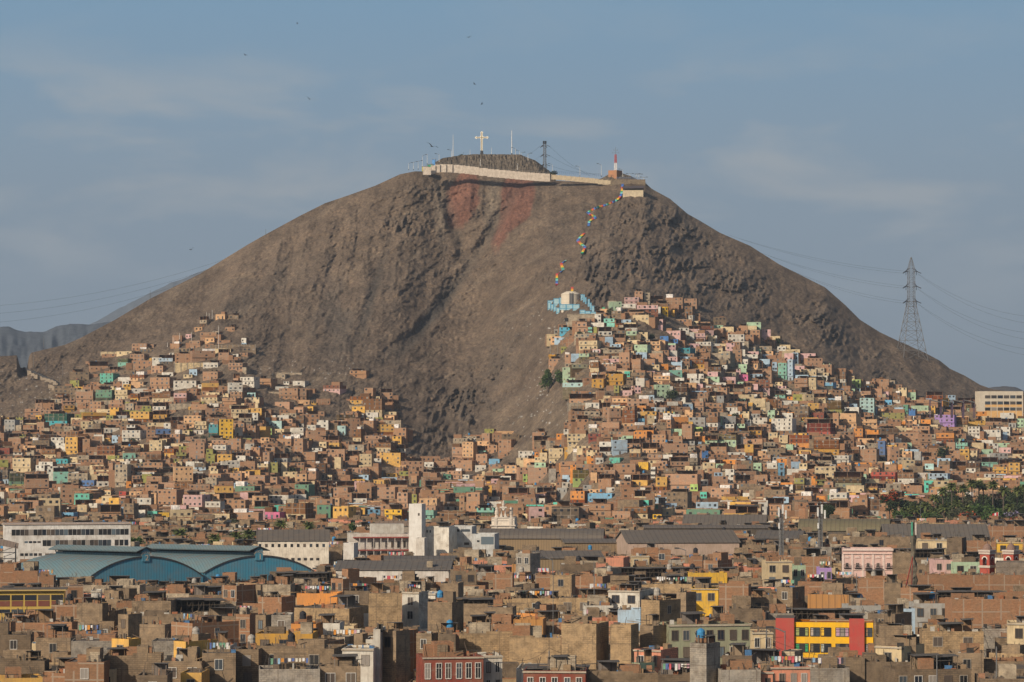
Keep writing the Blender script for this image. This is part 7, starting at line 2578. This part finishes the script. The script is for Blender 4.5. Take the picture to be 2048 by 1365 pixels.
def roof_clutter(root, s, rng):
    """Low walls, sheds and parapets on a near roof, as parts."""
    w, dp, h = s['w'], s['dp'], s['h']
    n = rng.choice([1, 2, 2, 3, 4]) if w > 6 else rng.choice([0, 1])
    for i in range(n):
        cw, cd, ch = rng.uniform(1.5, min(5, w * .6)), rng.uniform(1.5, dp * .5), rng.uniform(.9, 2.3)
        cx, cy = rng.uniform(-w / 2 + cw / 2 + .3, w / 2 - cw / 2 - .3), rng.uniform(.6, max(.7, dp - cd - .4))
        m = MB()
        t = rng.random()
        if t < .45:
            shell(m, cx - cw / 2, cx + cw / 2, cy, cy + cd, h - .6, h + ch, .15, 0, 0, 1)
            o = m.build('roof_room', [M[rng.choice(['rawbrick', 'adobe', 'adobe'])], M['roof']], root, rng.choice([(.9, .85, .8), COL['adobe'], COL['darkadobe'], COL['sand']]))
            if o.data.materials[0] == M['rawbrick']:
                o.color = (.85, .8, .75, 1)
            elif o.color[0] > .8:
                o.color = (*COL['adobe'], 1)
        elif t < .75:
            for ax in (-1, 1):
                for ay in (0, cd):
                    m.box(cx + ax * cw / 2 - .05, cx + ax * cw / 2 + .05, cy + ay - .05, cy + ay + .05, h - .6, h + ch - .1, 0)
            m.box(cx - cw / 2 + .06, cx + cw / 2 - .06, cy + cd + .06, cy + cd + .12, h - .6, h + ch - .1, 0)
            a, b = rng.uniform(-.15, .2), rng.uniform(-.1, .15)
            m.face([(cx - cw / 2 - .3, cy - .4, h + ch - .08 - a), (cx + cw / 2 + .3, cy - .4, h + ch - .08), (cx + cw / 2 + .3, cy + cd + .3, h + ch + b), (cx - cw / 2 - .3, cy + cd + .3, h + ch - .1 + b)], 1)
            m.build('roof_shed', [M['wood'], M['tarsheet']], root, rng.choice([COL['adobe'], (.25, .15, .08), COL['darkadobe'], (.2, .17, .15)]))
        else:
            m.box(cx - cw / 2, cx + cw / 2, cy, cy + .18, h - .6, h + ch * .6, 0)
            m.box(cx - cw / 2, cx - cw / 2 + .18, cy + .19, cy + cd, h - .6, h + ch * .55, 0)
            m.build('low_wall', [M['rawbrick']], root, (.8, .75, .7))


TANKS = []
LINES = []
made = []
for i, (k_, s) in enumerate(OWN):
    rng = random.Random(1000 + i)
    col = s['col']
    if s['region'] != 'city':
        root = house(k_, (s['x'], s['y'], s['z']), s['yaw'], s['w'], s['dp'], s['h'], col, rng, base=5 if s['region'] == 'hill' else .5, detail=s['vis'] > 70)
        if s['traced'] and rng.random() < .12 or rng.random() < .03:
            TANKS.append((root, s, rng.choice(['black', 'black', 'blue'])))
    else:
        w, dp, h = s['w'], s['dp'], s['h']
        root = link(k_, None, loc=(s['x'], s['y'], s['z']), rz=s['yaw'])
        par = rng.choice([.2, .4, .7, .9])
        m = MB()
        front = M['adobe'] if col in ('adobe', 'ochre', 'darkadobe', 'sand', 'concrete') else M['brick'] if col == 'brick' else M['wood'] if col == 'wood' else M['paint']
        side = front if rng.random() < .6 or col in ('wood',) else M['rawbrick']
        if side is M['rawbrick'] and front is not M['brick']:
            side = M['adobe']
        tone = COL[col]
        f = rng.uniform(.85, 1.15)
        if col == 'brick':
            tone = (.86 * f, .80 * f, .74 * f)
        else:
            tone = tuple(c * f for c in tone)
        # uneven wall tops: split the front in one to three bays
        nb = 1 if s.get('grid') and s['grid'][0] > 2 or w < 7 or col in ('white', 'yellow', 'greygreen', 'maroon', 'wood') else rng.choice([1, 1, 2, 3]) if 'grid' in s else 1
        shell(m, -w / 2, w / 2, 0, dp, -1, h, par, 0, 1, 2)
        if nb > 1:
            for q in range(nb):
                if rng.random() < .5:
                    a, b = -w / 2 + w * q / nb, -w / 2 + w * (q + 1) / nb
                    m.box(a + .02, b - .02, .01, .17, h + .001, h + rng.uniform(.25, 1.0), 1)
        for q in range(rng.choice([0, 0, 2, 3])):
            cx = rng.uniform(-w / 2 + .3, w / 2 - .3)
            m.box(cx - .12, cx + .12, .2, .44, h - par, h + rng.uniform(.3, 1.3), 2)
        m.build('wall', [front, side, M['roof'], M['concrete']], root, tone)
        if col in ('white', 'yellow', 'maroon', 'cream', 'salmon', 'greygreen') and s.get('grid'):
            c = MB()
            c.box(-w / 2 - .12, w / 2 + .12, -.22, -.002, h - .35, h - .08, bottom=True)
            c.build('cornice', [M['paint']], root, (.42, .36, .28))
        if s.get('grid'):
            nx, ny = s['grid']
            ww = min(1.5, w / nx * .45) if nx > 1 else min(1.3, w * .35)
            hh = 1.5 if col not in ('maroon',) else 2.3
            for r in range(ny):
                for q in range(nx):
                    window(root, -w / 2 + w * (q + .5) / nx + rng.uniform(-.1, .1), 0, h - 2.7 - r * 2.9 - (hh - 1.5), ww, hh, 0, True, rng.choice([(.30, .26, .21), (.5, .47, .42), (.12, .09, .07)]) if col != 'maroon' else (.6, .56, .5))
        elif not s['traced'] and w > 5 and rng.random() < .45:
            for q in range(rng.choice([1, 2])):
                window(root, rng.uniform(-w / 2 + 1.2, w / 2 - 1.2), 0, h - 2.4, rng.choice([.8, 1.2]), 1.2, 0, rng.random() < .5)
        if dp > 6 and s['yaw'] < -R(18) and rng.random() < .6:
            window(root, w / 2, dp * rng.uniform(.3, .6), h - 2.6, 1.0, 1.4, math.pi / 2, True)
        roof_clutter(root, s, rng)
        root['_f'], root['_fl'], root['_c'] = '', max(1, round(h / 2.9)), col
        if s['vis'] > 250 and rng.random() < .13 or rng.random() < .02:
            TANKS.append((root, s, rng.choice(['black', 'black', 'blue', 'grey'])))
        if s['vis'] > 500 and rng.random() < .13 and dp > 4:
            LINES.append((root, s))
    made.append((root, s))

MASSNAME = dict(brick_house='more_brick_houses', painted_house='more_painted_houses', plastered_house='more_plastered_houses', brick_building='more_brick_buildings', mud_brick_building='more_mud_brick_buildings',
                painted_building='more_painted_buildings', concrete_building='more_concrete_buildings')
for k_, l in MASS.items():
    if not l:
        continue
    m = MB()
    mats = [M['roof'], M['brick'], M['adobe'], M['pane']]
    cols = {}
    for s in l:
        rng = random.Random(int(s['x'] * 7 + s['y']))
        if s['col'] not in cols:
            if s['col'] != 'brick':
                pm = mat_flat('mass_' + s['col'], COL[s['col']], .9, n=.3, scale=.5)
                mats.append(pm)
                cols[s['col']] = len(mats) - 1
            else:
                cols['brick'] = 1
        t = MB()
        shell(t, -s['w'] / 2, s['w'] / 2, 0, s['dp'], -3, s['h'], .5, cols[s['col']], 1 if s['region'] != 'city' else cols[s['col']], 0)
        fl = max(1, round(s['h'] / 2.8))
        if s['vis'] > 5:
            for f in range(fl):
                for q in range(2):
                    x = -s['w'] / 4 + q * s['w'] / 2
                    z = f * 2.8 + .9
                    if rng.random() < .75:
                        t.face([(x - .6, -.03, z), (x + .6, -.03, z), (x + .6, -.03, z + 1.2), (x - .6, -.03, z + 1.2)], 3)
        c, sn = math.cos(s['yaw']), math.sin(s['yaw'])
        n0 = len(m.v)
        m.v += [(s['x'] + a * c - b * sn, s['y'] + a * sn + b * c, s['z'] + z) for a, b, z in t.v]
        m.f += [tuple(i + n0 for i in f) for f in t.f]
        m.m += t.m
        m.sm += t.sm
    o = m.build(MASSNAME.get(k_, 'more_buildings'), mats, color=(.9, .85, .8))
    tag(o, 'tightly packed small ' + k_.replace('_', ' ') + 's squeezed in between and behind the others', kind='stuff')

# ------------------------------------------------------------------ water tanks, washing lines, poles, lamps, birds
def lathe_tank():
    m = MB()
    m.lathe([(.62, 0), (.66, .3), (.62, .6), (.66, .9), (.6, 1.15), (.35, 1.4), (.2, 1.42), (.2, 1.52)], n=12)
    return m.mesh('tank_body', [M['any']])


tb = lathe_tank()
sb = MB()
sb.box(-.8, .8, -.8, .8, -.7, 0)
sbm = sb.mesh('stand', [M['rawbrick']])
TC = dict(black=(.03, .03, .035), blue=(.05, .22, .42), grey=(.33, .30, .26))


def relabel(s):
    return s['short']


def nearest_land(px, py):
    best = min(LAND, key=lambda l: (max(0, abs(l[0] - px) - l[3] * .7)) ** 2 + (2.2 * (l[1] - py)) ** 2)
    return best


def where(px, py, L):
    dx, dy = px - L[0], py - L[1]
    if abs(dx) < max(14, L[3] * .7) and abs(dy) < 8:
        return 'beside'
    if abs(dx) <= max(12, L[3]) or abs(dy) > 2.2 * abs(dx):
        return 'above' if dy < 0 else 'below'
    if abs(dy) * 3 < abs(dx):
        return 'left of' if dx < 0 else 'right of'
    return ('up and ' if dy < 0 else 'down and ') + ('left of' if dx < 0 else 'right of')


# landmark houses the labels can lean on
for (px, py, ph, r) in [(112, 838, 'turquoise corner house', 28), (453, 862, 'bright yellow four-storey house', 16), (332, 718, 'lone pale blue house', 16), (438, 772, 'isolated golden house', 18), (207, 790, 'dark green two-storey house', 18), (122, 952, 'tall mint green house', 16),
                       (745, 813, 'cream rock-spur block', 22), (772, 860, 'golden house under the rock', 22), (1129, 663, 'bright cyan shack', 12), (1150, 775, 'long pale turquoise house', 28), (1215, 762, 'big mustard ruin', 30), (1364, 701, 'long teal shed', 18),
                       (1637, 855, 'big red house', 25), (1652, 893, 'mustard balcony house', 26), (1602, 882, 'orange blank wall', 22), (1889, 842, 'lilac house', 20), (1762, 900, 'tall blue side wall', 10), (1734, 814, 'pale turquoise block', 16), (1512, 865, 'mustard spur house', 15),
                       (1162, 952, 'lime green block', 16), (1265, 960, 'golden blank block', 17), (1238, 895, 'tall blue-grey house', 16), (1255, 837, 'tall peach house', 14), (1364, 950, 'gridded brick block', 35), (1200, 996, 'sky blue terrace', 26), (543, 1032, 'hot pink house', 18),
                       (647, 1022, 'dark green town house', 15), (786, 1030, 'bright yellow town house', 18), (1695, 960, 'grey-green blank block', 30), (1643, 960, 'olive tall house', 12), (1408, 1027, 'long green wall', 34), (990, 920, 'sky blue rock-side terrace', 14),
                       (260, 1020, 'sea green town row', 30), (250, 955, 'small red wall', 12), (560, 750, 'white terrace shacks', 20), (733, 748, 'lone slope hut', 18), (1385, 637, 'white-framed tower house', 14), (1335, 623, 'yellow hilltop house', 14),
                       (1490, 753, 'hot pink wall', 16), (1810, 905, 'broad brick apartment block', 22), (30, 905, 'maroon wall', 20), (1175, 877, 'maroon-fronted cream house', 30), (2030, 940, 'golden corner house', 22), (1305, 1230, 'water-stained ochre block', 40),
                       (1420, 1270, 'long grey-green block', 60), (760, 1250, 'white-columned house', 35), (900, 1340, 'maroon house', 60), (1160, 1280, 'tall windowless ochre block', 30), (1480, 1190, 'gridded brick wall', 30), (770, 1220, 'tall blank ochre wall', 30),
                       (70, 1280, 'dark mud-walled yards', 60), (260, 1300, 'yellow penthouse', 40), (560, 1280, 'mustard porch house', 50), (1900, 1215, 'pillared brick wall', 60), (1640, 1200, 'orange boarded shed', 40), (1780, 1310, 'cream terrace house', 40), (1090, 1245, 'small orange boarded box', 25)]:
    LAND.append((px, py, ph, r))

STOREY = {1: 'one-storey', 2: 'two-storey', 3: 'three-storey', 4: 'four-storey', 5: 'five-storey'}
ORD = [None, 'second', 'third', 'fourth', 'fifth', 'sixth', 'seventh', 'eighth', 'ninth', 'tenth', 'eleventh', 'twelfth', 'thirteenth', 'fourteenth', 'fifteenth', 'sixteenth', 'seventeenth', 'eighteenth', 'nineteenth', 'twentieth'] + ['twenty-' + v for v in 'first second third fourth fifth sixth seventh eighth ninth'.split()] + ['thirtieth'] + ['thirty-' + v for v in 'first second third fourth fifth sixth seventh eighth ninth'.split()]
GROUPS = dict(brick_house='bare brick houses of the hillside and town', painted_house='painted houses of the hillside and town', plastered_house='mud and cement plastered houses', brick_building='brick buildings of the near town', mud_brick_building='mud-brick buildings of the near town',
              painted_building='painted buildings of the near town', concrete_building='bare concrete buildings of the near town', boarded_shed='boarded sheds on the near roofs')
buckets = {}
for root, s in made:
    a, b, c, d = s['box']
    px, py = (a + b) / 2, (c + min(d, c + 60)) / 2
    L = nearest_land(px, py)
    k_ = root.name.split('.')[0]
    c_ = WORDS[root['_c']]
    noun = {'brick_house': 'house', 'painted_house': 'house', 'plastered_house': 'house', 'boarded_shed': 'shed'}.get(k_, 'building')
    size = ''
    if root['_c'] == 'brick':
        if s['w'] > 10.5:
            size = 'wide '
        elif s['w'] < 6:
            size = 'narrow '
    desc = '%s%s%s %s' % (STOREY.get(root['_fl'], 'tall') + ' ' if noun != 'shed' else '', size, c_, noun)
    w_ = where(px, py, L)
    fw = root['_f'] and len((desc + ' with ' + root['_f'] + ' fifth one ' + w_ + ' the ' + L[2]).split())
    if fw and fw <= 16:
        desc += ' with ' + root['_f']
    buckets.setdefault((desc, w_, L[2]), []).append((math.hypot(px - L[0], py - L[1]), root, s, noun))
for (desc, w_, ph), l in buckets.items():
    l.sort(key=lambda t: t[0])
    for i, (_, root, s, noun) in enumerate(l):
        if i == 0:
            lab = '%s, %s the %s' % (desc, ('just ' if len(l) > 1 else '') + w_, ph)
        else:
            lab = '%s, %s one %s the %s' % (desc, ORD[min(i, len(ORD) - 1)], w_, ph)
        if len(lab.split()) > 16:
            lab = lab.replace('bare ', '')
        s['short'] = lab
        tag(root, lab, 'shed' if noun == 'shed' else noun, GROUPS.get(root.name.split('.')[0]))
for root, s in made:
    for q in ('_f', '_fl', '_c', '_s'):
        if q in root:
            del root[q]

tb_used = {}
for root, s, c in TANKS:
    rng = random.Random(int(s['x'] * 3))
    lx, ly = rng.uniform(-s['w'] * .3, s['w'] * .3), s['dp'] * rng.uniform(.4, .7)
    cs, sn = math.cos(s['yaw']), math.sin(s['yaw'])
    x, y, z = s['x'] + lx * cs - ly * sn, s['y'] + lx * sn + ly * cs, s['z'] + s['h'] + .1
    px, py = proj((x, y, z + .7))
    if not 0 < px < 2048:
        continue
    L = nearest_land(px, py)
    key = (c, where(px, py, L), L[2])
    tb_used.setdefault(key, []).append((math.hypot(px - L[0], py - L[1]), x, y, z))
for (c, w_, ph), l in tb_used.items():
    l.sort()
    for i, (_, x, y, z) in enumerate(l):
        lab = '%s plastic roof tank, %s%s the %s' % (c, '' if i == 0 else ORD[i] + ' one ', w_, ph)
        t = thing('roof_tank', lab, 'water tank', (x, y, z + .6), 0, 'plastic water tanks on the roofs')
        link('tank_body', tb, t, TC[c])
        link('stand', sbm, t, (.8, .75, .7))

CLOTH = [(.6, .58, .55), (.55, .1, .12), (.1, .15, .35), (.05, .05, .07), (.5, .3, .35), (.25, .4, .55), (.65, .6, .5), (.6, .25, .05), (.15, .3, .2), (.7, .68, .66)]
ln = {}
for root, s in LINES:
    rng = random.Random(int(s['x'] * 5 + 1))
    n = rng.randint(6, 13)
    L_ = min(s['w'] * .8, n * .55)
    cs, sn = math.cos(s['yaw']), math.sin(s['yaw'])
    ly = min(1.6, s['dp'] * .4)
    x, y, z = s['x'] - ly * sn, s['y'] + ly * cs, s['z'] + s['h'] - .3
    px, py = proj((x, y, z + 1))
    Ld = nearest_land(px, py)
    key = (where(px, py, Ld), Ld[2])
    ln.setdefault(key, []).append((math.hypot(px - Ld[0], py - Ld[1]), x, y, z, s['yaw'], n, L_, rng))
for (w_, ph), l in ln.items():
    l.sort(key=lambda t: t[0])
    for i, (_, x, y, z, yaw, n, L_, rng) in enumerate(l):
        t = thing('washing_line', 'washing hung on a roof line, %s%s the %s' % ('' if i == 0 else ORD[i] + ' one ', w_, ph), 'washing line', (x, y, z), yaw, 'washing lines on the roofs')
        m = MB()
        for sx in (-1, 1):
            m.tube([(sx * (L_ / 2 + .2), 0, -.5), (sx * (L_ / 2 + .2), 0, 2.0)], .05, 5)
        m.beam((-L_ / 2 - .2, 0, 1.9), (L_ / 2 + .2, 0, 1.9), .03)
        m.build('line_posts', [M['steel']], t)
        for q in range(n):
            cx = -L_ / 2 + (q + .5) * L_ / n
            cw, ch = rng.uniform(.3, .5), rng.uniform(.5, 1.1)
            g = MB()
            g.face([(cx - cw / 2, -.02, 1.9 - ch), (cx + cw * .45, -.05, 1.88 - ch * .95), (cx + cw / 2, 0, 1.9), (cx - cw / 2, 0, 1.9)])
            g.face([(cx - cw / 2, .02, 1.9), (cx + cw / 2, .02, 1.9), (cx + cw * .45, .03, 1.88 - ch * .95), (cx - cw / 2, .03, 1.9 - ch)])
            g.build('garment', [M['any']], t, rng.choice(CLOTH))

# loose stuff on the roofs and between the hill houses
m = MB()
rng = random.Random(4)
for root, s in made:
    city = s['region'] == 'city'
    if not city and s['vis'] < 150:
        continue
    cs, sn = math.cos(s['yaw']), math.sin(s['yaw'])
    for q in range(int(s['w'] * (1.5 if city else .6))):
        lx, ly = rng.uniform(-s['w'] * .46, s['w'] * .46), rng.uniform(.3, min(s['dp'] - .4, 6)) if city or rng.random() < .6 else -rng.uniform(.3, 2)
        z0 = s['z'] + (s['h'] - .5 if ly > 0 else 0)
        x, y = s['x'] + lx * cs - ly * sn, s['y'] + lx * sn + ly * cs
        a = rng.uniform(.1, .6)
        hgt = rng.uniform(.3, 1.3)
        c = rng.choice([0, 0, 0, 1, 1, 2, 2, 3, 4, 5, 6]) if rng.random() < .75 else rng.randint(0, 6)
        if rng.random() < .3:
            m.beam((x, y, z0), (x + rng.uniform(-.8, .8), y + rng.uniform(-.3, .3), z0 + rng.uniform(.9, 2.6)), .07, rng.choice([1, 1, 0]))
        elif rng.random() < .3:
            m.beam((x, y, z0 + rng.uniform(.5, 1.2)), (x + rng.uniform(1, 3), y + rng.uniform(-.5, .5), z0 + rng.uniform(.5, 1.4)), .10, rng.choice([0, 1, 2]))
        else:
            m.box(x - a, x + a, y - a * .6, y + a * .6, z0, z0 + hgt, c)
dm = [mat_flat('debris_%s' % n_, c_, .9, n=.3) for n_, c_ in dict(brown=(.15, .11, .08), dark=(.05, .045, .04), timber=(.28, .19, .11), pale=(.42, .39, .34), brick=(.32, .17, .10), blue=(.07, .16, .30), rust=(.30, .12, .06)).items()]
tag(m.build('roof_debris', dm), 'odds and ends lying on the flat roofs: crates, planks, bricks, rebar', kind='stuff')

# poles and street lamps of the near town
PL = [(1106, 1100, 1330, 0, 'tall bare antenna pole beside the salmon house', .07), (1532, 1240, 1330, 0, 'weathered utility pole beside the yellow and red flats', .16), (1569, 1250, 1330, -1, 'curved street lamp in front of the first red wall panel', .14), (1188, 1110, 1240, 0, 'slender lattice-like mast in front of the salmon block', .12),
      (105, 1010, 1040, 0, 'thin pole above the long white office block', .08), (1098, 1292, 1345, 0, 'concrete utility pole in front of the windowless ochre block', .16), (1872, 1298, 1380, 0, 'thin pole beside the blue roof tank', .12), (1991, 1280, 1375, 0, 'bare pole before the dark vaulted roof', .14),
      (1712, 1140, 1180, 0, 'pale pole below the pink mansion', .12), (1105, 1112, 1160, -1, 'curved street lamp behind the grey tower house', .12), (1371, 1094, 1130, -1, 'curved street lamp in front of the pink warehouse wall', .12), (648, 1134, 1150, -1, 'small curved lamp in front of the long white building', .12),
      (790, 1138, 1160, -1, 'curved lamp in front of the grey shed wall', .12), (893, 1300, 1345, -1, 'curved street lamp before the maroon house', .12), (1805, 1040, 1100, 0, 'bare pole beside the net-wrapped tower', .12), (948, 1296, 1375, 0, 'dark mast beside the balcony house', .09),
      (549, 1330, 1375, 0, 'rusty ladder-like pole in front of the concrete block', .08), (1840, 1000, 1058, 0, 'thin white flagpole rising in the park', .1), (153, 1172, 1200, 0, 'thin pole in front of the adobe yard wall', .08), (25, 1190, 1225, -1, 'curved street lamp in front of the yellow-trimmed school', .12)]
for px, yt, yb, lamp, lab, r in PL:
    # depth from the foot row if it stood on a 5 m roof or the street
    d = FPX * (CAMH - 4) / (max(yb, 1100) - HOR) if yb > 1060 else 1300
    poleobj('utility_pole' if not lamp else 'street_lamp', lab, 'pole' if not lamp else 'street lamp', px, yb, yt, d, r, r * .7, False, lamp, 'poles of the near town', base=False)
for i, (a, b, sag) in enumerate([((1024, 1318, 520), (1098, 1296, 545), 1), ((1098, 1296, 545), (1300, 1308, 560), 2), ((1532, 1275, 560), (1680, 1225, 640), 1.5), ((1532, 1275, 560), (1900, 1305, 560), 3), ((1532, 1285, 560), (1900, 1325, 560), 3), ((1340, 1250, 600), (1532, 1275, 560), 2)]):
    wire('%s drooping street cable among the poles of the near town' % nl[i], P(*a), P(*b), sag, .025, 'street_cable', 'drooping street cables')


def bird():
    m = MB()
    m.face([(-.9, 0, 0), (0, -.25, .06), (1.0, 0, .1), (0, .2, .06)])
    for s in (-1, 1):
        m.face([(-.25, 0, .05), (.3, 0, .08), (.15, s * .9, .5), (-.2, s * .9, .5)])
        m.face([(-.2, s * .9, .5), (.15, s * .9, .5), (-.15, s * 1.9, .35)])
    return m.mesh('body', [M['darkmetal']])


bm_ = bird()
for i, (x, y, d, sc_, lab) in enumerate([(595, 48, 900, .6, 'small dark bird highest in the sky'), (491, 111, 900, .6, 'small dark bird in the sky above the left slope'), (619, 199, 700, .75, 'larger dark soaring bird above the cloud edge'), (864, 294, 1500, 2.0, 'large dark bird gliding left of the white cross'),
                                         (949, 169, 1200, .7, 'tiny bird straight above the white cross'), (964, 209, 1200, .8, 'tiny bird closely above the white cross'), (383, 500, 1000, .8, 'tiny bird low over the left slope'), (938, 75, 1100, .6, 'faint bird high over the hill')]):
    o = link('bird', bm_, loc=P(x, y, d), rz=R(40 * i))
    o.rotation_euler = (R(20), R(-25 + 9 * i), R(40 * i))
    o.scale = (sc_,) * 3
    tag(o, lab, 'bird', 'birds in the sky')

# Peru flag in the park
fl = thing('national_flag', 'small red and white flag flying on a pole in the park', 'flag', P(1997, 1055, 1390) * 1, 0)
fl.location.z = 0
zt = CAMH - (1024 - HOR) * 1390 / FPX
m = MB()
m.tube([(0, 0, 0), (0, 0, zt)], .08, 6)
m.build('pole', [M['white']], fl)
for i, c in enumerate([(.5, .03, .04), (.65, .62, .6), (.5, .03, .04)]):
    m = MB()
    x0 = -.2 - i * .8
    m.face([(x0 - .8, .1, zt - 1.9 - .3 * i), (x0, 0, zt - 1.6 - .3 * i), (x0, 0, zt - .1 - .25 * i), (x0 - .8, .1, zt - .35 - .25 * i)])
    m.build('stripe', [M['any']], fl, c)
print('objects', len(bpy.data.objects))
